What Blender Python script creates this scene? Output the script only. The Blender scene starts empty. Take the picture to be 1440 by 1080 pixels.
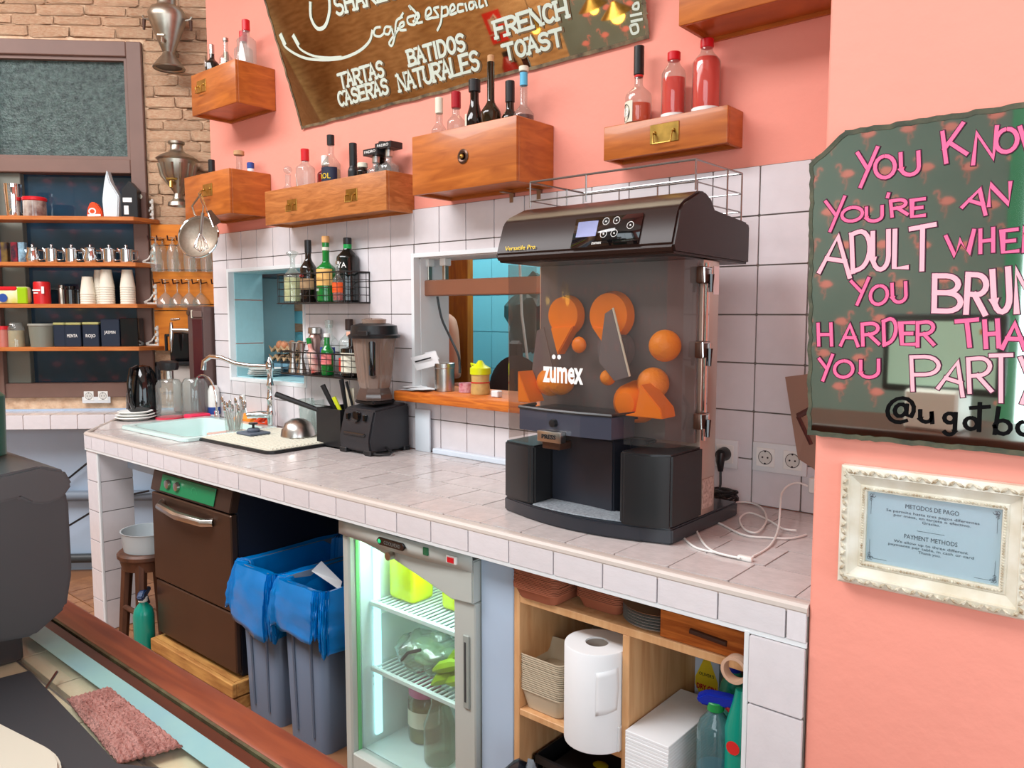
import bpy, bmesh, math, random
from mathutils import Vector, Matrix, noise as mnoise
random.seed(7)
S = bpy.context.scene
COL = S.collection
PI = math.pi
# ------------------------------------------------------------------ camera
CAM = Vector((0, -2.27, 1.5)); FPX = 1100.0
yaw = math.atan(1294 / math.hypot(FPX, 99)); pitch = math.atan(99 / FPX)
cd = bpy.data.cameras.new('camera'); cam = bpy.data.objects.new('camera', cd); COL.objects.link(cam)
cd.sensor_width = 36; cd.lens = FPX / 1440 * 36; cd.clip_start = 0.02
cam.location = CAM; cam.rotation_euler = (PI / 2 - pitch, 0, PI / 2 - yaw)
S.camera = cam
_vh = Vector((-math.cos(yaw), math.sin(yaw), 0)); _r = Vector((math.sin(yaw), math.cos(yaw), 0))
_v = _vh * math.cos(pitch) - Vector((0, 0, math.sin(pitch))); _u = _r.cross(_v)
def _ray(px, py): return _v * FPX + _r * (px - 720) - _u * (py - 540)
def PY(px, py, Y=0.0): d = _ray(px, py); return CAM + d * ((Y - CAM.y) / d.y)
def PZ(px, py, z): d = _ray(px, py); return CAM + d * ((z - CAM.z) / d.z)
def PP(px, py, p, n): d = _ray(px, py); return CAM + d * ((p - CAM).dot(n) / d.dot(n))
# ------------------------------------------------------------------ light
W = bpy.data.worlds.new('world'); S.world = W; W.use_nodes = True
W.node_tree.nodes['Background'].inputs[0].default_value = (0.80, 0.92, 1.0, 1)
W.node_tree.nodes['Background'].inputs[1].default_value = 1.3
S.view_settings.view_transform = 'Standard'; S.view_settings.look = 'None'
S.view_settings.gamma = 1; S.view_settings.use_curve_mapping = False
S.view_settings.exposure = -0.22
def area(name, loc, rot, sx, sy, power, col=(1, 1, 1)):
    l = bpy.data.lights.new(name, 'AREA'); l.shape = 'RECTANGLE'; l.size = sx; l.size_y = sy; l.energy = power; l.color = col
    o = bpy.data.objects.new(name, l); COL.objects.link(o); o.location = loc; o.rotation_euler = rot; return o
area('storefront_daylight', (0.95, -4.9, 1.55), (PI / 2, 0, 0), 3.4, 2.9, 125, (0.84, 0.94, 1.0))
area('side_window_daylight', (3.3, -2.6, 1.7), (PI / 2, 0, PI / 2), 3.2, 2.6, 85, (0.78, 0.92, 1.0))
area('kitchen_ceiling_light', (-3.0, 1.3, 2.55), (0, 0, 0), 2.2, 0.9, 42, (0.95, 1.0, 1.0))
area('overhead_fill_light', (-3.6, -2.9, 4.1), (0, 0, 0), 4.2, 1.6, 345, (0.97, 0.98, 1.0))  # added fill without a fixture, raises the ambient level on the left
# ------------------------------------------------------------------ materials
def lin(c):
    return tuple(((x / 255) / 12.92 if x <= 10 else ((x / 255 + .055) / 1.055) ** 2.4) for x in c) + (1,)
_M = {}
def mat(name, rgb, rough=.5, metal=0., noise=0., nscale=8., bump=0., bscale=40., rnd=0., trans=0., ior=1.45, coat=0., emit=0., spec=.5, rgb2=None, stretch=(1, 1, 1), wave=0.):
    if name in _M: return _M[name]
    m = bpy.data.materials.new(name); m.use_nodes = True; nt = m.node_tree; N = nt.nodes; L = nt.links
    b = N['Principled BSDF']; c = lin(rgb)
    b.inputs['Base Color'].default_value = c; b.inputs['Roughness'].default_value = rough
    b.inputs['Metallic'].default_value = metal; b.inputs['IOR'].default_value = ior
    b.inputs['Transmission Weight'].default_value = trans; b.inputs['Coat Weight'].default_value = coat
    b.inputs['Specular IOR Level'].default_value = spec
    if emit: b.inputs['Emission Color'].default_value = c; b.inputs['Emission Strength'].default_value = emit
    tc = N.new('ShaderNodeTexCoord'); mp = N.new('ShaderNodeMapping'); mp.inputs['Scale'].default_value = stretch
    L.new(tc.outputs['Object'], mp.inputs[0])
    col = None
    if noise or rgb2:
        nz = N.new('ShaderNodeTexNoise'); nz.inputs['Scale'].default_value = nscale; nz.inputs['Detail'].default_value = 5
        nz.inputs['Distortion'].default_value = wave
        L.new(mp.outputs[0], nz.inputs['Vector'])
        rp = N.new('ShaderNodeValToRGB'); rp.color_ramp.elements[0].position = .3; rp.color_ramp.elements[1].position = .7
        c2 = lin(rgb2) if rgb2 else tuple(x * (1 - noise) for x in c[:3]) + (1,)
        rp.color_ramp.elements[0].color = c2; rp.color_ramp.elements[1].color = c
        L.new(nz.outputs['Fac'], rp.inputs[0]); col = rp.outputs[0]
    if rnd:
        oi = N.new('ShaderNodeObjectInfo'); mr = N.new('ShaderNodeMapRange'); mr.inputs['To Min'].default_value = 1 - rnd; mr.inputs['To Max'].default_value = 1 + rnd * .4
        L.new(oi.outputs['Random'], mr.inputs[0])
        hs = N.new('ShaderNodeHueSaturation'); hs.inputs['Color'].default_value = c
        if col: L.new(col, hs.inputs['Color'])
        L.new(mr.outputs[0], hs.inputs['Value']); col = hs.outputs[0]
    if col: L.new(col, b.inputs['Base Color'])
    if bump:
        n2 = N.new('ShaderNodeTexNoise'); n2.inputs['Scale'].default_value = bscale; n2.inputs['Detail'].default_value = 4
        L.new(mp.outputs[0], n2.inputs['Vector'])
        bp = N.new('ShaderNodeBump'); bp.inputs['Strength'].default_value = bump; bp.inputs['Distance'].default_value = .01
        L.new(n2.outputs['Fac'], bp.inputs['Height']); L.new(bp.outputs[0], b.inputs['Normal'])
    _M[name] = m; return m
def thin(name, rgb, opacity=.12, rough=.03, gloss=1.0):
    """thin clear sheet: transparent tint + fresnel gloss + a little diffuse haze"""
    if name in _M: return _M[name]
    m = bpy.data.materials.new(name); m.use_nodes = True; nt = m.node_tree; N = nt.nodes; L = nt.links
    N.remove(N['Principled BSDF']); out = N['Material Output']
    t = N.new('ShaderNodeBsdfTransparent'); t.inputs[0].default_value = lin(rgb)
    d = N.new('ShaderNodeBsdfDiffuse'); d.inputs[0].default_value = lin(rgb)
    g = N.new('ShaderNodeBsdfGlossy'); g.inputs['Roughness'].default_value = rough
    lw_ = N.new('ShaderNodeLayerWeight'); lw_.inputs[0].default_value = .5
    pw = N.new('ShaderNodeMath'); pw.operation = 'POWER'; pw.inputs[1].default_value = 4.
    L.new(lw_.outputs['Facing'], pw.inputs[0])
    mu = N.new('ShaderNodeMath'); mu.operation = 'MULTIPLY_ADD'; mu.inputs[1].default_value = .85 * gloss; mu.inputs[2].default_value = .06 * gloss
    L.new(pw.outputs[0], mu.inputs[0])
    m1 = N.new('ShaderNodeMixShader'); m1.inputs[0].default_value = opacity
    L.new(t.outputs[0], m1.inputs[1]); L.new(d.outputs[0], m1.inputs[2])
    m2 = N.new('ShaderNodeMixShader'); L.new(mu.outputs[0], m2.inputs[0]); L.new(m1.outputs[0], m2.inputs[1]); L.new(g.outputs[0], m2.inputs[2])
    L.new(m2.outputs[0], out.inputs[0]); _M[name] = m; return m
tile_m = mat('glazed_tile', (224, 219, 222), .1, rnd=.05, bump=.06, bscale=9, noise=.05, nscale=3)
ctile_m = mat('counter_tile', (208, 200, 198), .09, rnd=.08, bump=.12, bscale=7, noise=.12, nscale=5)
grout_m = mat('grout', (128, 120, 112), .9, noise=.3, nscale=30)
pink_m = mat('pink_plaster', (242, 156, 138), .75, noise=.06, nscale=2.5, bump=.15, bscale=30)
white_m = mat('white_paint', (226, 230, 232), .55, noise=.05)
bluewhite_m = mat('pale_blue_paint', (180, 200, 222), .6, noise=.08, nscale=3)
blue_m = mat('pale_blue_tile', (160, 205, 212), .3, noise=.06, rnd=.05)
teal_m = mat('kitchen_blue_tile', (120, 196, 210), .25, rnd=.06)
brick_m = mat('whitewashed_brick', (255, 220, 184), .9, rgb2=(236, 180, 140), nscale=9, bump=1.0, bscale=45, rnd=.1)
mortar_m = mat('lime_mortar', (236, 204, 172), .95, rgb2=(200, 160, 128), nscale=18, bump=.8, bscale=50)
frame_m = mat('brown_painted_wood', (124, 96, 86), .5, noise=.12, nscale=6)
shelf_m = mat('orange_shelf_wood', (206, 128, 66), .45, rgb2=(172, 92, 40), nscale=6, stretch=(1, 1, 10))
drawer_m = mat('varnished_drawer_wood', (196, 112, 46), .36, rgb2=(160, 82, 30), nscale=4, stretch=(1.2, 2, 9), wave=.8, coat=.15)
drawer2_m = mat('worn_drawer_wood', (196, 124, 66), .45, rgb2=(156, 88, 38), nscale=5, stretch=(1.2, 2, 8), wave=1.5, bump=.1)
pine_m = mat('pine_wood', (226, 180, 130), .55, rgb2=(204, 148, 98), nscale=4, stretch=(8, 8, 1), wave=.8)
orangewood_m = mat('orange_sill_wood', (226, 128, 42), .5, rgb2=(176, 84, 24), nscale=7, stretch=(1, 10, 10), wave=1, bump=.2)
redwood_m = mat('red_brown_bar_wood', (142, 70, 38), .4, rgb2=(108, 44, 24), nscale=4, stretch=(1, 12, 6), wave=1)
darkwood_m = mat('dark_bar_wood', (92, 44, 28), .3, rgb2=(66, 30, 20), nscale=4, stretch=(1, 10, 6))
stool_m = mat('dark_stool_wood', (92, 56, 38), .5, rgb2=(66, 38, 24), nscale=6, stretch=(6, 6, 1))
rough_m = mat('raw_crate_wood', (200, 150, 82), .7, rgb2=(150, 96, 44), nscale=6, stretch=(1, 6, 8), bump=.3)
steel_m = mat('brushed_steel', (200, 196, 190), .28, 1., noise=.1, nscale=30)
chrome_m = mat('chrome', (222, 222, 222), .06, 1.)
pewter_m = mat('aged_nickel', (192, 184, 170), .36, 1., noise=.35, nscale=12)
brass_m = mat('aged_brass', (196, 158, 82), .32, 1., noise=.4, nscale=30)
bsteel_m = mat('brown_reflecting_steel', (94, 68, 56), .3, .6, noise=.2, nscale=3)
black_m = mat('black_plastic', (30, 30, 32), .35)
bgloss_m = mat('glossy_black', (14, 14, 16), .08, coat=.5)
charcoal_m = mat('charcoal_plastic', (58, 62, 64), .45, noise=.08)
grey_m = mat('grey_plastic', (120, 132, 146), .5, noise=.06)
fridge_m = mat('light_grey_plastic', (184, 190, 184), .4)
redcap_m = mat('red_cap', (206, 22, 34), .35)
cream_m = mat('cream_label', (226, 222, 202), .6)
cork_m = mat('cork', (206, 160, 116), .8, noise=.2, nscale=60)
whitecap_m = mat('white_cap', (236, 236, 232), .4)
bluecap_m = mat('blue_cap', (40, 74, 150), .4)
darkglass_m = mat('dark_bottle_glass', (26, 18, 14), .05, coat=.4)
greenglass_m = mat('green_bottle_glass', (16, 120, 48), .05, coat=.4)
clear_m = thin('clear_glass', (236, 240, 238), .05)
clear2_m = thin('clear_glass_thick', (236, 242, 240), .12)
frost_m = thin('cloudy_plastic', (214, 220, 222), .5, .2, .6)
tint_m = thin('smoked_plastic', (226, 220, 216), .025, .04, .8)
orange_m = mat('orange_plastic', (255, 136, 0), .4)
orangefruit_m = mat('orange_peel', (255, 150, 20), .45, bump=.3, bscale=90)
paper_m = mat('white_paper', (236, 238, 240), .8, noise=.03)
red_liq = mat('red_spirit', (240, 60, 42), .1, coat=.3, emit=0)
amber_m = mat('amber_spirit', (206, 92, 34), .1)
blackwire_m = mat('black_wire', (34, 28, 26), .4, .3)
lettermat = mat('white_lettering', (206, 218, 204), .5)
# ------------------------------------------------------------------ mesh helpers
class MB:
    def __init__(s): s.bm = bmesh.new()
    def box(s, a, b, bev=0., seg=1, rz=0., mtx=None):
        c = [(a[i] + b[i]) / 2 for i in range(3)]; d = [abs(b[i] - a[i]) for i in range(3)]
        M_ = Matrix.Translation(c) @ Matrix.Rotation(rz, 4, 'Z') @ Matrix.Diagonal((*d, 1))
        if mtx: M_ = mtx @ M_
        g = bmesh.ops.create_cube(s.bm, size=1, matrix=M_)
        if bev:
            es = list({e for v in g['verts'] for e in v.link_edges})
            bmesh.ops.bevel(s.bm, geom=es, offset=min(bev, min(d) * .45), segments=seg, profile=.5, affect='EDGES')
        return s
    def lathe(s, prof, c=(0, 0, 0), n=24, a0=0., a1=2 * PI, axis='Z', sq=1.):
        full = abs(a1 - a0 - 2 * PI) < 1e-5; rings = []
        k = n if full else n + 1
        for r, z in prof:
            ring = []
            if r < 1e-6: ring = [None]; p = (0, 0, z); ring = [s.bm.verts.new(s._ax(p, c, axis))]
            else:
                for i in range(k):
                    a = a0 + (a1 - a0) * i / n
                    ring.append(s.bm.verts.new(s._ax((r * math.cos(a), r * math.sin(a) * sq, z), c, axis)))
            rings.append(ring)
        for A, B in zip(rings, rings[1:]):
            m = n if full else n
            for i in range(m):
                j = (i + 1) % k if full else i + 1
                q = [A[i % len(A)], A[j % len(A)], B[j % len(B)], B[i % len(B)]]
                u = []
                [u.append(x) for x in q if x not in u]
                if len(u) > 2:
                    try: s.bm.faces.new(u)
                    except ValueError: pass
        return s
    def _ax(s, p, c, axis):
        x, y, z = p
        if axis == 'X': x, y, z = z, x, y
        elif axis == 'Y': x, y, z = x, -z, y
        return (x + c[0], y + c[1], z + c[2])
    def cyl(s, c, r, h, n=20, axis='Z', bev=0.):
        b = min(bev, r * .5, h * .4)
        pr = [(0, 0), (r - b, 0), (r, b), (r, h - b), (r - b, h), (0, h)] if b else [(0, 0), (r, 0), (r, h), (0, h)]
        return s.lathe(pr, c, n, axis=axis)
    def tube(s, pts, r, n=8, caps=True, closed=False):
        pts = [Vector(p) for p in pts]; rings = []; m = len(pts); up = None
        for i, p in enumerate(pts):
            if closed: t = (pts[(i + 1) % m] - pts[i - 1]).normalized()
            else: t = (pts[min(i + 1, m - 1)] - pts[max(i - 1, 0)]).normalized()
            if up is None:
                up = t.orthogonal().normalized()
            up = (up - t * up.dot(t)).normalized(); w = t.cross(up)
            rr = r[i] if isinstance(r, (list, tuple)) else r
            rings.append([s.bm.verts.new(p + (up * math.cos(2 * PI * k / n) + w * math.sin(2 * PI * k / n)) * rr) for k in range(n)])
        for i in range(m if closed else m - 1):
            A, B = rings[i], rings[(i + 1) % m]
            for k in range(n): s.bm.faces.new((A[k], A[(k + 1) % n], B[(k + 1) % n], B[k]))
        if caps and not closed: s.bm.faces.new(rings[0][::-1]); s.bm.faces.new(rings[-1])
        return s
    def prism(s, poly, a0, a1, axis='Z', bev=0.):
        """poly in the plane across axis: Z->(x,y), Y->(x,z), X->(y,z)"""
        f = {'Z': lambda u, v, w: (u, v, w), 'Y': lambda u, v, w: (u, w, v), 'X': lambda u, v, w: (w, u, v)}[axis]
        A = [s.bm.verts.new(f(u, v, a0)) for u, v in poly]; B = [s.bm.verts.new(f(u, v, a1)) for u, v in poly]; n = len(poly)
        fs = [s.bm.faces.new(A), s.bm.faces.new(B[::-1])] + [s.bm.faces.new((A[i], B[i], B[(i + 1) % n], A[(i + 1) % n])) for i in range(n)]
        bmesh.ops.recalc_face_normals(s.bm, faces=fs)
        if bev: bmesh.ops.bevel(s.bm, geom=list({e for q in fs for e in q.edges}), offset=bev, segments=2, affect='EDGES')
        return s
    def ball(s, c, r, sc=(1, 1, 1), sub=2):
        bmesh.ops.create_icosphere(s.bm, subdivisions=sub, radius=r, matrix=Matrix.Translation(c) @ Matrix.Diagonal((*sc, 1))); return s
    def quad(s, *p): s.bm.faces.new([s.bm.verts.new(q) for q in p]); return s
    def grid(s, nx, ny, f, close=False):
        v = [[s.bm.verts.new(f(i / nx, j / ny)) for j in range(ny + 1)] for i in range(nx + 1)]
        for i in range(nx):
            for j in range(ny): s.bm.faces.new((v[i][j], v[i + 1][j], v[i + 1][j + 1], v[i][j + 1]))
        return s
    def xf(s, M_): bmesh.ops.transform(s.bm, matrix=M_, verts=s.bm.verts); return s
    def mesh(s, name, m, recalc=True, smooth=True):
        if recalc: bmesh.ops.recalc_face_normals(s.bm, faces=s.bm.faces)
        me = bpy.data.meshes.new(name); s.bm.to_mesh(me); s.bm.free(); me.materials.append(m)
        if smooth:
            me.polygons.foreach_set('use_smooth', [True] * len(me.polygons)); me.set_sharp_from_angle(angle=math.radians(35))
        return me
    def build(s, name, m, parent=None, label=None, cat=None, group=None, kind=None, recalc=True, smooth=True, thick=0.):
        o = bpy.data.objects.new(name, s.mesh(name, m, recalc, smooth)); COL.objects.link(o)
        if parent: o.parent = parent
        if thick: md = o.modifiers.new('t', 'SOLIDIFY'); md.thickness = thick
        tag(o, label, cat, group, kind); return o
def tag(o, label=None, cat=None, group=None, kind=None):
    for k, v in (('label', label), ('category', cat), ('group', group), ('kind', kind)):
        if v: o[k] = v
    return o
def thing(name, label, cat, loc=(0, 0, 0), rz=0., group=None):
    o = bpy.data.objects.new(name, None); COL.objects.link(o); o.location = loc; o.rotation_euler = (0, 0, rz)
    o.empty_display_size = .05
    return tag(o, label, cat, group)
def copy_tree(root, loc, rz=None, label=None, scale=None):
    r = root.copy(); COL.objects.link(r); r.location = loc
    if rz is not None: r.rotation_euler = (0, 0, rz)
    if label: r['label'] = label
    if scale: r.scale = scale if isinstance(scale, tuple) else (scale,) * 3
    for ch in list(root.children):
        c = ch.copy(); COL.objects.link(c); c.parent = r
        for g in list(ch.children):
            e = g.copy(); COL.objects.link(e); e.parent = c
    return r
def place(me, name, parent, loc, scale=(1, 1, 1), rot=(0, 0, 0), kind=None):
    o = bpy.data.objects.new(name, me); COL.objects.link(o); o.location = loc; o.scale = scale; o.rotation_euler = rot
    if parent: o.parent = parent
    if kind: o['kind'] = kind
    return o
FRONT = Matrix(((1, 0, 0, 0), (0, 0, -1, 0), (0, 1, 0, 0), (0, 0, 0, 1)))      # text plane facing -Y
def text(s, size, m, parent, M_, name='lettering', bend=0., width=None, bold=0., shear=0., ex=.0004, align='CENTER'):
    cu = bpy.data.curves.new('t', 'FONT'); cu.body = s; cu.size = size; cu.extrude = ex; cu.offset = bold; cu.shear = shear
    cu.align_x = align; cu.resolution_u = 2
    to = bpy.data.objects.new('t', cu); COL.objects.link(to); bpy.context.view_layer.update()
    me = bpy.data.meshes.new_from_object(to.evaluated_get(bpy.context.evaluated_depsgraph_get()))
    bpy.data.objects.remove(to); me.name = name
    xs = [v.co.x for v in me.vertices]
    if width and xs: k = width / (max(xs) - min(xs) + 1e-9)
    else: k = 1
    for v in me.vertices:
        v.co.x *= k
        if bend:
            a = v.co.x / bend; zz = v.co.z; v.co.x = math.sin(a) * (bend + zz); v.co.z = math.cos(a) * (bend + zz) - bend
    me.materials.clear(); me.materials.append(m); me.transform(M_)
    o = bpy.data.objects.new(name, me); COL.objects.link(o)
    if parent: o.parent = parent
    return o
# ------------------------------------------------------------------ stroke lettering
def arc(cx, cy, rx, ry, a0, a1, n=8):
    return [(cx + rx * math.cos(math.radians(a0 + (a1 - a0) * i / n)), cy + ry * math.sin(math.radians(a0 + (a1 - a0) * i / n))) for i in range(n + 1)]
GL = {
 'A': [[(0, 0), (.5, 1), (1, 0)], [(.2, .38), (.8, .38)]], 'B': [[(0, 0), (0, 1)], [(0, 1)] + arc(.45, .76, .45, .24, 90, -90) + [(0, .52)], [(0, .52)] + arc(.5, .26, .5, .26, 90, -90) + [(0, 0)]],
 'C': [arc(.55, .5, .5, .5, 50, 310, 12)], 'D': [[(0, 0), (0, 1)], [(0, 1)] + arc(.35, .5, .6, .5, 90, -90, 10) + [(0, 0)]],
 'E': [[(1, 1), (0, 1), (0, 0), (1, 0)], [(0, .5), (.8, .5)]], 'F': [[(0, 0), (0, 1), (1, 1)], [(0, .52), (.75, .52)]],
 'H': [[(0, 0), (0, 1)], [(1, 0), (1, 1)], [(0, .5), (1, .5)]], 'I': [[(.5, 0), (.5, 1)]], 'K': [[(0, 0), (0, 1)], [(1, 1), (0, .45)], [(.25, .6), (1, 0)]],
 'L': [[(0, 1), (0, 0), (1, 0)]], 'N': [[(0, 0), (0, 1), (1, 0), (1, 1)]], 'O': [arc(.5, .5, .5, .5, 90, 450, 16)],
 'P': [[(0, 0), (0, 1)], [(0, 1)] + arc(.5, .73, .5, .27, 90, -90) + [(0, .46)]], 'R': [[(0, 0), (0, 1)], [(0, 1)] + arc(.5, .74, .5, .26, 90, -90) + [(0, .48)], [(.4, .48), (1, 0)]],
 'S': [arc(.5, .75, .45, .25, 30, 250, 9) + arc(.5, .25, .45, .27, 80, -150, 9)], 'T': [[(0, 1), (1, 1)], [(.5, 1), (.5, 0)]],
 'U': [[(0, 1), (0, .35)] + arc(.5, .35, .5, .35, 180, 360, 8) + [(1, 1)]], 'W': [[(0, 1), (.27, 0), (.5, .7), (.75, 0), (1, 1)]],
 'Y': [[(0, 1), (.45, .45)], [(1, 1), (.15, -.15)]], "'": [[(.6, 1), (.4, .7)]],
 '@': [arc(.5, .5, .22, .25, 0, 360, 10), [(.72, .7), (.74, .3)] + arc(.5, .5, .5, .5, -30, 300, 14)],
 'u': [[(0, .8), (0, .3)] + arc(.4, .3, .4, .3, 180, 360, 6) + [(.8, .8), (.85, 0)]], 'g': [arc(.4, .5, .38, .32, 0, 360, 10), [(.8, .8), (.8, -.3)] + arc(.42, -.3, .38, .3, 0, -150, 7)],
 'o': [arc(.45, .4, .42, .4, 90, 450, 12)], 't': [[(.5, 1.15), (.45, 0)], [(0, .95), (1, 1.05)]], 'b': [[(.05, 1.3), (0, 0)], [(0, .35)] + arc(.4, .35, .45, .35, 160, -180, 10)],
}
_RC = [0]
def ribbon(mb, pts, w, z, T):
    """flat stroke of width w along pts (already in plane metres), raised by z; T maps (x, y, z) to world"""
    n = len(pts); L_, R_ = [], []; _RC[0] += 1; z = z + (_RC[0] % 9) * .00006
    closed_ = n > 3 and (Vector(pts[0]) - Vector(pts[-1])).length < 1e-4
    for i in range(n):
        a = Vector(pts[max(i - 1, 0)]); b = Vector(pts[min(i + 1, n - 1)]); p = Vector(pts[i]); t = b - a
        t = t.normalized() if t.length > 1e-7 else Vector((1, 0)); nn = Vector((-t.y, t.x))
        k = 1.
        if 0 < i < n - 1:
            t1 = (p - a).normalized(); c = abs(t1.dot(t)); k = 1 / max(c, .55)
        ext = Vector((0, 0)) if closed_ else t * (w * .5) * (-1 if i == 0 else 1 if i == n - 1 else 0)
        L_.append(mb.bm.verts.new(T(*(p + nn * w / 2 * k + ext), z))); R_.append(mb.bm.verts.new(T(*(p - nn * w / 2 * k + ext), z)))
    for i in range(n - 1):
        try: mb.bm.faces.new((L_[i], L_[i + 1], R_[i + 1], R_[i]))
        except ValueError: pass
def letters(mb, ch, bl, br, tl, w, z, T):
    """glyph in the parallelogram bl, br, tl (plane coords)"""
    for st in GL[ch]:
        ribbon(mb, [(bl[0] + (br[0] - bl[0]) * u + (tl[0] - bl[0]) * v, bl[1] + (br[1] - bl[1]) * u + (tl[1] - bl[1]) * v) for u, v in st], w, z, T)
# ------------------------------------------------------------------ rectangles of tiles around openings
def sub_rect(r, h):
    x0, z0, x1, z1 = r; a0, b0, a1, b1 = h
    if a0 >= x1 or a1 <= x0 or b0 >= z1 or b1 <= z0: return [r]
    out = []
    if x0 < a0: out.append((x0, z0, a0, z1))
    if x1 > a1: out.append((a1, z0, x1, z1))
    if z0 < b0: out.append((max(x0, a0), z0, min(x1, a1), b0))
    if z1 > b1: out.append((max(x0, a0), b1, min(x1, a1), z1))
    return out
cube_tile = MB().box((-.5, -.5, -.5), (.5, .5, .5), .018).mesh('tile', tile_m)
cube_ctile = MB().box((-.5, -.5, -.5), (.5, .5, .5), .018).mesh('tile', ctile_m)
cube_blue = MB().box((-.5, -.5, -.5), (.5, .5, .5), .012).mesh('tile', blue_m)
cube_teal = MB().box((-.5, -.5, -.5), (.5, .5, .5), .012).mesh('tile', teal_m)
FZ = -.06                                                                        # floor level
W1 = (-3.955, 1.15, -3.27, 1.727); W2 = (-2.472, 1.165, -1.25, 1.737); TH = .19
# ------------------------------------------------------------------ setting: main wall
wb = MB()
def wall_piece(x0, z0, x1, z1): wb.box((x0, 0, z0), (x1, TH, z1))
wall_piece(-4.115, FZ, W1[0], 4.2); wall_piece(W1[0], FZ, W1[2], W1[1]); wall_piece(W1[0], W1[3], W1[2], 4.2)
wall_piece(W1[2], FZ, W2[0], 4.2); wall_piece(W2[0], FZ, W2[2], W2[1]); wall_piece(W2[0], W2[3], W2[2], 4.2); wall_piece(W2[2], FZ, 3.3, 4.2)
wall = wb.build('wall_back', pink_m, kind='structure', smooth=False)
gb = MB()
for r in [(-4.118, .92, -.5, 1.934)]:
    rs = [r]
    for h in (W1, W2): rs = [q for a in rs for q in sub_rect(a, h)]
    for q in rs: gb.box((q[0], -.006, q[1]), (q[2], .001, q[3]))
gb.build('tile_backing', grout_m, wall, smooth=False)
xs = [-.968 + .15 * k for k in range(4, -22, -1)]; zs = [1.934, 1.789, 1.643, 1.497, 1.351, 1.205, 1.059, .921]
for i in range(len(xs) - 1):
    for j in range(len(zs) - 1):
        r = (max(xs[i + 1], -4.117), zs[j + 1], xs[i], zs[j]); rs = [r]
        if r[2] <= r[0] or r[0] > -.5: continue
        r = (r[0], r[1], min(r[2], -.5), r[3]); rs = [r]
        for h in (W1, W2): rs = [q for a in rs for q in sub_rect(a, h)]
        for q in rs:
            if q[2] - q[0] < .012 or q[3] - q[1] < .012: continue
            g = .0022
            place(cube_tile, 'tile', wall, ((q[0] + q[2]) / 2, -.0065 + random.uniform(-.0006, .0006), (q[1] + q[3]) / 2), (q[2] - q[0] - 2 * g, .009, q[3] - q[1] - 2 * g), (random.uniform(-.004, .004), 0, random.uniform(-.004, .004)))
# lower wall behind the open shelves and appliances
MB().box((-4.1, -.012, FZ), (-.5, 0, .88)).build('lower_panel', bluewhite_m, wall, smooth=False)
# white trims round the two openings and tiled blue reveals
for k, (a, b, c, d) in enumerate((W1, W2)):
    t = MB(); w_ = .014
    t.box((a - w_, -.014, b - w_), (a + .003, .02, d + w_)).box((c - .003, -.014, b - w_), (c + w_, .02, d + w_)).box((a + .003, -.014, d - .003), (c - .003, .02, d + w_)).box((a + .003, -.014, b - w_), (c - .003, .02, b + .003))
    t.build('trim_%d' % (k + 1), white_m, kind='structure', smooth=False)
    if k == 0:
        for z0, z1 in ((1.15, 1.335), (1.335, 1.575), (1.575, 1.727)):
            place(cube_blue, 'tile', wall, (a + .0045, .105, (z0 + z1) / 2), (.008, .17, z1 - z0 - .005))
            place(cube_blue, 'tile', wall, (c - .004, .105, (z0 + z1) / 2), (.008, .17, z1 - z0 - .005))
        for n_ in range(4):
            place(cube_blue, 'tile', wall, (a + .09 + .17 * n_, .105, b + .004), (.165, .17, .008))
            place(cube_blue, 'tile', wall, (a + .09 + .17 * n_, .105, d - .004), (.165, .17, .008))
    else:
        t = MB(); t.box((a, .022, b), (a + .006, TH - .001, d)).box((a, .022, d - .006), (c, TH - .001, d)); t.build('reveal_lining', white_m, wall, smooth=False)
# pillar in front of the wall on the right
pil = MB().box((-.5285, -.743, FZ), (3.3, -.002, 4.2), .004).build('wall_pillar', pink_m, kind='structure')
MB().box((-.5, -.755, FZ), (1.2, -.743, .05)).build('baseboard_pillar', white_m, kind='structure', smooth=False)
# ------------------------------------------------------------------ angled brick wall
ML = Matrix.Translation((-4.3746, .2546, 0)) @ Matrix.Rotation(-PI * .75, 4, 'Z')      # local x: along the wall to the left, local -y: into... see LW
def LW(s, t, z): return Vector((-4.3746 - .70711 * s + .70711 * t, .2546 - .70711 * s - .70711 * t, z))
RZL = PI / 4                                                                           # local +x right along wall, local -y towards the room
MLW = Matrix.Translation((-4.3746, .2546, 0)) @ Matrix.Rotation(PI / 4, 4, 'Z')        # (-s, -t, z) in this frame
def lthing(name, label, cat, s, t, z, group=None): return thing(name, label, cat, LW(s, t, z), RZL, group)
WN = (.47, 1.00, 1.42, 3.07)                                                            # window frame outer s0,z0,s1,z1
lw = MB()
for s0, z0, s1, z1 in ((-.33, FZ, .49, 4.2), (1.40, FZ, 7.3, 4.2), (.49, FZ, 1.40, 1.02), (.49, 3.05, 1.40, 4.2)): lw.box((-s1, 0, z0), (-s0, .2, z1))
lw.xf(MLW); lwall = lw.build('wall_left', mortar_m, kind='structure', smooth=False)
bk = []
for k in range(4):
    b = MB(); b.box((-.5, -.5, -.5), (.5, .5, .5), .1)
    for v in b.bm.verts: v.co += Vector((random.uniform(-.02, .02), random.uniform(-.3, .3), random.uniform(-.13, .13)))
    bk.append(b.mesh('brick', brick_m))
z = .955; row = 0
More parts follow.
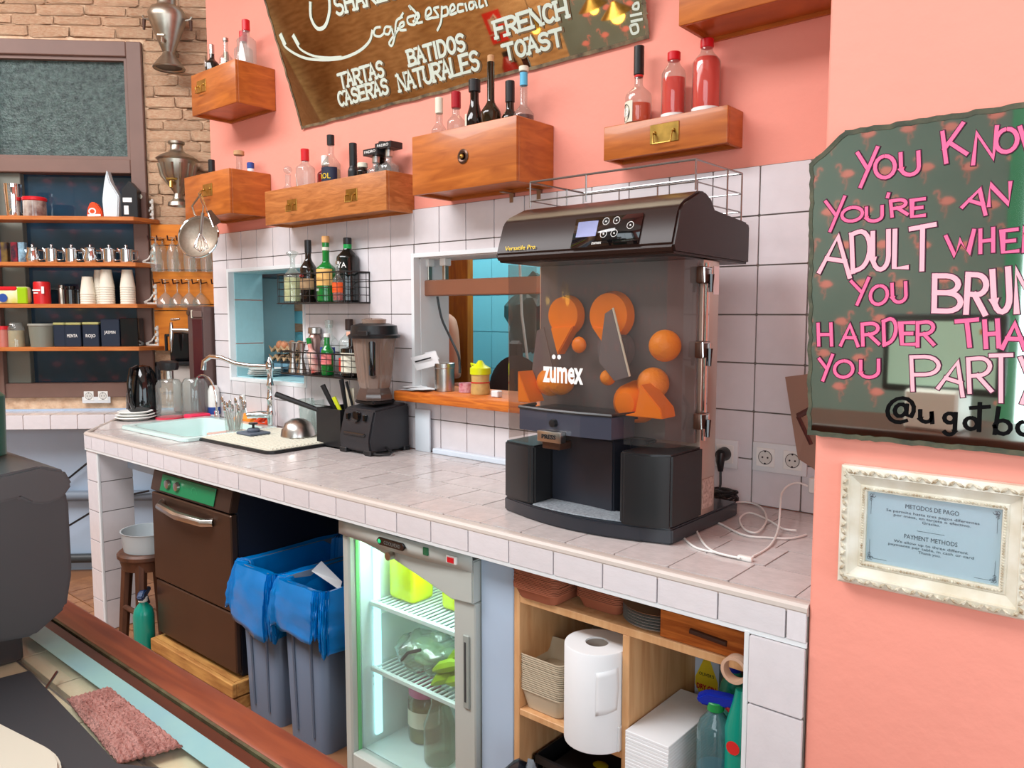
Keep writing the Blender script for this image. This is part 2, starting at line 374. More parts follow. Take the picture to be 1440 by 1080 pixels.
while z < 3.42:
    h = random.uniform(.052, .066); s = -.34 - (row % 2) * .11
    while s < 1.75:
        w_ = random.uniform(.2, .27); a, b_ = s, min(s + w_, 1.75)
        segs = [(a, b_)]
        if .9 < z < 3.05 + .05 and not (z + h < 1.0 or z > 3.07): segs = [(p, q) for p, q in ((a, min(b_, WN[0] - .002)), (max(a, WN[2] + .002), b_)) if q - p > .03]
        for p, q in segs:
            c = LW((p + q) / 2, .004, z + h / 2)
            place(random.choice(bk), 'brick', lwall, c, (q - p - .006, .011, h - .003), (random.uniform(-.02, .02), random.uniform(-.015, .015), RZL + random.uniform(-.01, .01)))
        s += w_
    z += h + .004; row += 1
MB().box((-7.3, -.02, FZ), (.3, 0, .93)).xf(MLW).build('lower_panel', bluewhite_m, lwall, smooth=False)
# brown window with textured glass above and a clear pane behind the shelves
wf = MB()
def lbox(mb, s0, s1, t0, t1, z0, z1, bev=0.): return mb.box((-s1, -t1, z0), (-s0, -t0, z1), bev)
win = thing('window_1', None, None, (0, 0, 0)); win['kind'] = 'structure'
for s0, s1, z0, z1 in ((.47, .555, 1.0, 3.07), (1.335, 1.42, 1.0, 3.07), (.555, 1.335, 2.985, 3.07), (.555, 1.335, 2.32, 2.40), (.555, 1.335, 1.0, 1.085)):
    f = MB(); lbox(f, s0, s1, -.1, .03, z0, z1, .004); f.xf(MLW).build('window_frame', frame_m, win)
f = MB(); lbox(f, .555, .575, -.06, .012, 2.40, 2.985); lbox(f, 1.315, 1.335, -.06, .012, 2.40, 2.985); lbox(f, .575, 1.315, -.06, .012, 2.965, 2.985); lbox(f, .575, 1.315, -.06, .012, 2.4, 2.42)
f.xf(MLW).build('glazing_bead', frame_m, win)
f = MB(); lbox(f, 1.20, 1.335, -.09, -.01, 1.085, 2.32, .003); f.xf(MLW).build('window_frame', mat('grey_green_frame', (120, 122, 112), .5), win)
f = MB(); lbox(f, 1.325, 1.345, .0, .045, 1.0, 2.32, .003); f.xf(MLW).build('window_frame', frame_m, win)
frg = mat('textured_window_glass', (84, 104, 100), .14, rgb2=(44, 60, 60), nscale=34, bump=1.0, bscale=85, coat=.3)
f = MB(); lbox(f, .575, 1.315, -.03, -.02, 2.42, 2.965); f.xf(MLW).build('pane', frg, win)
f = MB(); lbox(f, .555, 1.335, -.06, -.055, 1.085, 2.32); f.xf(MLW).build('pane', mat('dark_window_glass', (28, 42, 54), .06, rgb2=(38, 64, 84), nscale=2.2, coat=.6), win)
# ------------------------------------------------------------------ floor, ceiling and the rest of the room
fl = MB().box((-9.8, -5.0, FZ - .05), (3.3, .2, FZ)).build('floor', mat('terracotta_floor', (150, 104, 72), .5, noise=.25, nscale=3), kind='structure', smooth=False)
ft = MB().box((-.5, -.5, -.5), (.5, .5, .5), .01).mesh('tile', mat('terracotta_floor_tile', (176, 124, 84), .4, rgb2=(140, 92, 60), nscale=5, rnd=.15))
for i in range(11):
    for j in range(6):
        x, y = -4.75 + i * .2, -1.35 + j * .2
        if y > .15 + (x + 4.3) : continue
        place(ft, 'tile', fl, (x, y, FZ + .002), (.194, .194, .008))
MB().box((-9.8, -5.0, 4.2), (3.3, .2, 4.25)).build('ceiling', mat('ceiling_paint', (232, 222, 210), .8), kind='structure', smooth=False)
opp = MB()
opp.box((-9.8, -5.1, FZ), (-5.2, -5.0, 4.2)).build('wall_front_brick', mat('brown_old_wall', (226, 186, 134), .8, rgb2=(176, 134, 88), nscale=5, stretch=(1, 1, 5), bump=.5), kind='structure', smooth=False)
wp = MB(); wp.box((-5.2, -5.1, FZ), (-.86, -5.0, 4.2)); wp.box((-.86, -5.1, 3.1), (3.3, -5.0, 4.2))
wpap = wp.build('wall_front', mat('grey_green_wallpaper', (112, 124, 118), .7), kind='structure', smooth=False)
MB().box((3.3, -5.0, FZ), (3.4, .2, .35)).box((3.3, -5.0, 3.1), (3.4, .2, 4.2)).box((3.3, -.9, .3), (3.4, .2, 3.1)).box((3.3, -5., .3), (3.4, -4.3, 3.1)).build('wall_right', pink_m, kind='structure', smooth=False)
sf = thing('window_2', None, None); sf['kind'] = 'structure'
for a, b in (((-.86, -5.08, FZ), (-.72, -4.99, 3.1)), ((.95, -5.08, FZ), (1.05, -4.99, 3.1)), ((3.2, -5.08, FZ), (3.29, -4.99, 3.1)), ((-.72, -5.08, 2.95), (3.2, -4.99, 3.1)), ((-.72, -5.08, FZ), (3.2, -4.99, .45))):
    MB().box(a, b, .005).build('window_frame', mat('green_frame', (70, 140, 104), .5), sf)
# flamingos printed on the wallpaper (seen in the mirrors): flat shapes
fm = MB()
def flamingo(mb, x, z, k, fl_):
    T = lambda u, v, w: (x + u * fl_ * k, -4.998, z + v * k)
    mb.bm.faces.new([mb.bm.verts.new(T(*p, 0)) for p in ((-.5, .05), (-.25, .3), (.1, .34), (.35, .18), (.45, -.02), (.2, -.16), (-.1, -.18), (-.35, -.08))])
    ribbon(mb, [(.32, .1), (.5, .3), (.42, .55), (.5, .75), (.68, .72), (.74, .58)], .09, 0, T)
    ribbon(mb, [(.05, -.15), (.0, -.6), (.1, -.95)], .045, 0, T); ribbon(mb, [(.15, -.15), (.3, -.5), (.12, -.55)], .045, 0, T)
for i in range(17):
    for j in range(13):
        flamingo(fm, -4.95 + i * .25 + (j % 2) * .12, .2 + j * .25 + random.uniform(-.03, .03), .105, random.choice((-1, 1)))
fm.build('flamingo_print', mat('flamingo_pink', (232, 140, 132), .7), wpap, kind='stuff', smooth=False)
# ------------------------------------------------------------------ kitchen behind the openings
MB().box((-4.2, .5, FZ), (-4.15, 1.85, 2.7)).box((-4.15, .191, FZ), (-4.1, .5, 2.7)).box((-.6, .191, FZ), (-.5, 1.74, 2.7)).build('wall_kitchen_side', blue_m, kind='structure', smooth=False)
MB().box((-4.15, 1.75, FZ), (-.5, 1.85, 2.7)).build('wall_kitchen', mat('kitchen_grout', (86, 150, 166), .8), kind='structure', smooth=False)
kw = bpy.data.objects['wall_kitchen']
for j in range(8):
    for i in range(5): place(cube_teal, 'tile', bpy.data.objects['wall_kitchen_side'], (-4.147, .63 + i * .26, .5 + j * .25), (.008, .256, .245))
    for i in range(14):
        place(cube_teal, 'tile', kw, (-4.0 + i * .26, 1.748, .5 + j * .25), (.256, .008, .245))
MB().box((-4.14, .192, 2.65), (-.5, 1.85, 2.7)).build('ceiling_kitchen', white_m, kind='structure', smooth=False)
MB().box((-4.14, TH + .002, FZ), (-.5, 1.85, FZ + .02)).build('floor_kitchen', grey_m, kind='structure', smooth=False)
# ------------------------------------------------------------------ main tiled counter
ZC = .92
ct = thing('tiled_counter', 'long white tiled counter running along the pink and tiled wall', 'counter')
poly = [(-.53, -.742), (-4.055, -.742), (-4.36, -.545), (-4.52, -.40), (-4.40, .20), (-4.13, .20), (-4.13, -.012), (-.53, -.012)]
SK = (-4.04, -.565, -3.40, -.10)                                                    # sink cut-out
slab = MB()
slab.box((SK[2], -.742, .845), (-.53, -.012, .912)); slab.box((-4.05, -.742, .845), (SK[2], SK[1], .912)); slab.box((-4.05, SK[3], .845), (SK[2], -.012, .912))
slab.prism([(-4.05, -.742), (-4.36, -.545), (-4.50, -.40), (-4.30, .25), (-4.13, .25), (-4.13, -.012), (-4.05, -.012)][::-1], .845, .912)
slab.build('slab', grout_m, ct, smooth=False)
fx = [-2.047 + .1475 * k for k in range(-14, 12)]
rows = [-.702, -.552, -.402, -.252, -.102, -.013]
for j in range(5):
    off = (0, .02, -.015, .03, 0)[j]; fxx = [-4.05] + [x + off for x in fx if -4.03 < x + off < -.56] + [-.532]
    for a, b in zip(fxx, fxx[1:]):
        for q in sub_rect((a, rows[j], b, rows[j + 1]), SK):
            if q[2] - q[0] < .02 or q[3] - q[1] < .02: continue
            place(cube_ctile, 'tile', ct, ((q[0] + q[2]) / 2, (q[1] + q[3]) / 2, ZC - .0045 + random.uniform(-.0006, .0006)), (q[2] - q[0] - .003, q[3] - q[1] - .003, .009), (random.uniform(-.004, .004), random.uniform(-.004, .004), 0))
# irregular tiles of the angled end
for pl in ([(-4.055, -.70), (-4.36, -.52), (-4.38, -.38), (-4.055, -.38)], [(-4.055, -.375), (-4.38, -.375), (-4.50, -.39), (-4.44, -.2), (-4.055, -.2)], [(-4.055, -.195), (-4.44, -.195), (-4.37, .0), (-4.055, .0)], [(-4.135, .004), (-4.37, .004), (-4.31, .25), (-4.135, .25)]):
    MB().prism(pl, ZC - .009, ZC, bev=.001).build('tile', ctile_m, ct)
fe = [-4.05] + [x for x in fx if -4.03 < x < -.56] + [-.53]
for a, b in zip(fe, fe[1:]):
    place(cube_tile, 'tile', ct, ((a + b) / 2, -.745, .878), (b - a - .004, .009, .062))
for k in range(3):
    a, b = Vector((-4.05, -.745, .878)), Vector((-4.50, -.40, .878)); p = a.lerp(b, (k + .5) / 3)
    place(cube_tile, 'tile', ct, p, ((b - a).length / 3 - .004, .009, .062), (0, 0, math.atan2(-.345, .45)))
e = MB().tube([(-4.50, -.392, ZC - .008), (-4.055, -.735, ZC - .008), (-4.03, -.738, ZC - .008), (-.53, -.738, ZC - .008)], .013, 10)
for v in e.bm.verts: pass
e.build('edge_strip', mat('cream_edge_strip', (198, 188, 180), .3), ct)
MB().box((-4.05, -.742, ZC - .012), (-.53, -.703, ZC - .001), .003).build('edge_strip', mat('cream_edge_strip', (198, 188, 180), .3), ct)
MB().box((-4.05, -.748, .836), (-.53, -.742, .847)).build('lower_strip', white_m, ct, smooth=False)
# tiled end pier at the left and tiled pier at the right
def pier(x0, x1, y0, side, ctop=.836):
    MB().box((x0, y0, FZ), (x1, y0 + .16 if side else y0 + .1, ctop)).build('pier', grout_m, ct, smooth=False)
    z = ctop; hh = .148
    while z > FZ + .02:
        a = max(z - hh, FZ)
        place(cube_tile, 'tile', ct, ((x0 + x1) / 2, y0 - .003, (a + z) / 2), (x1 - x0 - .004, .009, z - a - .004))
        if side: place(cube_tile, 'tile', ct, (x1 + .003, y0 + .083, (a + z) / 2), (.009, .152, z - a - .004))
        z -= hh
pier(-4.05, -3.935, -.735, True); pier(-.648, -.53, -.745, False)
MB().box((-3.94, -.741, FZ), (-3.926, -.727, .836), .003).build('corner_bead', white_m, ct)
MB().box((-.658, -.75, FZ), (-.648, -.66, .84)).build('corner_bead', white_m, ct)
MB().box((-3.925, -.60, .74), (-3.42, -.575, .835)).build('beam', bluewhite_m, ct, smooth=False)
# ledge along the brick wall
lg = thing('tiled_ledge', 'narrow tiled ledge below the brown window on the brick wall', 'ledge')
m_ = MB(); lbox(m_, .30, 2.2, .01, .21, .85, .912); m_.xf(MLW).build('slab', mortar_m, lg, smooth=False)
s = .30
for w_ in (.09, .15, .15, .15, .15, .15, .15, .15, .15, .15, .15, .15):
    p = LW(s + w_ / 2, .213, .876)
    place(cube_tile, 'tile', lg, p, (w_ - .004, .009, .078), (0, 0, RZL)); p = LW(s + w_ / 2, .11, ZC - .005)
    place(cube_ctile, 'tile', lg, p, (w_ - .004, .205, .009), (0, 0, RZL)); s += w_
# pipes and cables below the ledge
for (n_, lab, z0, z1, r_, s1) in (('drain_pipe', 'grey drain pipe running under the tiled ledge by the counter end', .42, .40, .032, .9), ('drain_pipe', 'dark grey pipe lying along the floor below the tiled ledge', .03, .02, .028, .9)):
    m_ = MB(); m_.tube([LW(2.0, .06, z0), LW(1.2, .06, (z0 + z1) / 2), LW(.1, .06, z1)], r_, 12)
    tag(m_.build(n_, charcoal_m if z0 < .1 else grey_m), lab, 'pipe')
tag(MB().tube([LW(1.5, .05, .12), LW(1.1, .06, .42), LW(.8, .06, .66), LW(.5, .06, .84)], .006, 6).build('cable', black_m), 'black cable rising diagonally below the tiled ledge, upper one', 'cable')
tag(MB().tube([LW(1.4, .04, .02), LW(1.1, .12, .16), LW(.7, .1, .40), LW(.5, .1, .44)], .006, 6).build('cable', black_m), 'black cable sloping from the floor up to the grey drain pipe', 'cable')
# ------------------------------------------------------------------ socket plates
def socket_plate(loc, n, rz, label, cat='socket'):
    t = thing('wall_socket', label, cat, loc, rz)
    w_ = .082 * n
    MB().box((-w_ / 2, -.009, -.044), (w_ / 2, 0, .044), .003, 2).build('frame', white_m, t)
    for k in range(n):
        x = -w_ / 2 + .041 + k * .082
        o = MB().box((x - .028, -.0115, -.028), (x + .028, -.009, .028), .001).build('insert', whitecap_m, t)
        MB().lathe([(.0215, .0118), (.0205, .0134), (.0195, .0122)], (x, 0, 0), 24, axis='Y').build('ring', mat('socket_ring', (70, 68, 64), .5), o)
        MB().lathe([(.0195, .0124), (0, .0122)], (x, 0, 0), 24, axis='Y').build('well', mat('socket_well', (214, 212, 206), .5), o)
        MB().cyl((x - .008, -.0125, 0), .0028, .001, 8, axis='Y').cyl((x + .008, -.0125, 0), .0028, .001, 8, axis='Y').cyl((x, -.0125, .0185), .003, .001, 8, axis='Y').cyl((x, -.0125, -.0185), .003, .001, 8, axis='Y').build('contact', black_m, o)
    return t
socket_plate((-1.052, -.012, 1.068), 1, 0, 'single white wall socket with a black plug beside the orange juicer')
socket_plate((-.882, -.012, 1.072), 2, 0, 'double white wall socket on the tiles left of the pillar')
socket_plate(LW(.812, .02, 1.008), 2, RZL, 'double white socket set in the brick below the brown window')
tag(MB().box((-.79, -.03, .985), (-.71, -.011, 1.03), .003).build('usb_charger', whitecap_m), 'small white charger plugged low on the tiles beside the pillar', 'charger')
# plug and cord
pl = thing('power_plug', 'black plug in the single socket beside the orange juicer', 'plug', (-1.052, -.024, 1.068))
MB().lathe([(0, .0), (.02, 0), (.021, .014), (.017, .03), (0, .034)], (0, 0, 0), 20, axis='Y').build('plug_body', black_m, pl)
MB().tube([(0, -.024, .005), (0, -.03, -.02), (0, -.026, -.05)], [.016, .013, .008], 12).build('cord_grip', black_m, pl)
MB().tube([(0, -.026, -.05), (.003, -.03, -.09), (0, -.04, -.125), (-.02, -.08, -.138)], .004, 8).build('cord', black_m, pl)
cl = MB(); pts = []
for i in range(70):
    a = i / 70 * 2 * PI * 5; r_ = .03 + .006 * math.sin(i * .7)
    pts.append((-1.03 + r_ * 1.3 * math.cos(a) + .004 * math.sin(i), -.075 + .022 * math.sin(a), .932 + .028 * abs(math.sin(a * .5 + i * .05)) + .006))
cl.tube(pts, .0045, 6); tag(cl.build('cable_bundle', black_m), 'bundled black mains cable lying on the counter behind the juicer', 'cable')
# white usb cable
def smooth(pts, n=8):
    P_ = [Vector(p) for p in pts]; P_ = [P_[0]] + P_ + [P_[-1]]; out = []
    for i in range(1, len(P_) - 2):
        p0, p1, p2, p3 = P_[i - 1:i + 3]
        for k in range(n):
            t = k / n; out.append(.5 * ((2 * p1) + (p2 - p0) * t + (2 * p0 - 5 * p1 + 4 * p2 - p3) * t * t + (3 * p1 - p0 - 3 * p2 + p3) * t ** 3))
    out.append(P_[-2]); return out
uc = thing('usb_cable', 'long white charging cable looped on the counter in front of the sockets', 'cable')
zc = ZC + .004
c1 = [PZ(x, y, zc) for x, y in ((1041, 785), (1010, 778), (975, 768), (955, 745), (962, 727), (982, 723), (1010, 735), (1045, 752), (1080, 756), (1112, 757), (1134, 752))]
MB().tube(smooth(c1), .0028, 6).build('cord', whitecap_m, uc)
c2 = [PZ(x, y, zc + .003) for x, y in ((1041, 785), (1003, 775), (985, 757), (980, 735), (1003, 715), (1040, 706), (1068, 712), (1078, 730), (1066, 748), (1048, 745), (1040, 730), (1054, 721), (1080, 731), (1100, 743), (1120, 746))]
MB().tube(smooth(c2), .0028, 6).build('cord', whitecap_m, uc)
q = [PZ(1058, 783, zc), PZ(1082, 768, zc), PZ(1094, 745, zc + .01)]; q += [PY(1097, 715, -.20), PY(1099, 695, -.12), PY(1108, 683, -.07), PY(1122, 679, -.045), Vector((-.79, -.035, 1.006))]
MB().tube(smooth(q), .0028, 6).build('cord', whitecap_m, uc)
a = PZ(1048, 785, ZC + .006); MB().box((a.x - .018, a.y - .007, ZC), (a.x + .018, a.y + .007, ZC + .012), .003, 2).build('connector', whitecap_m, uc)
# leaning metal blade and dark clip beside the pillar
bl = thing('leaning_board', 'brown metal board leaning on the sockets behind the pillar edge', 'board', (0, 0, 0))
pa = [PY(1104, 530, -.16), PY(1160, 523, -.16), PY(1160, 672, -.13), PY(1141, 657, -.13), PY(1122, 645, -.13)]
m_ = MB(); n_ = Vector((0, .004, 0)); vs = [m_.bm.verts.new(p) for p in pa]; vb = [m_.bm.verts.new(p + n_) for p in pa]
m_.bm.faces.new(vs); m_.bm.faces.new(vb[::-1]); [m_.bm.faces.new((vs[i], vb[i], vb[(i + 1) % 5], vs[(i + 1) % 5])) for i in range(5)]
m_.build('panel', mat('brown_metal', (168, 134, 118), .35, .5), bl, smooth=False)
m_ = MB(); m_.tube([PY(1122, 585, -.19), PY(1141, 625, -.19)], .006, 6).tube([PY(1122, 585, -.19), PY(1145, 573, -.19)], .008, 6); m_.build('clip', mat('dark_red_brown', (70, 36, 32), .4), bl)
# ------------------------------------------------------------------ drawers used as shelves
def ring_handle(parent, x, z, y, w=.062, h=.036):
    o = MB().box((x - w / 2, y - .003, z - h / 2), (x + w / 2, y, z + h / 2), .001).build('handle_plate', brass_m, parent)
    MB().tube([(x - w * .33, y - .004, z + .004), (x - w * .33, y - .016, z - .004), (x - w * .3, y - .018, z - h * .55), (x + w * .3, y - .018, z - h * .55), (x + w * .33, y - .016, z - .004), (x + w * .33, y - .004, z + .004)], .003, 6).build('handle_ring', brass_m, o)
    MB().ball((x - w * .33, y - .005, z + .004), .006, sub=1).ball((x + w * .33, y - .005, z + .004), .006, sub=1).build('handle_stud', brass_m, o)
def drawer(x0, x1, z0, z1, D, zb, label, handles, m=drawer_m, knob=None, m2=None):
    d = thing('box_shelf', label, 'drawer shelf', ((x0 + x1) / 2, 0, z0), group=None); cx = (x0 + x1) / 2; X0, X1 = x0 - cx, x1 - cx; H = z1 - z0; t_ = .014
    MB().box((X0, -D, 0), (X1, -D + t_, H), .003, 2).build('front_board', m, d)
    MB().box((X0, -D + t_, 0), (X0 + t_, -.001, H), .002).build('side_board', m, d); MB().box((X1 - t_, -D + t_, 0), (X1, -.001, H), .002).build('side_board', m2 or m, d)
    MB().box((X0 + t_, -.012, .0), (X1 - t_, -.001, H), .001).build('back_board', m, d)
    MB().box((X0 + t_, -D + t_, .012), (X1 - t_, -.012, .022)).build('bottom_board', m, d, smooth=False)
    if zb - z0 > .04: MB().box((X0 + t_, -D + t_, zb - z0 - .008), (X1 - t_, -.012, zb - z0)).build('raised_board', m, d, smooth=False)
    for hx, hz, hw, hh in handles: ring_handle(d, hx - cx, hz - z0, -D, hw, hh)
    if knob:
        o = MB().lathe([(0, 0), (.024, 0), (.026, .003), (.02, .006), (.014, .003), (.013, .003)], (knob[0] - cx, -D, knob[1] - z0), 24, axis='Y').build('knob', bsteel_m, d)
        MB().ball((knob[0] - cx, -D - .007, knob[1] - z0), .009, sub=2).build('knob_centre', brass_m, o)
    return d
drawer(-3.893, -3.473, 2.5, 2.70, .217, 2.60, 'small wooden drawer shelf highest up beside the brick wall', [(-3.79, 2.63, .085, .06)])
drawer(-3.975, -3.535, 1.985, 2.20, .23, 2.06, 'wooden drawer shelf near the corner with utensils hanging from its handle', [(-3.74, 2.115, .09, .06)])
drawer(-3.353, -2.474, 1.918, 2.077, .154, 1.985, 'long worn wooden drawer shelf with two brass handles', [(-3.13, 1.995, .075, .052), (-2.695, 1.998, .075, .052)], drawer2_m)
dd = drawer(-2.26, -1.741, 1.948, 2.166, .207, 2.06, 'tall wooden drawer shelf with a round dark knob under the sign', [], drawer_m, (-1.99, 2.06))
for x in (-1.93, -1.80):
    MB().box((x - 2.0005 + 4.001 - .009 - 0, -.03, -.03), (x - 2.0005 + 4.001 + .009, -.001, 0)).xf(Matrix.Translation((0, 0, 0))).build('bracket', pewter_m, dd, smooth=False)
drawer(-1.458, -1.03, 1.993, 2.10, .105, 2.088, 'shallow wooden drawer shelf with one brass handle above the juicer', [(-1.235, 2.05, .10, .058)])
drawer(-1.145, -.40, 2.319, 2.60, .195, 2.35, 'large wooden drawer shelf at the top right above the juicer', [])
for o in list(dd.children):
    if o.name.startswith('bracket'): bpy.data.objects.remove(o)
for x in (.07, .20): MB().box((x - .009, -.012, -.035), (x + .009, -.001, -.001)).box((x - .009, -.07, -.003), (x + .009, -.001, 0)).build('bracket', pewter_m, dd, smooth=False)
# ------------------------------------------------------------------ bottles
def bottle(label, loc, h, r, nr, gm, hs=.6, hsh=.13, cap=(.03, None, redcap_m), labels=(), liquid=None, txt=None, rz=0., cat='bottle', group=None, sq=1., tilt=None, name='bottle'):
    b = thing(name, label, cat, loc, rz, group)
    if tilt: b.rotation_euler = tilt
    z1 = h * hs; z2 = z1 + h * hsh; ch = cap[0]
    pr = [(0, 0), (r * .9, 0), (r, .006), (r, z1)] + [(nr + (r - nr) * (.5 + .5 * math.cos(PI * k / 6)), z1 + (z2 - z1) * k / 6) for k in range(1, 7)] + [(nr, h - ch * .6)]
    MB().lathe(pr, n=22, sq=sq).build('glass', gm, b)
    if liquid:
        lv, lm = liquid; rr = r - .0025; lz = h * lv; pl_ = [(0, .006), (rr, .006)]
        if lz <= z1: pl_ += [(rr, lz)]
        else: pl_ += [(rr, z1), (rr * .93, z1 + (z2 - z1) * .25), (rr * .8, z1 + (z2 - z1) * .4)]
        pl_ += [(0, pl_[-1][1])]
        MB().lathe(pl_, n=22, sq=sq).build('liquid', lm, b)
    if cap[0]:
        cr = cap[1] or nr * 1.18
        MB().cyl((0, 0, h - ch), cr, ch, 16, bev=.002).build('cap', cap[2], b)
    for z0, zz, lm in labels:
        rr = (r if zz <= z1 + .01 else nr) + .0008
        MB().lathe([(rr, z0), (rr, zz)], n=24, sq=sq, a0=-PI if zz <= z1 + .01 else 0, a1=0 if zz <= z1 + .01 else 2 * PI).build('label', lm, b)
    for t_ in (txt or ()):
        s_, size, zt, m_ = t_[:4]; ang = t_[4] if len(t_) > 4 else 0
        rr = r + .0016
        text(s_, size, m_, b, Matrix.Rotation(ang, 4, 'Z') @ Matrix.Translation((0, -rr * sq, zt)) @ FRONT, bend=rr)
    return b
LBLK = mat('black_print', (24, 24, 26), .6); LWHT = mat('white_print', (240, 240, 236), .6); LYEL = mat('yellow_print', (244, 206, 40), .6); LRED = mat('red_print', (206, 36, 34), .6)
VA = math.radians(-40)                                                              # labels turned towards the room
# drawer a
z = 2.605
bottle('black bottle with silver cap marked 5th on the highest drawer', (-3.80, -.15, z), .245, .034, .012, darkglass_m, cap=(.05, .013, steel_m), txt=[('5th', .05, .13, LWHT, -.7)])
bottle('clear bottle with round silver stopper and pale label, highest drawer', (-3.70, -.13, z), .26, .033, .012, clear_m, cap=(.016, .014, pewter_m), labels=[(.02, .13, cream_m)])
bottle('dark bottle with grey cap behind the clear one, highest drawer', (-3.82, -.06, z), .235, .033, .012, darkglass_m, cap=(.05, .013, pewter_m))
for k, (x, y, hh) in enumerate(((-3.63, -.075, .29), (-3.545, -.11, .315))):
    b = bottle(('red-capped gin bottle beside the drawer end, shorter looking one', 'red-capped gin bottle nearest the right end of the highest drawer')[k], (x, y, z), hh, .046, .017, clear2_m, hs=.68, hsh=.1, cap=(.052, .019, redcap_m), group='red-capped gin bottles')
    mr_ = mat('pink_print', (206, 96, 96), .5)
    for p in ([(-.035, .06), (0, .17), (.035, .06)], [(-.03, .185), (.03, .185)], [(-.03, .2), (.03, .2)], arc(0, .085, .022, .022, 0, 360, 14)):
        m_ = MB(); ribbon(m_, p, .005, 0, lambda x_, y_, w_: Vector((math.sin(x_ / .047) * .047, -math.cos(x_ / .047) * .047, y_))); m_.xf(Matrix.Rotation(-.6, 4, 'Z')).build('label_print', mr_, b)
    MB().lathe([(.0465, .06), (.0465, .105)], n=10, a0=-PI / 2 - 1.1, a1=-PI / 2 - .2).build('label', LWHT, b)
# drawer b
z = 2.065
bottle('black bottle with tall black cap at the left end of the corner drawer', (-3.93, -.10, z), .24, .04, .014, darkglass_m, cap=(.075, .017, black_m), hs=.55)
bottle('clear bottle with a wide cork stopper on the corner drawer', (-3.66, -.10, z), .25, .03, .015, clear_m, cap=(.022, .026, cork_m), hs=.5)
bottle('white bottle with a blue screw cap on the corner drawer', (-3.605, -.07, z), .19, .042, .016, mat('white_ceramic', (232, 236, 240), .3), cap=(.03, .018, bluecap_m), hs=.55)
# drawer c
z = 1.99
def stopper(b, h, r, m): MB().ball((0, 0, h), r, (1, 1, .9)).build('stopper', m, b)
b = bottle('clear decanter with a ball stopper, left end of the long drawer', (-3.275, -.075, z), .17, .048, .014, clear2_m, hs=.5, hsh=.2, cap=(0, 0, None), liquid=(.55, mat('pink_spirit', (226, 130, 104), .2))); stopper(b, .19, .022, clear2_m)
b = bottle('red-capped gin bottle standing on the long worn drawer', (-3.12, -.085, z), .265, .044, .016, clear2_m, hs=.66, hsh=.12, cap=(.055, .019, redcap_m))
for p in ([(-.035, .06), (0, .15), (.035, .06)], [(-.03, .165), (.03, .165)]):
    m_ = MB(); ribbon(m_, p, .004, 0, lambda x_, y_, w_: Vector((math.sin(x_ / .045) * .045, -math.cos(x_ / .045) * .045, y_))); m_.xf(Matrix.Rotation(-.6, 4, 'Z')).build('label_print', LWHT, b)
bottle('short dark red bottle with a white cap on the long worn drawer', (-3.01, -.055, z), .225, .036, .014, mat('dark_red_glass', (110, 20, 24), .1), cap=(.045, .017, whitecap_m), hs=.62)
bottle('bottle with black cap and a dark label of yellow letters, long drawer', (-2.925, -.085, z), .30, .042, .014, clear_m, hs=.55, hsh=.18, cap=(.045, .017, black_m), labels=[(.05, .155, mat('navy_label', (26, 34, 60), .5))], txt=[('APEROL', .034, .105, LYEL, -.55)], liquid=(.5, mat('pale_amber', (206, 190, 150), .2)))
bottle('slim tall black bottle on the long worn drawer', (-2.775, -.08, z), .245, .024, .015, black_m, cap=(.1, .017, black_m), hs=.5)
bottle('small dark jar with a cream lid on the long worn drawer', (-2.70, -.09, z), .15, .026, .018, darkglass_m, cap=(.02, .022, cream_m), hs=.75)
bottle('square dark amber bottle with black cap behind the boxed bottles', (-2.62, -.045, z), .235, .036, .014, darkglass_m, cap=(.045, .018, black_m), hs=.55)
for k, (x, y, sc) in enumerate(((-2.605, -.095, .9), (-2.535, -.085, 1.0))):
    b = bottle(('smaller clear bottle under a flat black carton top, long drawer', 'clear bottle under a flat black carton top, right end of long drawer')[k], (x, y, z), .185 * sc, .042 * sc, .014, clear2_m, cap=(.03, .016, steel_m), hs=.62, group='clear bottles with black carton tops')
    o = MB().box((-.05 * sc, -.032, .185 * sc), (.05 * sc, .032, .185 * sc + .026), .001).build('carton_top', black_m, b)
    text('PADRO', .016, LWHT, o, Matrix.Translation((0, -.0325, .185 * sc + .008)) @ FRONT, width=.07)
# drawer d
z = 2.065
b = bottle('clear bottle with a pale cork capsule, left end of the knob drawer', (-2.19, -.13, z), .25, .03, .0135, clear_m, cap=(.06, .015, cream_m), hs=.5)
bottle('clear bottle with a dark red capsule on the knob drawer', (-2.10, -.13, z), .255, .034, .014, clear_m, cap=(.06, .018, mat('wine_cap', (166, 16, 32), .3)), hs=.56)
b = bottle('dark bottle with wide black stopper and leaf label, knob drawer', (-2.015, -.12, z), .285, .034, .016, darkglass_m, cap=(.045, .022, black_m), hs=.45, hsh=.3)
MB().lathe([(.036, .1), (.036, .16)], n=8, a0=-PI / 2 - 1.0, a1=-PI / 2 - .2).build('label', cream_m, b)
b = bottle('tall dark wine bottle with an orange cork on the knob drawer', (-1.935, -.12, z), .355, .037, .0135, mat('olive_black_glass', (40, 28, 12), .05, coat=.4), cap=(.04, .012, cork_m), hs=.42, hsh=.14)
bottle('dark bottle with matte black capsule behind the wine bottle', (-1.87, -.09, z), .26, .03, .0145, darkglass_m, cap=(.075, .017, black_m), hs=.5)
b = bottle('clear bottle with blue neck band and white top, knob drawer', (-1.79, -.11, z), .29, .037, .013, clear_m, cap=(.018, .017, cream_m), hs=.42, hsh=.14, liquid=(.42, mat('brown_spirit', (86, 30, 26), .1)), labels=[(.225, .268, mat('sky_label', (90, 180, 216), .5))])
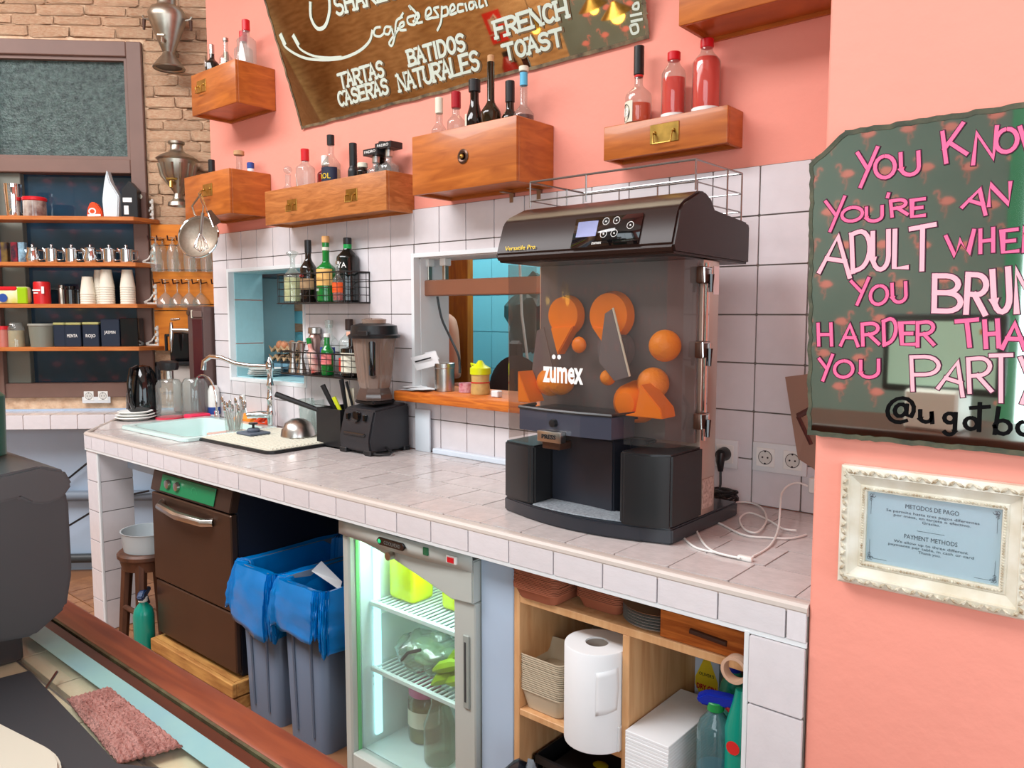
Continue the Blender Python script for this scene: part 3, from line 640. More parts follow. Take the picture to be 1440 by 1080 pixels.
# drawer e
z = 2.10
b = bottle('clear bottle with long black cap and round 43 label on the shallow drawer', (-1.36, -.055, z), .245, .042, .013, clear_m, hs=.36, hsh=.16, cap=(.09, .0165, black_m), liquid=(.26, mat('orange_spirit', (230, 80, 30), .1, coat=.3)), labels=[(.148, .158, LRED)])
MB().lathe([(.0428, .005), (.0428, .07)], n=14, a0=-PI / 2 - 1.0, a1=-PI / 2 + .1).build('label', cream_m, b)
m_ = MB(); m_.bm.faces.new([m_.bm.verts.new((math.sin(u / .0435) * .0435, -math.cos(u / .0435) * .0435, v)) for u, v in arc(0, .035, .021, .028, 0, 360, 20)[:-1]]); m_.xf(Matrix.Rotation(-.6, 4, 'Z')).build('label_disc', LBLK, b)
text('43', .036, LWHT, b, Matrix.Rotation(-.6, 4, 'Z') @ Matrix.Translation((0, -.0445, .024)) @ FRONT, bend=.0445, bold=.001)
for k, (x, hh, lv) in enumerate(((-1.235, .2, .6), (-1.125, .215, .72))):
    bottle(('red spirit bottle with red cap, middle of the shallow drawer', 'fuller red spirit bottle with red cap, right end of shallow drawer')[k], (x, -.055, z), hh, (.037, .042)[k], .017, clear_m, hs=.66, hsh=.2, cap=(.026, .02, redcap_m), liquid=(lv, red_liq), group='red spirit bottles', labels=[(.001, .012, LWHT)])
# wall baskets
def basket(x0, x1, z0, h, D, label, glass=False):
    t = thing('wire_basket', label, 'basket', ((x0 + x1) / 2, -.012, z0)); w_ = (x1 - x0) / 2
    m_ = MB()
    for k in range(5):
        zz = h * k / 4; rr = .0035 if k in (0, 4) else .0016
        m_.tube([(-w_, 0, zz), (-w_, -D + .02, zz), (-w_ + .02, -D, zz), (w_ - .02, -D, zz), (w_, -D + .02, zz), (w_, 0, zz)], rr, 6)
    for i in range(11):
        x = -w_ + .02 + (2 * w_ - .04) * i / 10; m_.tube([(x, 0, 0), (x, -D, 0), (x, -D, h)], .0016, 5)
    for y in (-.02, -D / 2, -D + .02): m_.tube([(-w_, y, 0), (-w_, y, h)], .0016, 5); m_.tube([(w_, y, 0), (w_, y, h)], .0016, 5)
    m_.tube([(-w_, -.001, 0), (-w_, -.001, h), (w_, -.001, h), (w_, -.001, 0)], .003, 6)
    m_.build('wire_frame', blackwire_m, t)
    MB().box((-w_ + .003, -D + .003, -.002), (w_ - .003, -.002, .002)).build('base_plate', blackwire_m, t, smooth=False)
basket(-3.31, -2.76, 1.548, .135, .125, 'upper black wire basket of liqueur bottles hung on the tiles')
basket(-3.30, -2.66, 1.215, .105, .125, 'lower black wire basket of bottles hung on the tiles behind the blender')
z = 1.553
b = bottle('clear glass decanter with flat stopper in the upper basket', (-3.255, -.075, z), .215, .044, .012, clear2_m, hs=.56, hsh=.24, cap=(0, 0, None), liquid=(.55, mat('yellow_liqueur', (226, 222, 160), .2)))
MB().lathe([(0, .215), (.012, .215), (.030, .232), (.027, .24), (.012, .246), (0, .246)], n=12).build('stopper', clear2_m, b)
bottle('black bottle with cream and red label in the upper basket', (-3.135, -.07, z), .29, .04, .014, darkglass_m, hs=.52, hsh=.2, cap=(.06, .016, black_m), labels=[(.06, .11, mat('brown_cream_label', (170, 140, 104), .6))], txt=[('BAILEYS', .022, .118, LRED, -.55), ('ORIGINAL', .009, .035, LWHT, -.55)])
bottle('green herbal liqueur bottle with orange label in the upper basket', (-3.005, -.065, z), .30, .044, .016, greenglass_m, hs=.5, hsh=.12, cap=(.03, .018, mat('orange_cap', (226, 170, 110), .4)), labels=[(.075, .15, mat('orange_label', (238, 188, 110), .6)), (.235, .25, cream_m)], txt=[('LIQUOR', .016, .05, LWHT, -.55)])
bottle('wide black herbal liqueur bottle with green neck in the upper basket', (-2.865, -.05, z), .285, .05, .018, mat('black_green_glass', (16, 22, 20), .05, coat=.4), hs=.68, hsh=.16, cap=(.03, .019, black_m), labels=[(.235, .256, mat('green_neck', (16, 150, 70), .3))], txt=[('AMA', .04, .15, LWHT, -.75), ('YA', .035, .15, LWHT, .35)])
bottle('small clear bottle with an orange label in front, upper basket', (-2.87, -.128 + .03, z), .18, .028, .011, clear2_m, hs=.5, hsh=.2, cap=(.015, .013, steel_m), labels=[(.04, .085, mat('bright_orange_label', (240, 92, 32), .6))], liquid=(.4, mat('red_bitter', (190, 50, 30), .1)))
z = 1.22
jg = thing('jigger', 'double steel jigger at the left of the lower basket', 'jigger', (-3.235, -.10, z), group='steel jiggers')
MB().lathe([(.024, 0), (.009, .075), (.021, .14), (.020, .14), (.008, .076), (0, .076)], n=20).build('cups', steel_m, jg)
copy_tree(jg, (-3.165, -.10, z), 0, 'double steel jigger second from the left in the lower basket')
st = thing('cocktail_strainer', 'flat steel cocktail strainer resting on the two jiggers', 'strainer', (-3.2, -.10, z + .142))
MB().lathe([(0, 0), (.034, 0), (.036, .004), (0, .005)], n=24, c=(.02, 0, 0)).build('disc', steel_m, st); MB().box((-.10, -.007, 0), (-.01, .007, .004), .001).build('handle', pewter_m, st)
bottle('small round steel-capped flask behind the jiggers, lower basket', (-3.135, -.045, z), .215, .03, .02, mat('dusky_flask', (150, 120, 112), .3, .5), hs=.75, cap=(.03, .03, steel_m))
bottle('red and white wrapped bottle leaning over in the lower basket', (-3.06, -.095, z + .004), .17, .022, .010, mat('red_wrapper', (196, 40, 26), .5, rgb2=(236, 220, 206), nscale=18), hs=.55, cap=(.03, .012, greenglass_m), tilt=(0, -.32, 0))
bottle('clear bottle with a blue label and clear stopper, lower basket', (-3.02, -.045, z), .25, .042, .015, clear2_m, hs=.58, hsh=.18, cap=(.035, .019, clear2_m), labels=[(.06, .125, mat('blue_label', (40, 64, 150), .5))])
bottle('small green bottle with pink label and white cap, lower basket', (-2.965, -.098, z), .19, .029, .013, greenglass_m, hs=.55, hsh=.2, cap=(.018, .015, whitecap_m), labels=[(.05, .095, mat('pink_label', (236, 130, 130), .5))])
bottle('round clear bottle with dark striped cap and red label, lower basket', (-2.87, -.045, z), .255, .048, .014, clear2_m, hs=.58, hsh=.2, cap=(.05, .018, mat('dark_wood_cap', (52, 36, 32), .5)), labels=[(.02, .08, mat('red_label', (226, 50, 34), .5))])
bottle('squat black bottle with a big cream label in the lower basket', (-2.80, -.085, z), .20, .05, .014, darkglass_m, hs=.62, hsh=.06, cap=(.02, .024, mat('peach_cap', (236, 176, 152), .5)), labels=[(.018, .108, cream_m)])
# ------------------------------------------------------------------ orange juicer
JX0, JX1 = -1.49, -.945; JC = (JX0 + JX1) / 2
jm = thing('citrus_juicer', 'tall black and clear automatic orange juicing machine on the tiled counter', 'juicer', (JC, -.36, ZC))
def J(x, y, z): return (x - JC, y + .36, z - ZC)
def jbox(x0, y0, z0, x1, y1, z1, bev=.004, mb=None): return (mb or MB()).box(J(x0, y0, z0), J(x1, y1, z1), bev, 2)
def jpoly(pts): return [(x - JC, y + .36) for x, y in pts]
dkbase = mat('black_navy_plastic', (34, 38, 46), .3, coat=.3)
foot = [(JX0 - .005, -.31), (JX0 - .005, -.55)] + [(JX0 + (JX1 - JX0) * k / 10, -.555 - .055 * math.sin(PI * k / 10)) for k in range(0, 11)] + [(JX1 + .005, -.55), (JX1 + .005, -.17), (JX0, -.17)]
MB().prism(jpoly(foot), .002, .042, bev=.004).build('base_tray', dkbase, jm)
MB().prism(jpoly([(-1.36, -.50), (-1.36, -.545)] + [(-1.36 + .31 * k / 8, -.556 - .045 * math.sin(PI * (.25 + .62 * k / 8))) for k in range(9)] + [(-1.05, -.50)]), .043, .047, bev=.001).build('drip_grille', mat('pale_drip_grille', (168, 176, 182), .45, rgb2=(120, 126, 134), nscale=160), jm)
MB().prism(jpoly([(JX0, -.48), (JX0, -.555), (JX0 + .012, -.565), (-1.375, -.585), (-1.36, -.578), (-1.36, -.42), (JX0, -.40)]), .043, 1.13 - ZC, bev=.005).build('peel_bin', black_m, jm)
MB().prism(jpoly([(-1.075, -.43), (-1.075, -.585), (-1.06, -.594), (-.985, -.585), (JX1 + .004, -.556), (JX1 + .004, -.39), (-1.075, -.39)]), .043, 1.15 - ZC, bev=.005).build('peel_bin', black_m, jm)
c_ = [(-1.36, -.555)] + [(-1.36 + .285 * k / 10, -.50 + .055 * math.sin(PI * k / 10) * -.2 + (.02 if 0 < k < 10 else 0)) for k in range(11)] + [(-1.075, -.555), (-1.075, -.35), (-1.36, -.35)]
MB().prism(jpoly([(-1.36, -.50), (-1.30, -.50), (-1.21, -.505), (-1.14, -.515), (-1.125, -.45), (-1.075, -.45), (-1.075, -.35), (-1.36, -.35)]), .043, 1.16 - ZC, bev=.004).build('splash_panel', mat('dark_satin_panel', (40, 42, 50), .25), jm)
# steel back
jbox(JX0 + .004, -.40, ZC + .042, JX1, -.31, 1.64, .003).build('steel_body', mat('warm_steel', (214, 190, 176), .3, .8, noise=.08, nscale=4), jm)
jbox(JX0 + .02, -.415, 1.16, JX1 - .01, -.40, 1.64, .002).build('inner_panel', mat('grey_inner_panel', (126, 118, 118), .45, .2, noise=.15, nscale=4), jm)
# transparent front cover
cv = MB(); prof = [(JX0, -.41), (JX0, -.54), (JX0 + .02, -.56)] + [(JX0 + .02 + (JX1 - JX0 - .07) * k / 6, -.56 - .018 * math.sin(PI * k / 6)) for k in range(1, 7)] + [(JX1 - .02, -.552), (JX1 - .004, -.53), (JX1, -.50), (JX1, -.405)]
for A, B in zip(prof, prof[1:]):
    mx = (A[0] + B[0]) / 2; zb = 1.135 if (mx < -1.42) else (1.165 if mx > -1.08 else 1.235)
    cv.quad(J(*A, zb), J(*B, zb), J(*B, 1.64), J(*A, 1.64))
bmesh.ops.remove_doubles(cv.bm, verts=cv.bm.verts, dist=.0005)
cover = cv.build('clear_cover', tint_m, jm)
zt = lambda s_, size, wd, x, z_, m_, y=-.581, bold=.0: text(s_, size, m_, cover, Matrix.Translation(J(x, y, z_)) @ FRONT, width=wd, bold=bold)
zt('zumex', .085, .135, -1.262, 1.315, LWHT, -.5815, .0025)
for dx in (-.03, -.012): MB().lathe([(0, 0), (.0065, 0)], J(-1.262 + dx, -.5815, 1.383), 12, axis='Y').build('lettering', LWHT, cover)
# lower clear basin front with black rim and press plate
bs = MB(); bp_ = [(-1.42, -.50), (-1.41, -.585), (-1.30, -.60), (-1.19, -.60), (-1.10, -.588), (-1.085, -.50)]
for A, B in zip(bp_, bp_[1:]): bs.quad(J(*A, 1.175), J(*B, 1.175), J(*B, 1.235), J(*A, 1.235))
bs.build('clear_basin', mat('smoky_basin', (64, 66, 78), .15, coat=.4), jm)
MB().tube([J(x, y, 1.238) for x, y in bp_], .005, 6).build('basin_rim', black_m, jm)
MB().prism(jpoly([(-1.41, -.50), (-1.405, -.575), (-1.30, -.59), (-1.19, -.59), (-1.10, -.578), (-1.09, -.50), (-1.09, -.42), (-1.41, -.42)]), 1.22 - ZC, 1.232 - ZC).build('juice_tray', mat('charcoal_tray', (44, 44, 50), .3), jm)
pp = jbox(-1.315, -.625, 1.155, -1.235, -.60, 1.185, .002).build('press_plate', steel_m, jm)
text('PRESS', .016, LBLK, pp, Matrix.Translation(J(-1.275, -.6255, 1.165)) @ FRONT, width=.048, bold=.0006)
jbox(-1.305, -.615, 1.135, -1.245, -.56, 1.155, .003).build('tap_spout', bsteel_m, jm)
MB().lathe([(0, 0), (.012, 0), (.01, .012), (0, .014)], J(-1.275, -.60, 1.205), 16, axis='Y').build('tap_knob', black_m, jm)
# squeezing parts inside
for (x, z_, r_, fang) in ((-1.355, 1.495, .058, ((-.038, -.035), (.045, -.03), (-.012, -.115))), (-1.20, 1.495, .068, ((-.05, -.03), (.035, -.04), (.022, -.115)))):
    o = MB().lathe([(0, .03), (.02, .034), (r_ * .9, .028), (r_, .0), (0, 0)], J(x, -.43, z_), 32, axis='Y').build('squeeze_cup', orange_m, jm)
    m_ = MB(); m_.prism([(x + a, z_ + b) for a, b in fang], -.468, -.43, 'Y', bev=.003); m_.xf(Matrix.Translation((-JC, .36, -ZC))).build('cup_blade', orange_m, o)
MB().ball(J(-1.288, -.47, 1.412), .024, (1, .6, 1)).build('centre_knob', orange_m, jm)
MB().lathe([(0, .03), (.05, .03), (.055, 0), (0, 0)], J(-1.19, -.42, 1.40), 28, axis='Y').build('drum', mat('grey_drum', (120, 114, 116), .3), jm)
# grey guard and baffle plate
g_ = MB(); g_.prism([(-1.182, 1.50), (-1.155, 1.515), (-1.10, 1.335), (-1.15, 1.32), (-1.20, 1.37)], -.50, -.497, 'Y')
g_.xf(Matrix.Translation((-JC, .36, -ZC))).build('baffle_plate', mat('baffle_grey', (150, 142, 146), .2, .5), jm)
MB().tube([J(-1.155, -.502, 1.515), J(-1.10, -.502, 1.335)], .003, 6).build('baffle_edge', cream_m, jm)
g_ = MB(); g_.prism([(-1.465, 1.29), (-1.44, 1.45), (-1.415, 1.46), (-1.36, 1.27)], -.47, -.467, 'Y'); g_.xf(Matrix.Translation((-JC, .36, -ZC))).build('baffle_plate', mat('baffle_grey2', (132, 124, 126), .3, .4), jm)
for pts_ in ([(-1.455, 1.245), (-1.455, 1.335), (-1.41, 1.245)], [(-1.06, 1.245), (-1.045, 1.32), (-.985, 1.26), (-.98, 1.235), (-1.10, 1.235)]):
    g_ = MB(); g_.prism(pts_, -.54, -.47, 'Y', bev=.002); g_.xf(Matrix.Translation((-JC, .36, -ZC))).build('orange_chute', orange_m, jm)
g_ = MB(); g_.lathe([(0, 0), (.06, .0), (.052, .05), (.03, .075), (0, .08)], J(-1.12, -.42, 1.26), 20, axis='Y', a0=0); g_.build('squeeze_cup', orange_m, jm)
of = thing('orange', 'orange fruit on the right feed rail inside the juicer', 'orange', (-1.015, -.47, 1.417)); MB().ball((0, 0, 0), .042, sub=3).build('fruit', orangefruit_m, of)
for (x, y, z_, r_, lab) in ((-1.355, -.465, 1.305, .04, 'orange half behind the left of the juicer front lettering'), (-1.40, -.455, 1.30, .042, 'orange at the lower left inside the juicer by the orange chute'), (-1.06, -.45, 1.315, .043, 'orange at the lower right inside the juicer beside the chute'), (-1.19, -.47, 1.325, .022, 'small piece of orange seen right of the juicer lettering')):
    o = copy_tree(of, (x, y, z_), label=lab, scale=r_ / .042)
# hinges on the right side
hg = MB(); hg.tube([J(JX1 + .012, -.405, 1.17), J(JX1 + .012, -.405, 1.63)], .007, 10); hg.build('hinge_rod', chrome_m, jm)
for z_ in (1.60, 1.41, 1.225):
    o = jbox(JX1, -.445, z_ - .024, JX1 + .02, -.39, z_ + .02, .005).build('latch', bsteel_m, jm)
    MB().tube([J(JX1 + .024, -.405, z_ + .0), J(JX1 + .026, -.41, z_ - .045)], [.008, .005], 8).build('latch_tip', bgloss_m, o)
    m_ = MB(); m_.tube([J(JX1 + .021, -.44, z_ + .015), J(JX1 + .021, -.40, z_ + .015), J(JX1 + .021, -.40, z_ - .02), J(JX1 + .021, -.44, z_ - .02)], .003, 6, closed=True); m_.build('latch_loop', chrome_m, o)
jbox(JX1 + .0005, -.345, 1.55, JX1 + .0015, -.315, 1.625, 0).build('sticker', paper_m, jm); jbox(JX1 + .0005, -.385, .98, JX1 + .0015, -.32, 1.06, 0).build('sticker', mat('pale_sticker', (206, 190, 180), .5, rgb2=(150, 130, 120), nscale=140), jm)
# head with display
sp = [(-.575, 1.645), (-.585, 1.665), (-.555, 1.752), (-.535, 1.772), (-.455, 1.806), (-.42, 1.808), (-.39, 1.795), (-.365, 1.768), (-.16, 1.752), (-.152, 1.74), (-.152, 1.638)]
h_ = MB(); h_.prism([(y + .36, z_ - ZC) for y, z_ in sp], JX0 - .012 - JC, JX1 + .012 - JC, 'X', bev=.006); head = h_.build('head', mat('dark_brown_gloss', (44, 29, 25), .3, spec=.25), jm)
for p in head.data.polygons:
    pass
fn = Vector((0, -1, .345)).normalized()
def HF(x, h, off=.001):   # point on the sloping front of the head: x, height share
    y = -.585 + (.03) * h; z_ = 1.665 + (.087) * h; return Vector(J(x, y, z_)) + fn * off
m_ = MB(); m_.quad(HF(-1.235, .06, .002), HF(-1.03, .06, .002), HF(-1.03, .95, .002), HF(-1.235, .95, .002)); m_.build('control_panel', bgloss_m, jm, thick=.002)
m_ = MB(); m_.quad(HF(-1.225, .38, .004), HF(-1.162, .38, .004), HF(-1.162, .85, .004), HF(-1.225, .85, .004)); m_.build('display', mat('blue_display', (70, 78, 150), .2, emit=.2), jm)
for x, h in ((-1.138, .80), (-1.138, .42), (-1.106, .80), (-1.106, .42), (-1.062, .62)):
    c = HF(x, h, .003); m_ = MB(); m_.tube([HF(x + math.cos(a) * .0095, h + math.sin(a) * .0095 / .092, .004) for a in [k * PI / 7 for k in range(14)]], .0008, 4, closed=True).ball(c, .003, sub=1); m_.build('button', LWHT, jm)
HT = lambda x, h: Matrix.Translation(HF(x, h, .004)) @ Matrix.Rotation(-.33, 4, 'X') @ FRONT
text('Versatile Pro', .018, LYEL, jm, HT(-1.41, .12), width=.11); text('zumex', .013, LWHT, jm, HT(-1.155, .13), width=.03)
# wire rack on the juicer head
STEELW = mat('wire_steel', (150, 148, 146), .25, .8)
rk = thing('wire_rack', 'chrome wire gallery rack on top of the juicing machine', 'rack', (JC, -.31, 1.81))
m_ = MB(); X0, X1 = -.265, .27
for z_ in (-.03, .02, .075): m_.tube([(X0, -.14, z_), (X1, -.14, z_), (X1, .13, z_), (X0, .13, z_)], .003 if z_ > .05 else .0022, 6, closed=True)
for x in (X0, X0 + .135, X0 + .27, X0 + .40, X1):
    m_.tube([(x, .13, -.055), (x, .13, .075)], .0025, 6)
for x in (X0, X0 + .2, X1): m_.tube([(x, -.14, 0.0), (x, -.14, .075)], .0025, 6)
m_.tube([(X1, .04, -.05), (X1, .04, .075)], .0025, 6).tube([(X0, .04, -.03), (X0, .04, .075)], .0025, 6)
m_.build('wire_gallery', STEELW, rk)
# ------------------------------------------------------------------ blender and its neighbours
bx = thing('blender', 'black countertop blender with a tall smoky jar on the tiled counter', 'blender', (-2.58, -.14, ZC))
m_ = MB(); m_.prism([(-.11, .012), (-.118, .06), (-.10, .135), (-.085, .185), (.09, .205), (.105, .19), (.105, .012)], -.10, .10, 'X', bev=.008); m_.build('motor_base', mat('matte_black_blender', (42, 42, 46), .4), bx)
for x in (-.08, .08):
    for y in (-.10, .085): MB().box((x - .022, y - .015, 0), (x + .022, y + .02, .022), .004).build('foot', black_m, bx)
MB().box((-.07, -.12, .075), (.07, -.108, .09), .004).build('front_slot', bgloss_m, bx)
MB().lathe([(0, 0), (.024, 0), (.022, .016), (0, .018)], (0, -.095, .155), 20, axis='Y').build('speed_dial', bgloss_m, bx)
for x in (-.055, .055): MB().box((x - .008, -.108, .14), (x + .008, -.09, .165), .002).build('switch', bgloss_m, bx)
MB().prism([(-.062, -.062), (.062, -.062), (.062, .062), (-.062, .062)], .203, .22, bev=.006).build('centring_pad', black_m, bx)
MB().lathe([(0, .22), (.078, .22), (.08, .235), (.07, .26), (.066, .27)], n=8).xf(Matrix.Rotation(PI / 8, 4, 'Z')).build('jar_collar', mat('smoky_dark', (86, 70, 64), .15, coat=.4), bx)
jar_m = mat('smoky_jar', (158, 132, 120), .12, coat=.3)
m_ = MB()
m_.lathe([(.066, .268), (.075, .30), (.082, .36), (.092, .45), (.098, .48)], n=8).xf(Matrix.Rotation(PI / 8, 4, 'Z')); bmesh.ops.bevel(m_.bm, geom=[e for e in m_.bm.edges if abs(e.verts[0].co.z - e.verts[1].co.z) > .01], offset=.008, segments=2, affect='EDGES')
m_.build('jar', thin('smoked_jar', (176, 152, 138), .5, .06), bx)
MB().lathe([(.062, .275), (.07, .30), (.082, .4), (.09, .47)], n=20).build('jar_lining', thin('smoked_jar_in', (180, 156, 142), .45, .3), bx)
MB().tube([(0, -.092, .455), (0, -.128, .46), (0, -.134, .40), (0, -.128, .335), (0, -.085, .325)], .014, 10).xf(Matrix.Rotation(math.radians(46), 4, 'Z')).build('handle', bgloss_m, bx)
MB().lathe([(.108, .478), (.11, .49), (.10, .495), (.096, .53), (.06, .54), (0, .54)], n=32).build('lid', black_m, bx)
MB().lathe([(.05, .54), (.052, .556), (.03, .562), (0, .562)], n=24).build('lid_plug', thin('clear_plug', (200, 176, 160), .4), bx)
MB().box((.02, -.108, .49), (.085, -.094, .51), .003).build('lid_tab', black_m, bx)
MB().tube([(.09, -.03, .03), (.14, -.03, .012), (.155, -.055, .008), (.13, -.09, .007), (.05, -.105, .007)], .005, 8).build('power_cord', black_m, bx)
cb = thing('utensil_box', 'black utensil box of knives and tools left of the blender', 'utensil box', (-2.82, -.145, ZC))
m_ = MB(); m_.box((-.06, -.08, 0), (.11, .08, .006)).box((-.06, -.08, 0), (.11, -.075, .17)).box((-.06, .075, 0), (.11, .08, .17)).box((-.06, -.075, 0), (-.055, .075, .17)).box((.105, -.075, 0), (.11, .075, .17)); m_.build('box', black_m, cb, smooth=False)
def tool(name, label, base, tip, r, m, head=None, hm=None):
    t = thing(name, label, name.split('_')[-1], base); d = Vector(tip) - Vector(base)
    MB().tube([(0, 0, 0), d * .5, d], [r * .8, r, r * 1.1], 8).build('handle', m, t)
    if head: MB().tube([(0, 0, 0), -d * .5], [r * .7, r * .4], 6).build('shaft', hm or steel_m, t)
    return t
tool('pan_scoop', 'black-handled tool poking out far left of the utensil box', (-2.84, -.19, 1.06), (-3.03, -.33, 1.145), .012, black_m)
tool('kitchen_knife', 'black-handled knife leaning left in the utensil box', (-2.86, -.13, 1.05), (-2.92, -.16, 1.18), .011, black_m, 1)
tool('kitchen_tongs', 'curved black-topped tongs standing in the utensil box', (-2.80, -.12, 1.06), (-2.81, -.14, 1.21), .010, black_m, 1)
tool('bar_spoon', 'thin black-handled utensil at the right of the utensil box', (-2.76, -.11, 1.06), (-2.80, -.12, 1.20), .006, black_m, 1)
tool('kitchen_peeler', 'yellow-green handled peeler in the utensil box', (-2.79, -.15, 1.05), (-2.84, -.16, 1.13), .009, mat('lime_plastic', (206, 214, 30), .4), 1)
tag(MB().box((-2.845, -.10, 1.0), (-2.775, -.096, 1.17), .001).build('spatula', mat('cream_plastic', (222, 212, 190), .5)), 'cream flat spatula blade standing at the back of the utensil box', 'spatula')
# cutting boards leaning on the tiles and white strip
tag(MB().box((-2.45, -.035, ZC), (-2.36, -.025, 1.10), .008, 2).build('cutting_board', mat('white_board', (214, 224, 232), .4)), 'white plastic cutting board leaning upright on the tiles right of the blender', 'cutting board')
cw = MB().box((-2.34, -.04, ZC + .001), (-1.52, -.012, ZC + .022), .003).build('tray', mat('white_tray', (214, 226, 238), .3)); tag(cw, 'long white tray edge lying along the tiles beside the juicer', 'tray')
# ------------------------------------------------------------------ sink and draining things
sk = thing('sink', 'white ceramic sink set into the left end of the tiled counter', 'sink', ((SK[0] + SK[2]) / 2, (SK[1] + SK[3]) / 2, ZC))
wx, wy = (SK[2] - SK[0]) / 2, (SK[3] - SK[1]) / 2; cer = mat('white_ceramic_sink', (206, 232, 228), .12, coat=.4)
def rr(w_, h_, r_, n=5):
    return [(sx * (w_ - r_) + r_ * math.cos(math.radians(a0 + 90 * k / n)), sy * (h_ - r_) + r_ * math.sin(math.radians(a0 + 90 * k / n))) for sx, sy, a0 in ((1, 1, 0), (-1, 1, 90), (-1, -1, 180), (1, -1, 270)) for k in range(n + 1)]
m_ = MB(); lv = [(wx + .012, wy + .012, .03, .002), (wx + .012, wy + .012, .03, .016), (wx + .004, wy + .004, .03, .02), (wx - .03, wy - .03, .05, .016), (wx - .04, wy - .04, .05, -.02), (wx - .05, wy - .05, .05, -.16), (wx - .09, wy - .09, .05, -.175)]
rg = [[m_.bm.verts.new((x, y, z_)) for x, y in rr(a, b, r_)] for a, b, r_, z_ in lv]
for A, B in zip(rg, rg[1:]):
    for k in range(len(A)): m_.bm.faces.new((A[k], A[(k + 1) % len(A)], B[(k + 1) % len(A)], B[k]))
m_.bm.faces.new(rg[-1]); m_.build('basin', cer, sk)
MB().cyl((0, 0, -.176), .03, .004, 20).build('drain', steel_m, sk)
mt = thing('draining_mat', 'pale ribbed draining mat with a black rim beside the sink', 'draining mat', (-3.13, -.295, ZC)); mw, mh = .31, .21
MB().prism(rr(mw, mh, .04), 0, .012, bev=.003).build('tray', black_m, mt)
MB().prism(rr(mw - .012, mh - .012, .035), .0125, .016, bev=.001).build('mat', mat('pale_mat', (212, 210, 194), .6), mt)
m_ = MB()
for i in range(19): m_.box((-.28, -.175 + i * .0195, .0165), (.28, -.168 + i * .0195, .019))
m_.build('ribs', mat('pale_mat_rib', (222, 220, 206), .6), mt, smooth=False)
MT = ZC + .019
b = thing('steel_bowl', 'steel bowl turned upside down on the draining mat', 'bowl', (-3.06, -.20, MT)); MB().lathe([(.075, 0), (.078, .004), (.074, .03), (.058, .062), (.03, .08), (0, .084)], n=32).build('bowl', steel_m, b)
st_ = thing('sink_strainer', 'grey rubber stopper with a knob on the draining mat', 'stopper', (-3.27, -.30, MT))
m_ = MB(); m_.box((-.06, -.055, 0), (.06, .055, .012), .004); [setattr(v, 'co', Vector((v.co.x, v.co.y, v.co.z + .022 * max(0, 1 - (v.co.xy.length / .075))))) for v in m_.bm.verts]; m_.cyl((0, 0, .01), .03, .018, 16, bev=.006); m_.build('pad', mat('slate_rubber', (88, 98, 112), .6), st_)
MB().cyl((0, 0, .028), .006, .02, 10).cyl((0, 0, .046), .022, .008, 16, bev=.003).build('knob', black_m, st_)
ch = thing('cutlery_cup', 'clear cup crowded with spoons and forks beside the sink', 'cutlery cup', (-3.44, -.30, ZC + .012)); MB().lathe([(0, .002), (.038, .002), (.045, .10)], n=24).build('cup', clear2_m, ch)
MB().box((-3.52, -.40, ZC), (-3.39, -.22, ZC + .012), .004).build('cutlery_stand', mat('pinkish_plate', (214, 176, 164), .4)).update_tag(); tag(bpy.data.objects['cutlery_stand'], 'flat pinkish rest under the cutlery cup at the sink edge', 'rest')
for k in range(14):
    a = k * .75; x, y = -3.44 + .022 * math.cos(a), -.30 + .022 * math.sin(a); tx, ty = (.02 + .012 * (k % 2)) * math.cos(a), (.02 + .012 * (k % 2)) * math.sin(a); hh = .09 + .02 * (k % 3)
    sp_ = thing('spoon' if k % 3 else 'fork', ('steel %s standing in the clear cutlery cup' % ('spoon' if k % 3 else 'fork')), 'cutlery', (x, y, ZC + .02), group='steel spoons in the cutlery cup' if k % 3 else 'steel forks in the cutlery cup')
    MB().tube([(0, 0, 0), (tx * .6, ty * .6, hh * .7), (tx, ty, hh)], .0028, 6).build('handle', steel_m, sp_); MB().ball((tx * 1.05, ty * 1.05, hh + .015), .013, (1, .35, 1.5)).build('bowl' if k % 3 else 'head', chrome_m, sp_)
# faucet
fc = thing('kitchen_tap', 'tall chrome swan-neck tap between the sink and draining mat', 'tap', (-3.475, -.075, ZC))
MB().lathe([(0, 0), (.03, 0), (.028, .012), (.018, .02), (.02, .06), (.026, .075), (.02, .09), (.017, .14), (.022, .15), (.017, .16), (.015, .21), (.02, .22), (.014, .24), (.014, .29), (.021, .30), (.021, .33), (.012, .345), (.006, .36), (0, .37)], n=24).build('column', chrome_m, fc)
MB().tube([(0, -.0, .315), (-.10, -.04, .315), (-.19, -.075, .325), (-.27, -.11, .355), (-.33, -.135, .36), (-.37, -.15, .335), (-.375, -.153, .29)], [.013, .013, .013, .013, .013, .013, .015], 12).build('spout', chrome_m, fc)
MB().tube([(0, 0, .07), (-.03, -.05, .075), (-.07, -.09, .07)], [.02, .018, .016], 12).build('valve_body', chrome_m, fc)
MB().tube([(-.07, -.09, .07), (-.075, -.10, .12)], [.006, .005], 8).build('lever', chrome_m, fc); MB().tube([(-.075, -.10, .12), (-.078, -.105, .175)], [.008, .009], 10).build('lever_grip', whitecap_m, fc)
f2 = thing('filter_tap', 'thin chrome filter tap curving over the back of the sink', 'tap', (-4.02, -.07, ZC))
MB().tube(smooth([(0, 0, 0), (-.0, 0, .12), (-.02, -.01, .2), (-.06, -.03, .24), (-.10, -.05, .23), (-.12, -.06, .18)], 5), .006, 8).build('spout', chrome_m, f2); MB().lathe([(0, 0), (.02, 0), (.018, .01), (.012, .02), (.014, .045), (0, .05)], n=16).build('base', chrome_m, f2)
MB().tube([(0, 0, .035), (.04, -.02, .04)], .006, 8).build('lever', chrome_m, f2)
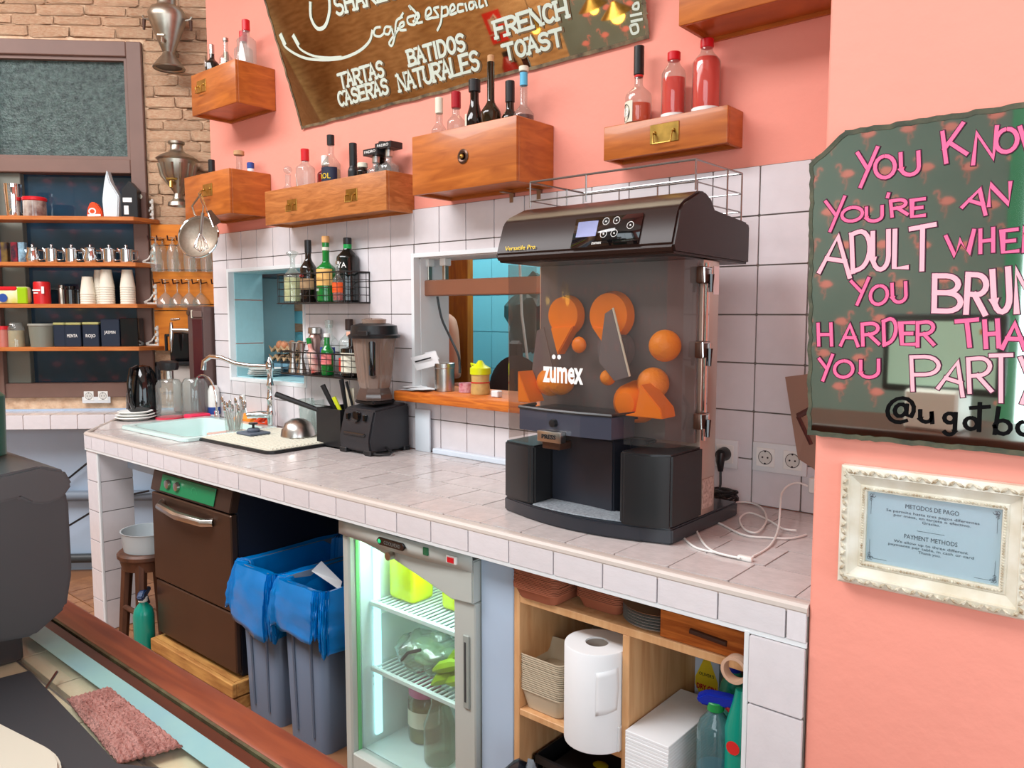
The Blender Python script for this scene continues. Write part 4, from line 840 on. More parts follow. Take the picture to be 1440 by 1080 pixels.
sb = thing('soap_bottle', 'white squeeze bottle with a blue band behind the sink', 'bottle', (-4.10, -.04, ZC)); MB().lathe([(0, 0), (.03, 0), (.032, .01), (.032, .15), (.02, .18), (0, .18)], n=20).build('bottle_body', whitecap_m, sb); MB().lathe([(.0325, .02), (.0325, .06)], n=20).build('label', bluecap_m, sb)
def rag(name, label, c, r_, m, seed, sz=.5):
    random.seed(seed); m_ = MB(); m_.ball(c, r_, (1.5, .9, sz), 3)
    for v in m_.bm.verts:
        d = v.co - Vector(c); k = 1 + .22 * math.sin(d.x * 90 + seed) * math.cos(d.y * 70) + random.uniform(-.06, .06); v.co = Vector(c) + d * k
        if v.co.z < ZC + .002: v.co.z = ZC + .002
    tag(m_.build(name, m), label, 'cloth')
rag('cloth', 'crumpled orange cleaning cloth behind the tap', (-3.76, -.05, ZC + .022), .05, mat('orange_cloth', (255, 150, 50), .8), 3)
m_ = MB(); random.seed(4); m_.tube(smooth([(-3.66, -.055, ZC + .012), (-3.60, -.03, ZC + .03), (-3.55, -.06, ZC + .012), (-3.60, -.08, ZC + .02), (-3.57, -.03, ZC + .07), (-3.63, -.05, ZC + .05)], 5), .011, 8); tag(m_.build('cloth', mat('red_orange_cloth', (214, 66, 24), .7)), 'twisted red scouring cloth beside the tap column', 'cloth')
# tumbler and jugs
tb = thing('glass_tumbler', 'large clear plastic tumbler behind the upturned steel bowl', 'tumbler', (-3.16, -.055, ZC)); MB().lathe([(0, .004), (.045, .004), (.05, .0), (.062, .17), (.059, .17), (.047, .008)], n=28).build('tumbler', clear2_m, tb)
jg = thing('glass_jug', 'clear plastic jug with steel collar and black lid beside the drinks column', 'jug', (-4.25, -.22, ZC))
MB().lathe([(0, .003), (.066, .003), (.07, .01), (.07, .185), (.055, .215), (.03, .22)], n=28).build('body', clear2_m, jg)
MB().cyl((0, 0, .22), .026, .045, 20).build('collar', steel_m, jg); MB().lathe([(0, .27), (.05, .27), (.055, .285), (.055, .31), (.04, .32), (0, .32)], n=24).build('lid', black_m, jg)
MB().box((-.14, -.012, .16), (-.11, .012, .31), .006).box((-.14, -.012, .28), (-.04, .012, .31), .006).build('handle', black_m, jg)
jg2 = thing('glass_jug', 'clear ribbed plastic jug without a lid at the foot of the drinks column', 'jug', (-4.155, -.12, ZC)); MB().lathe([(0, .003), (.066, .003), (.07, .01), (.072, .19), (.055, .22), (.05, .222)], n=12).build('body', clear2_m, jg2)
MB().lathe([(0, 0), (.075, 0), (.078, .012), (.06, .014), (0, .01)], n=28).build('tray', mat('pink_tray', (220, 60, 84), .4)).location = (-4.25, -.22, ZC - .0005 + .0)
o = bpy.data.objects['tray.001'] if 'tray.001' in bpy.data.objects else None
for o in bpy.data.objects:
    if o.name.startswith('tray') and not o.parent and 'label' not in o: o.name = 'coaster'; tag(o, 'round pink-red coaster under the lidded plastic jug', 'coaster'); o.location.z = ZC - .0035
tag(MB().box((-4.14, -.20, ZC), (-4.06, -.08, ZC + .03), .006).build('sponge_cloth', mat('crimson_cloth', (226, 44, 84), .7, bump=.4)), 'crimson folded cloth between the clear jugs and the white bottle', 'cloth')
# plates
for k, zz in enumerate((0, .014, .030)):
    t = thing('plate', ('bottom plate of the small stack in front of the kettle', 'middle plate of the small stack in front of the kettle', 'top plate of the small stack in front of the kettle')[k], 'plate', (-4.34, -.37, ZC + zz), group='white plates stacked by the kettle')
    r_ = (.105, .10, .09)[k]; MB().lathe([(0, .003), (r_ * .55, .003), (r_ * .6, .0), (r_ * .95, .016), (r_, .018), (r_ * .93, .021), (r_ * .6, .008), (0, .007)], n=36).build('dish', whitecap_m, t)
# kettle
kt = thing('electric_kettle', 'glossy black electric kettle at the corner of the brick wall', 'kettle', (-4.42, -.285, ZC), math.radians(30))
MB().cyl((0, 0, 0), .085, .018, 28, bev=.004).build('base', black_m, kt)
MB().lathe([(0, .02), (.088, .02), (.092, .05), (.09, .12), (.078, .20), (.062, .255), (.04, .285), (0, .295)], n=32, sq=1.0).build('body', bgloss_m, kt)
MB().tube([(.0, -.045, .285), (.0, -.095, .275), (0, -.118, .2), (0, -.112, .1), (0, -.09, .06)], .013, 10).build('handle', bgloss_m, kt)
MB().box((-.09, -.12, 0), (.02, -.06, .02), .005).build('plug_stub', black_m, kt)
# drinks column with tap, dark filter machine behind
dc = thing('drinks_column', 'tall brown and maroon drinks dispenser column with a chrome tap', 'dispenser', (-4.21, -.01, ZC))
MB().box((-.10, -.06, 0), (.075, .07, .62), .006).build('column', mat('brown_column', (104, 82, 78), .35, .3), dc)
MB().box((-.035, -.066, .01), (.073, -.061, .55), .002).build('front_panel', mat('maroon_panel', (72, 30, 34), .3), dc)
MB().box((-.035, -.067, .56), (.073, -.062, .595), .002).build('name_plate', mat('brown_plate', (110, 90, 84), .4), dc); MB().box((-.042, -.068, .555), (-.034, -.06, .60), .001).build('trim_strip', cream_m, dc)
MB().lathe([(.012, 0), (.015, .003), (0, .004)], (-.085, -.061, .585), 20, axis='Y').build('badge', steel_m, dc)
MB().tube([(-.09, -.03, .48), (-.14, -.07, .485), (-.19, -.11, .485)], [.018, .013, .012], 12).build('tap_arm', steel_m, dc)
MB().tube([(-.19, -.11, .53), (-.19, -.11, .48), (-.19, -.115, .42), (-.19, -.115, .36)], [.008, .014, .011, .004], 12).build('tap_spout', chrome_m, dc)
MB().tube([(-.19, -.11, .545), (-.14, -.085, .55)], [.008, .006], 8).build('tap_lever', chrome_m, dc)
fm2 = thing('coffee_grinder', 'black hopper of a coffee grinder behind the drinks tap', 'grinder', LW(.27, .10, ZC), RZL)
MB().box((-.05, -.06, 0), (.06, .05, .28), .008).build('body', mat('pale_grey_body', (196, 186, 178), .4), fm2); MB().box((-.07, -.09, .28), (.07, .06, .30), .004).build('shelf', black_m, fm2)
MB().box((-.055, -.07, .30), (.06, .05, .47), .01).build('hopper', bgloss_m, fm2); MB().box((-.10, -.02, .36), (-.085, .0, .46), .004).box((-.10, -.02, .445), (-.055, .0, .46), .004).build('handle', black_m, fm2)
# ------------------------------------------------------------------ serving hatch sill and what stands on it
sl = thing('hatch_sill', 'orange wooden sill board of the serving hatch behind the juicer', 'sill', (-2.0, 0, 1.135)); MB().box((-.515, -.095, 0), (.80, .22, .042), .006, 2).build('board', orangewood_m, sl)
HS = 1.178
hb = thing('heat_lamp_bar', 'brown heat lamp bar hanging on two rods in the serving hatch', 'heat lamp', (-2.1, .075, 1.575)); MB().box((-.415, -.03, 0), (.6, .03, .066), .004).build('bar', mat('copper_brown_metal', (170, 120, 96), .35, .6, noise=.15, nscale=3), hb)
for x in (-.37, -.27): o = MB().box((x - .009, -.012, .066), (x + .009, .012, .15), .002).build('rod', pewter_m, hb); MB().box((x - .016, -.02, .125), (x + .016, .02, .158), .003).build('clamp', whitecap_m, o)
tag(MB().tube(smooth([(-2.42, .075, 1.572), (-2.40, .08, 1.48), (-2.36, .09, 1.40), (-2.31, .09, 1.32), (-2.30, .085, 1.25)], 5), .005, 6).build('lamp_cable', black_m), 'black cable hanging from the heat lamp bar behind the steel canister', 'cable')
o = thing('steel_canister', 'brushed steel canister on the orange hatch sill', 'canister', (-2.335, .03, HS)); MB().lathe([(0, 0), (.042, 0), (.042, .095), (.044, .097), (.044, .115), (.040, .118), (0, .118)], n=28).build('body', steel_m, o)
o = thing('squeeze_bottle', 'small sauce bottle with a lime green cap and red band on the hatch sill', 'bottle', (-2.13, .03, HS)); MB().lathe([(0, 0), (.038, 0), (.04, .01), (.036, .05), (.038, .085), (0, .085)], n=20).build('body', mat('mustard_sauce', (214, 180, 112), .4, noise=.2, nscale=60), o)
MB().lathe([(.0385, .045), (.0385, .05)], n=20).build('band', redcap_m, o); MB().lathe([(.042, .08), (.042, .105), (.02, .118), (.008, .135), (0, .135)], n=20).tube([(-.02, 0, .115), (-.05, 0, .12), (-.04, 0, .10)], .005, 6).build('cap', mat('lime_cap', (216, 226, 20), .35), o)
tag(MB().lathe([(.033, 0), (.033, .038), (.028, .038), (.028, 0)], (-2.225, .05, HS), 24).build('tape_roll', mat('pink_print_tape', (226, 180, 186), .5, rgb2=(176, 80, 100), nscale=50)), 'roll of pink patterned tape between the canister and the sauce bottle', 'tape')
def paper(label, pts, z=None, thick=.0008):
    m_ = MB(); v = [m_.bm.verts.new(p) for p in pts]; m_.bm.faces.new(v); return tag(m_.build('paper_slip', paper_m, smooth=False, thick=thick), label, 'paper')
o = paper('white receipt slip with a black line leaning on the steel canister', [PY(577, 503, -.02), PY(613, 494, -.02), PY(618, 513, -.01), PY(586, 521, -.01)])
m_ = MB(); v = [m_.bm.verts.new(p) for p in (PY(583, 508, -.022), PY(606, 502, -.022), PY(606, 504, -.022), PY(584, 510, -.022))]; m_.bm.faces.new(v); m_.build('print_line', LBLK, o, smooth=False)
paper('white receipt slip behind the one with the black line in the hatch', [PY(597, 496, .02), PY(612, 493, .02), PY(618, 505, .03), PY(600, 507, .03)])
for k, (a, b_, c, d) in enumerate((((-2.50, -.08), (-2.40, -.09), (-2.37, .03), (-2.47, .05)), ((-2.45, -.07), (-2.34, -.085), (-2.36, -.01), (-2.44, .01)), ((-2.51, -.05), (-2.46, -.085), (-2.42, .0), (-2.49, .03)))):
    zz = HS + .003 + k * .004; paper(('large paper sheet lying at the left end of the hatch sill', 'folded bill lying on top of the papers on the hatch sill', 'small slip at the outer left corner of the hatch sill')[k], [(*a, zz), (*b_, zz + .004), (*c, zz), (*d, zz + .006)])
tag(MB().box((-2.02, -.03, HS), (-1.985, .0, HS + .025), .003).build('small_box', paper_m), 'tiny white box on the hatch sill next to the juicer', 'box')
# kitchen seen through the hatch: plank, hanging gear, cook's forearm
tag(MB().box((-3.42, .95, FZ + .02), (-3.08, 1.0, 2.64), .004).build('wooden_post', mat('golden_plank', (190, 120, 20), .5, rgb2=(150, 84, 10), nscale=3, stretch=(8, 8, 1), wave=1)), 'tall golden brown wooden plank standing in the kitchen', 'plank')
tag(MB().box((-3.62, .96, FZ + .02), (-3.425, 1.05, 2.64), .004).build('pale_post', white_m), 'pale grey upright panel left of the golden plank in the kitchen', 'panel')
pr = thing('person', 'cook mostly hidden in the kitchen, bare forearm lowered, dark sleeve', 'person', (-3.1, .86, 0))
# standing behind the wall: one skinned body
def skinbody(name, joints, edges, m, parent, sub=2):
    me = bpy.data.meshes.new(name); me.from_pydata([j[:3] for j in joints], edges, []); o = bpy.data.objects.new(name, me); COL.objects.link(o); o.parent = parent
    sk_ = o.modifiers.new('skin', 'SKIN'); sk_.use_smooth_shade = True
    for i, j in enumerate(joints): me.skin_vertices[0].data[i].radius = (j[3], j[3] * (j[4] if len(j) > 4 else 1)); me.skin_vertices[0].data[i].use_root = i == 0
    sd = o.modifiers.new('sub', 'SUBSURF'); sd.levels = sub; sd.render_levels = sub; me.materials.append(m); return o
skin_m = mat('skin', (196, 146, 118), .55)
jt = [(0, 0, .0, .045), (.012, -.02, .12, .040), (.02, -.03, .26, .028), (.022, -.045, .31, .030), (-.01, 0, -.06, .05), (.04, -.06, .345, .011), (.035, -.085, .40, .009)]
# forearm hanging: elbow high, hand low
EL = Vector((.06, -.22, 1.44)); WR = Vector((.20, -.30, 1.235))
j2 = [(-.28, .10, .95, .15), (-.28, .10, 1.15, .15), (-.28, .10, 1.38, .16), (-.28, .09, 1.50, .07), (-.28, .07, 1.60, .085), (-.28, .06, 1.70, .08), (-.10, .05, 1.46, .06), (.06, .02, 1.46, .05), (.10, .0, 1.37, .045), (.15, -.02, 1.20, .03), (.155, -.03, 1.165, .032), (-.42, .1, 1.46, .06), (-.5, .05, 1.22, .045), (-.42, -.08, 1.1, .03),
      (-.20, .10, .8, .10), (-.20, .1, .45, .07), (-.20, .1, .02, .05), (-.36, .10, .8, .10), (-.36, .1, .45, .07), (-.36, .1, .02, .05)]
ed = [(0, 1), (1, 2), (2, 3), (3, 4), (4, 5), (2, 6), (6, 7), (7, 8), (8, 9), (9, 10), (2, 11), (11, 12), (12, 13), (0, 14), (14, 15), (15, 16), (0, 17), (17, 18), (18, 19)]
skinbody('body', j2, ed, skin_m, pr)
for k in range(4):
    x0 = .135 + k * .014; skinbody('finger', [(x0, -.035, 1.15, .009), (x0 + .004, -.045, 1.11 + .004 * k, .009), (x0 + .004, -.035, 1.08 + .006 * k, .008)], [(0, 1), (1, 2)], skin_m, pr, 1)
skinbody('thumb', [(.13, -.035, 1.17, .010), (.112, -.05, 1.145, .010), (.112, -.06, 1.12, .009)], [(0, 1), (1, 2)], skin_m, pr, 1)
shirt = skinbody('shirt', [(a, b_, c, r_ * 1.12) for a, b_, c, r_ in [j2[0], j2[1], j2[2], j2[6], j2[7], j2[11], j2[12]]], [(0, 1), (1, 2), (2, 3), (3, 4), (2, 5), (5, 6)], mat('dark_shirt', (44, 48, 56), .8), pr)
pr.location = (-2.98, .62, 0)
gk = thing('hanging_bag', 'dark green crumpled bag hanging at the kitchen wall', 'bag', (-3.05, 1.5, 1.48))
m_ = MB(); m_.ball((0, 0, 0), .2, (1, .4, 1.2), 3); random.seed(9)
for v in m_.bm.verts: v.co *= 1 + random.uniform(-.12, .12) + .15 * math.sin(v.co.z * 30)
m_.build('bag', mat('dark_green_plastic', (50, 70, 66), .4), gk)
tag(MB().tube([(-2.95, 1.25, 1.9), (-2.93, 1.25, 1.5), (-2.88, 1.25, 1.2)], .008, 6).build('hose', whitecap_m), 'thin white hose hanging in front of the dark green bag', 'hose')
o = thing('wall_phone', 'black handset hanging on the blue kitchen wall', 'phone', (-3.02, 1.30, 1.20)); MB().box((-.05, -.02, 0), (.05, .03, .14), .02).build('body', black_m, o); MB().tube([(0, -.02, 0), (.02, -.04, -.08), (.09, -.04, -.1), (.14, -.04, -.05)], .006, 6).build('cord', black_m, o)
o = thing('frying_pan', 'round black pan standing on edge behind the hatch sill', 'pan', (-2.42, .62, 1.12)); MB().lathe([(0, 0), (.17, 0), (.18, .02), (.15, .03), (0, .035)], (0, 0, 0), 32, axis='Y').build('pan', black_m, o)
o = thing('wall_tap_knob', 'small dark round knob on the blue kitchen wall by the pan', 'knob', (-3.35, 1.70, 1.05)); MB().cyl((0, 0, 0), .05, .03, 16, axis='Y').build('disc', charcoal_m, o)
# kitchen seen through the left opening
kc = thing('kitchen_shelf', 'blue grey kitchen worktop behind the left opening', 'worktop', (-3.75, .42, 1.222)); MB().box((-.34, -.22, -.03), (.25, .2, 0), .004).build('top', mat('blue_grey_top', (98, 140, 160), .4), kc); MB().box((-.32, -.2, -1.26), (.24, .18, -.03)).build('cabinet', mat('blue_grey_cabinet', (84, 122, 146), .5), kc, smooth=False)
eg = thing('egg_carton', 'stack of brown cardboard egg trays behind the left opening', 'egg tray', (-3.80, .32, 1.224))
for k in range(2):
    m_ = MB(); m_.grid(20, 12, lambda u, v: (-.15 + .30 * u, -.10 + .2 * v, k * .05 + .025 + .02 * math.cos(u * 10 * PI) * math.cos(v * 6 * PI))); m_.build('tray', mat('cardboard', (190, 156, 118), .9, noise=.15, nscale=40), eg, thick=.004)
egg_m = mat('brown_eggshell', (212, 140, 100), .5)
for k, (dx, dy) in enumerate(((-.11, -.05), (-.05, -.06), (.01, -.05), (-.08, .01), (-.02, .02), (.05, -.0))):
    t = thing('egg', 'brown egg in the cardboard tray behind the left opening', 'egg', (-3.80 + dx, .32 + dy, 1.318), group='brown eggs in the tray'); MB().ball((0, 0, 0), .024, (1, 1, 1.25)).build('shell', egg_m, t)
m_ = MB(); m_.ball((-3.66, .33, 1.36), .06, (1.2, .8, .9), 3); random.seed(12)
for v in m_.bm.verts: v.co += Vector((random.uniform(-.008, .008),) * 3)
tag(m_.build('cloth', mat('slate_blue_cloth', (74, 92, 130), .9)), 'crumpled dark blue cloth beside the eggs behind the left opening', 'cloth')
o = thing('wall_bracket', 'pale blue diagonal shelf bracket in the kitchen behind the left opening', 'bracket', (-4.08, .45, 1.62)); MB().tube([(-.03, -.03, -.08), (.09, .06, .11)], .02, 4).build('arm', blue_m, o); MB().box((-.06, -.22, .085), (.3, .3, .11)).build('shelf', mat('dark_kitchen_shelf', (50, 76, 88), .5), o)
for k in range(4):
    zz = 1.16 + k * .010; t = thing('plate', ('bottom plate', 'second plate', 'third plate', 'top plate')[k] + ' of the stack on the ledge of the left opening', 'plate', (-3.80 + .005 * k, .10, zz), group='plates in the left opening'); MB().lathe([(0, .002), (.05, .002), (.09, .012), (.093, .014), (.05, .006), (0, .006)], n=32).build('dish', whitecap_m, t)
# ------------------------------------------------------------------ shelves across the brown window
def shelf(zt_, label):
    t = lthing('wall_shelf', label, 'shelf', 1.0, .03, zt_)
    # local x = -(s - 1.0), local y = -(t - .03)
    m_ = MB(); m_.prism([(.60, 0.), (-1.2, 0.), (-1.2, -.17), (.515, -.17), (.60, -.02)][::-1], -.022, 0, bev=.0015); m_.build('board', shelf_m, t)
    sc = mat('white_cast_iron', (226, 224, 216), .4)
    m_ = MB(); m_.tube([(.565, -.012, .0), (.565, -.012, .12)], .007, 6).tube([(.565, -.012, .005), (.50, -.012, .005)], .006, 6)
    for k in range(3): m_.ball((.562, -.016, .03 + k * .036), .0135, sub=1)
    m_.ball((.505, -.014, .012), .012, sub=1).tube([(.55, -.014, .06), (.53, -.014, .03), (.51, -.014, .02)], .005, 6); m_.build('ornate_bracket', sc, t)
    return t
ZSH = (2.05, 1.792, 1.555, 1.308)
for z_, l_ in zip(ZSH, ('topmost orange wooden shelf across the brown window', 'second shelf from the top across the brown window, holding steel pots', 'third shelf down across the brown window, holding paper cup stacks', 'lowest orange shelf across the brown window, holding black tins')): shelf(z_, l_)
def LT(name, label, cat, s, z, t=.12, group=None): return lthing(name, label, cat, s, t, z, group)
# top shelf
z = ZSH[0]
o = LT('cocktail_shaker', 'tall polished steel cocktail shaker at the left of the top shelf', 'shaker', 1.175, z); MB().lathe([(0, 0), (.034, 0), (.037, .01), (.046, .16), (.044, .175), (.046, .18), (.046, .185), (0, .185)], n=28).build('cup', chrome_m, o); MB().tube([(.05, 0, .12), (.075, 0, .1), (.07, 0, .03), (.045, 0, .02)], .004, 6).build('handle', pewter_m, o)
o = LT('storage_jar', 'glass jar of dark grains with a wide red lid on the top shelf', 'jar', 1.06, z); MB().lathe([(0, 0), (.06, 0), (.06, .09), (0, .09)], n=24).build('jar', mat('red_brown_jar', (84, 34, 28), .1, rgb2=(200, 190, 180), nscale=14, coat=.4), o); MB().cyl((0, 0, .09), .064, .022, 24, bev=.004).build('lid', redcap_m, o)
o = LT('orange_packet', 'small orange packet with a white emblem on the top shelf', 'packet', .725, z); m_ = MB(); m_.prism([(-.045, 0), (.042, 0), (.04, .04), (.01, .085), (-.02, .09), (-.038, .05)], -.02, .02, 'Y', bev=.006); m_.build('packet', mat('orange_red_packet', (226, 74, 24), .4), o); m_ = MB(); ribbon(m_, arc(-.01, .035, .018, .016, 0, 360, 12), .007, 0, lambda x, y, w: Vector((x, -.0215, y))); ribbon(m_, [(-.03, .012), (.03, .014)], .012, 0, lambda x, y, w: Vector((x, -.0215, y))); m_.build('emblem', LWHT, o)
o = LT('paper_bag', 'tall white pointed paper bag on the top shelf', 'bag', .625, z); m_ = MB(); m_.prism([(-.045, 0), (.035, 0), (.045, .12), (-.0, .20), (-.018, .27), (-.035, .20), (-.05, .10)], -.03, .03, 'Y', bev=.006); m_.build('bag', mat('pale_paper_bag', (206, 216, 220), .6), o)
o = LT('drink_carton', 'black gable-top drink carton at the right of the top shelf', 'carton', .535, z, .10); m_ = MB(); m_.prism([(-.035, 0), (.05, 0), (.05, .16), (.007, .21), (-.035, .16)], -.035, .035, 'Y', bev=.002); m_.build('carton', black_m, o); MB().box((-.03, -.036, .09), (.02, -.0355, .115)).box((-.025, -.036, .02), (.0, -.0355, .07)).build('label_print', LWHT, o, smooth=False)
o = LT('brown_tin', 'brown packet with a round emblem behind the black carton', 'packet', .49, z, .06); MB().box((-.03, -.02, 0), (.035, .02, .155), .003).build('packet', mat('brown_packet', (92, 62, 52), .5), o); MB().lathe([(0, 0), (.015, 0)], (.0, -.0215, .13), 16, axis='Y').build('emblem', cream_m, o)
# pots
def pot(label, s, z, k, kind):
    t = LT('milk_jug' if kind else 'steel_teapot', label, 'jug' if kind else 'teapot', s, z, .12, 'small steel pots on the second shelf')
    if kind == 0: MB().lathe([(0, 0), (.034 * k, 0), (.036 * k, .01), (.036 * k, .075), (.037 * k, .08), (.02 * k, .088), (0, .09)], n=24).build('body', chrome_m, t)
    else: MB().lathe([(0, 0), (.034 * k, 0), (.042 * k, .03), (.030 * k, .065), (.034 * k, .085), (.028 * k, .088), (0, .09)], n=24).build('body', chrome_m, t)
    MB().ball((0, 0, .098), .009, sub=2).build('knob', chrome_m, t)
    MB().tube([(.034 * k, 0, .072), (.062 * k, 0, .068), (.062 * k, 0, .02), (.034 * k, 0, .015)], .0045, 8).build('handle', chrome_m, t); MB().tube([(-.03, -.0, .055), (-.045, -.01, .085)], [.009, .005], 8).build('spout', chrome_m, t)
names = ('leftmost steel pot on the second shelf, pear-shaped with flared foot', 'straight-sided steel pot, second from the left on the second shelf', 'straight-sided steel pot, third from the left on the second shelf', 'pear-shaped steel pot in the middle of the second shelf', 'straight-sided steel pot, second from the right on the second shelf', 'steel pot at the right end of the second shelf')
for k, s_ in enumerate((1.085, .98, .87, .765, .66, .565)): pot(names[k], s_, ZSH[1], 1.0, 1 if k in (0, 3) else 0)
for k, (s_, c1_) in enumerate(((1.27, (90, 60, 140)), (1.235, (120, 96, 40)), (1.18, (160, 24, 40)), (1.14, (150, 190, 210)))):
    tag(MB().box((-.018, -.018, 0), (.018, .018, .115), .003).xf(Matrix.Translation(LW(s_, .12, ZSH[1])) @ Matrix.Rotation(RZL, 4, 'Z')).build('small_box', mat('box_col%d' % k, c1_, .4, rgb2=(40, 30, 44), nscale=30)), ('violet patterned box at the left end of the second shelf', 'dark gold box beside the violet one on the second shelf', 'crimson patterned box on the second shelf', 'pale blue and yellow box next to the steel pots')[k], 'box')
# cups, packets, tins on the third shelf
cupm = mat('paper_cup', (224, 216, 198), .6)
def cups(label, s, z, n, top, t_=.12):
    for i in range(n):
        t = LT('paper_cup', label + ', ' + ('bottom cup', 'second cup up', 'third cup up', 'fourth cup up', 'fifth cup up', 'sixth cup up', 'seventh cup up', 'eighth cup up')[i], 'cup', s, z + i * .0135, t_, 'upside-down paper cups on the third shelf')
        MB().lathe([(.041, 0), (.042, .004), (.041, .006), (.028, .10), (.028, .104), (0, .103)], n=20).build('cup', cupm, t)
cups('short stack of upside-down paper cups, leftmost', .79, ZSH[2], 5, 0); cups('stack of upside-down paper cups behind the leftmost one', .74, ZSH[2], 8, 0, .07); cups('stack of upside-down paper cups, second from the right', .68, ZSH[2], 8, 0, .125); cups('tall stack of upside-down paper cups at the right end', .565, ZSH[2], 8, 0)
o = LT('snack_bag', 'bright red, yellow and green snack bag at the left of the third shelf', 'bag', 1.20, ZSH[2]); m_ = MB(); m_.box((-.11, -.03, 0), (.09, .03, .10), .02, 2); m_.build('bag', mat('snack_bag', (206, 210, 50), .35, rgb2=(226, 224, 214), nscale=9), o); MB().box((-.10, -.034, .075), (.03, -.02, .10), .006).build('red_band', redcap_m, o); MB().box((.03, -.034, .0), (.088, -.02, .095), .01).build('green_side', mat('lime_side', (150, 190, 10), .4), o); MB().lathe([(0, 0), (.025, 0)], (-.045, -.0345, .035), 14, axis='Y').build('blue_print', bluecap_m, o)
o = LT('cocoa_tin', 'red cocoa tin with white writing on the third shelf', 'tin', 1.045, ZSH[2]); MB().lathe([(0, 0), (.044, 0), (.044, .12), (.04, .128), (0, .128)], n=24).build('tin', mat('red_tin', (196, 30, 34), .35), o); MB().box((-.03, -.0455, .075), (.012, -.043, .083)).box((.018, -.044, .06), (.032, -.04, .1)).box((-.025, -.0455, .06), (.0, -.043, .066)).build('label_print', LWHT, o, smooth=False)
for k, (s_, r_, h_) in enumerate(((.955, .018, .11), (.905, .036, .105), (.862, .016, .085))): o = LT('dark_jar', ('slim dark jar right of the red cocoa tin', 'wide black jar on the third shelf', 'small dark jar beside the paper cups')[k], 'jar', s_, ZSH[2], .08); MB().lathe([(0, 0), (r_, 0), (r_, h_ * .8), (r_ * .8, h_ * .85), (r_ * .85, h_), (0, h_)], n=20).build('jar', bgloss_m if k else pewter_m, o)
# lowest shelf
z = ZSH[3]
o = LT('spice_jar', 'small jar with a red lid at the far left of the lowest shelf', 'jar', 1.275, z); MB().lathe([(0, 0), (.035, 0), (.035, .1), (0, .1)], n=20).build('jar', mat('rosy_jar', (186, 110, 96), .3), o); MB().cyl((0, 0, .1), .037, .02, 20).build('lid', redcap_m, o)
o = LT('clip_jar', 'clip-top glass jar of tan powder on the lowest shelf', 'jar', 1.20, z); MB().lathe([(0, 0), (.042, 0), (.042, .095), (0, .095)], n=24).build('contents', mat('tan_powder', (186, 160, 110), .8, noise=.2, nscale=50), o); MB().lathe([(.043, 0), (.043, .11), (.03, .13), (.032, .14), (0, .14)], n=24).build('jar', clear2_m, o); MB().tube([(-.012, -.045, .13), (.012, -.045, .13), (.012, -.047, .105), (-.012, -.047, .105)], .002, 5, closed=True).build('clip', steel_m, o)
o = LT('plastic_tub', 'cloudy grey plastic tub with a lid on the lowest shelf', 'tub', 1.055, z); MB().lathe([(0, 0), (.062, 0), (.07, .12), (0, .12)], n=28).build('tub', mat('cloudy_tub', (122, 124, 112), .35), o); MB().cyl((0, 0, .12), .074, .014, 28, bev=.003).build('lid', mat('cloudy_lid', (150, 152, 142), .4), o)
tm = mat('slate_tin', (34, 44, 60), .35); gold = mat('pale_gold_lid', (196, 196, 130), .35, .4)
for k, (s_, w_, h_, lid, tx, lb) in enumerate(((.945, .075, .14, 1, None, 'dark blue tin with a pale gold lid, leftmost of the tea tins'), (.878, .095, .14, 1, 'MENTA', 'dark tin with gold lid chalked MENTA, second tea tin'), (.775, .09, .142, 1, 'ROJO', 'dark tin with gold lid and chalk writing, third tea tin'), (.665, .105, .16, 0, 'JASMINE', 'taller black tin chalked with JASMIN in the row of tea tins'), (.558, .10, .165, 0, None, 'plain black tin at the right end of the tea tins'))):
    o = LT('tea_tin', lb, 'tin', s_, z, .10, 'tea tins on the lowest shelf'); MB().box((-w_ / 2, -.045, 0), (w_ / 2, .045, h_ - (.014 if lid else 0)), .003).build('tin', tm if k < 4 else bgloss_m, o)
    if lid: MB().box((-w_ / 2 - .001, -.046, h_ - .014), (w_ / 2 + .001, .046, h_), .003).build('lid', gold, o)
    if tx: text(tx[:6], .026, LWHT, o, Matrix.Translation((0, -.0465, .055 + .02 * (k == 3))) @ FRONT, width=w_ * .6)
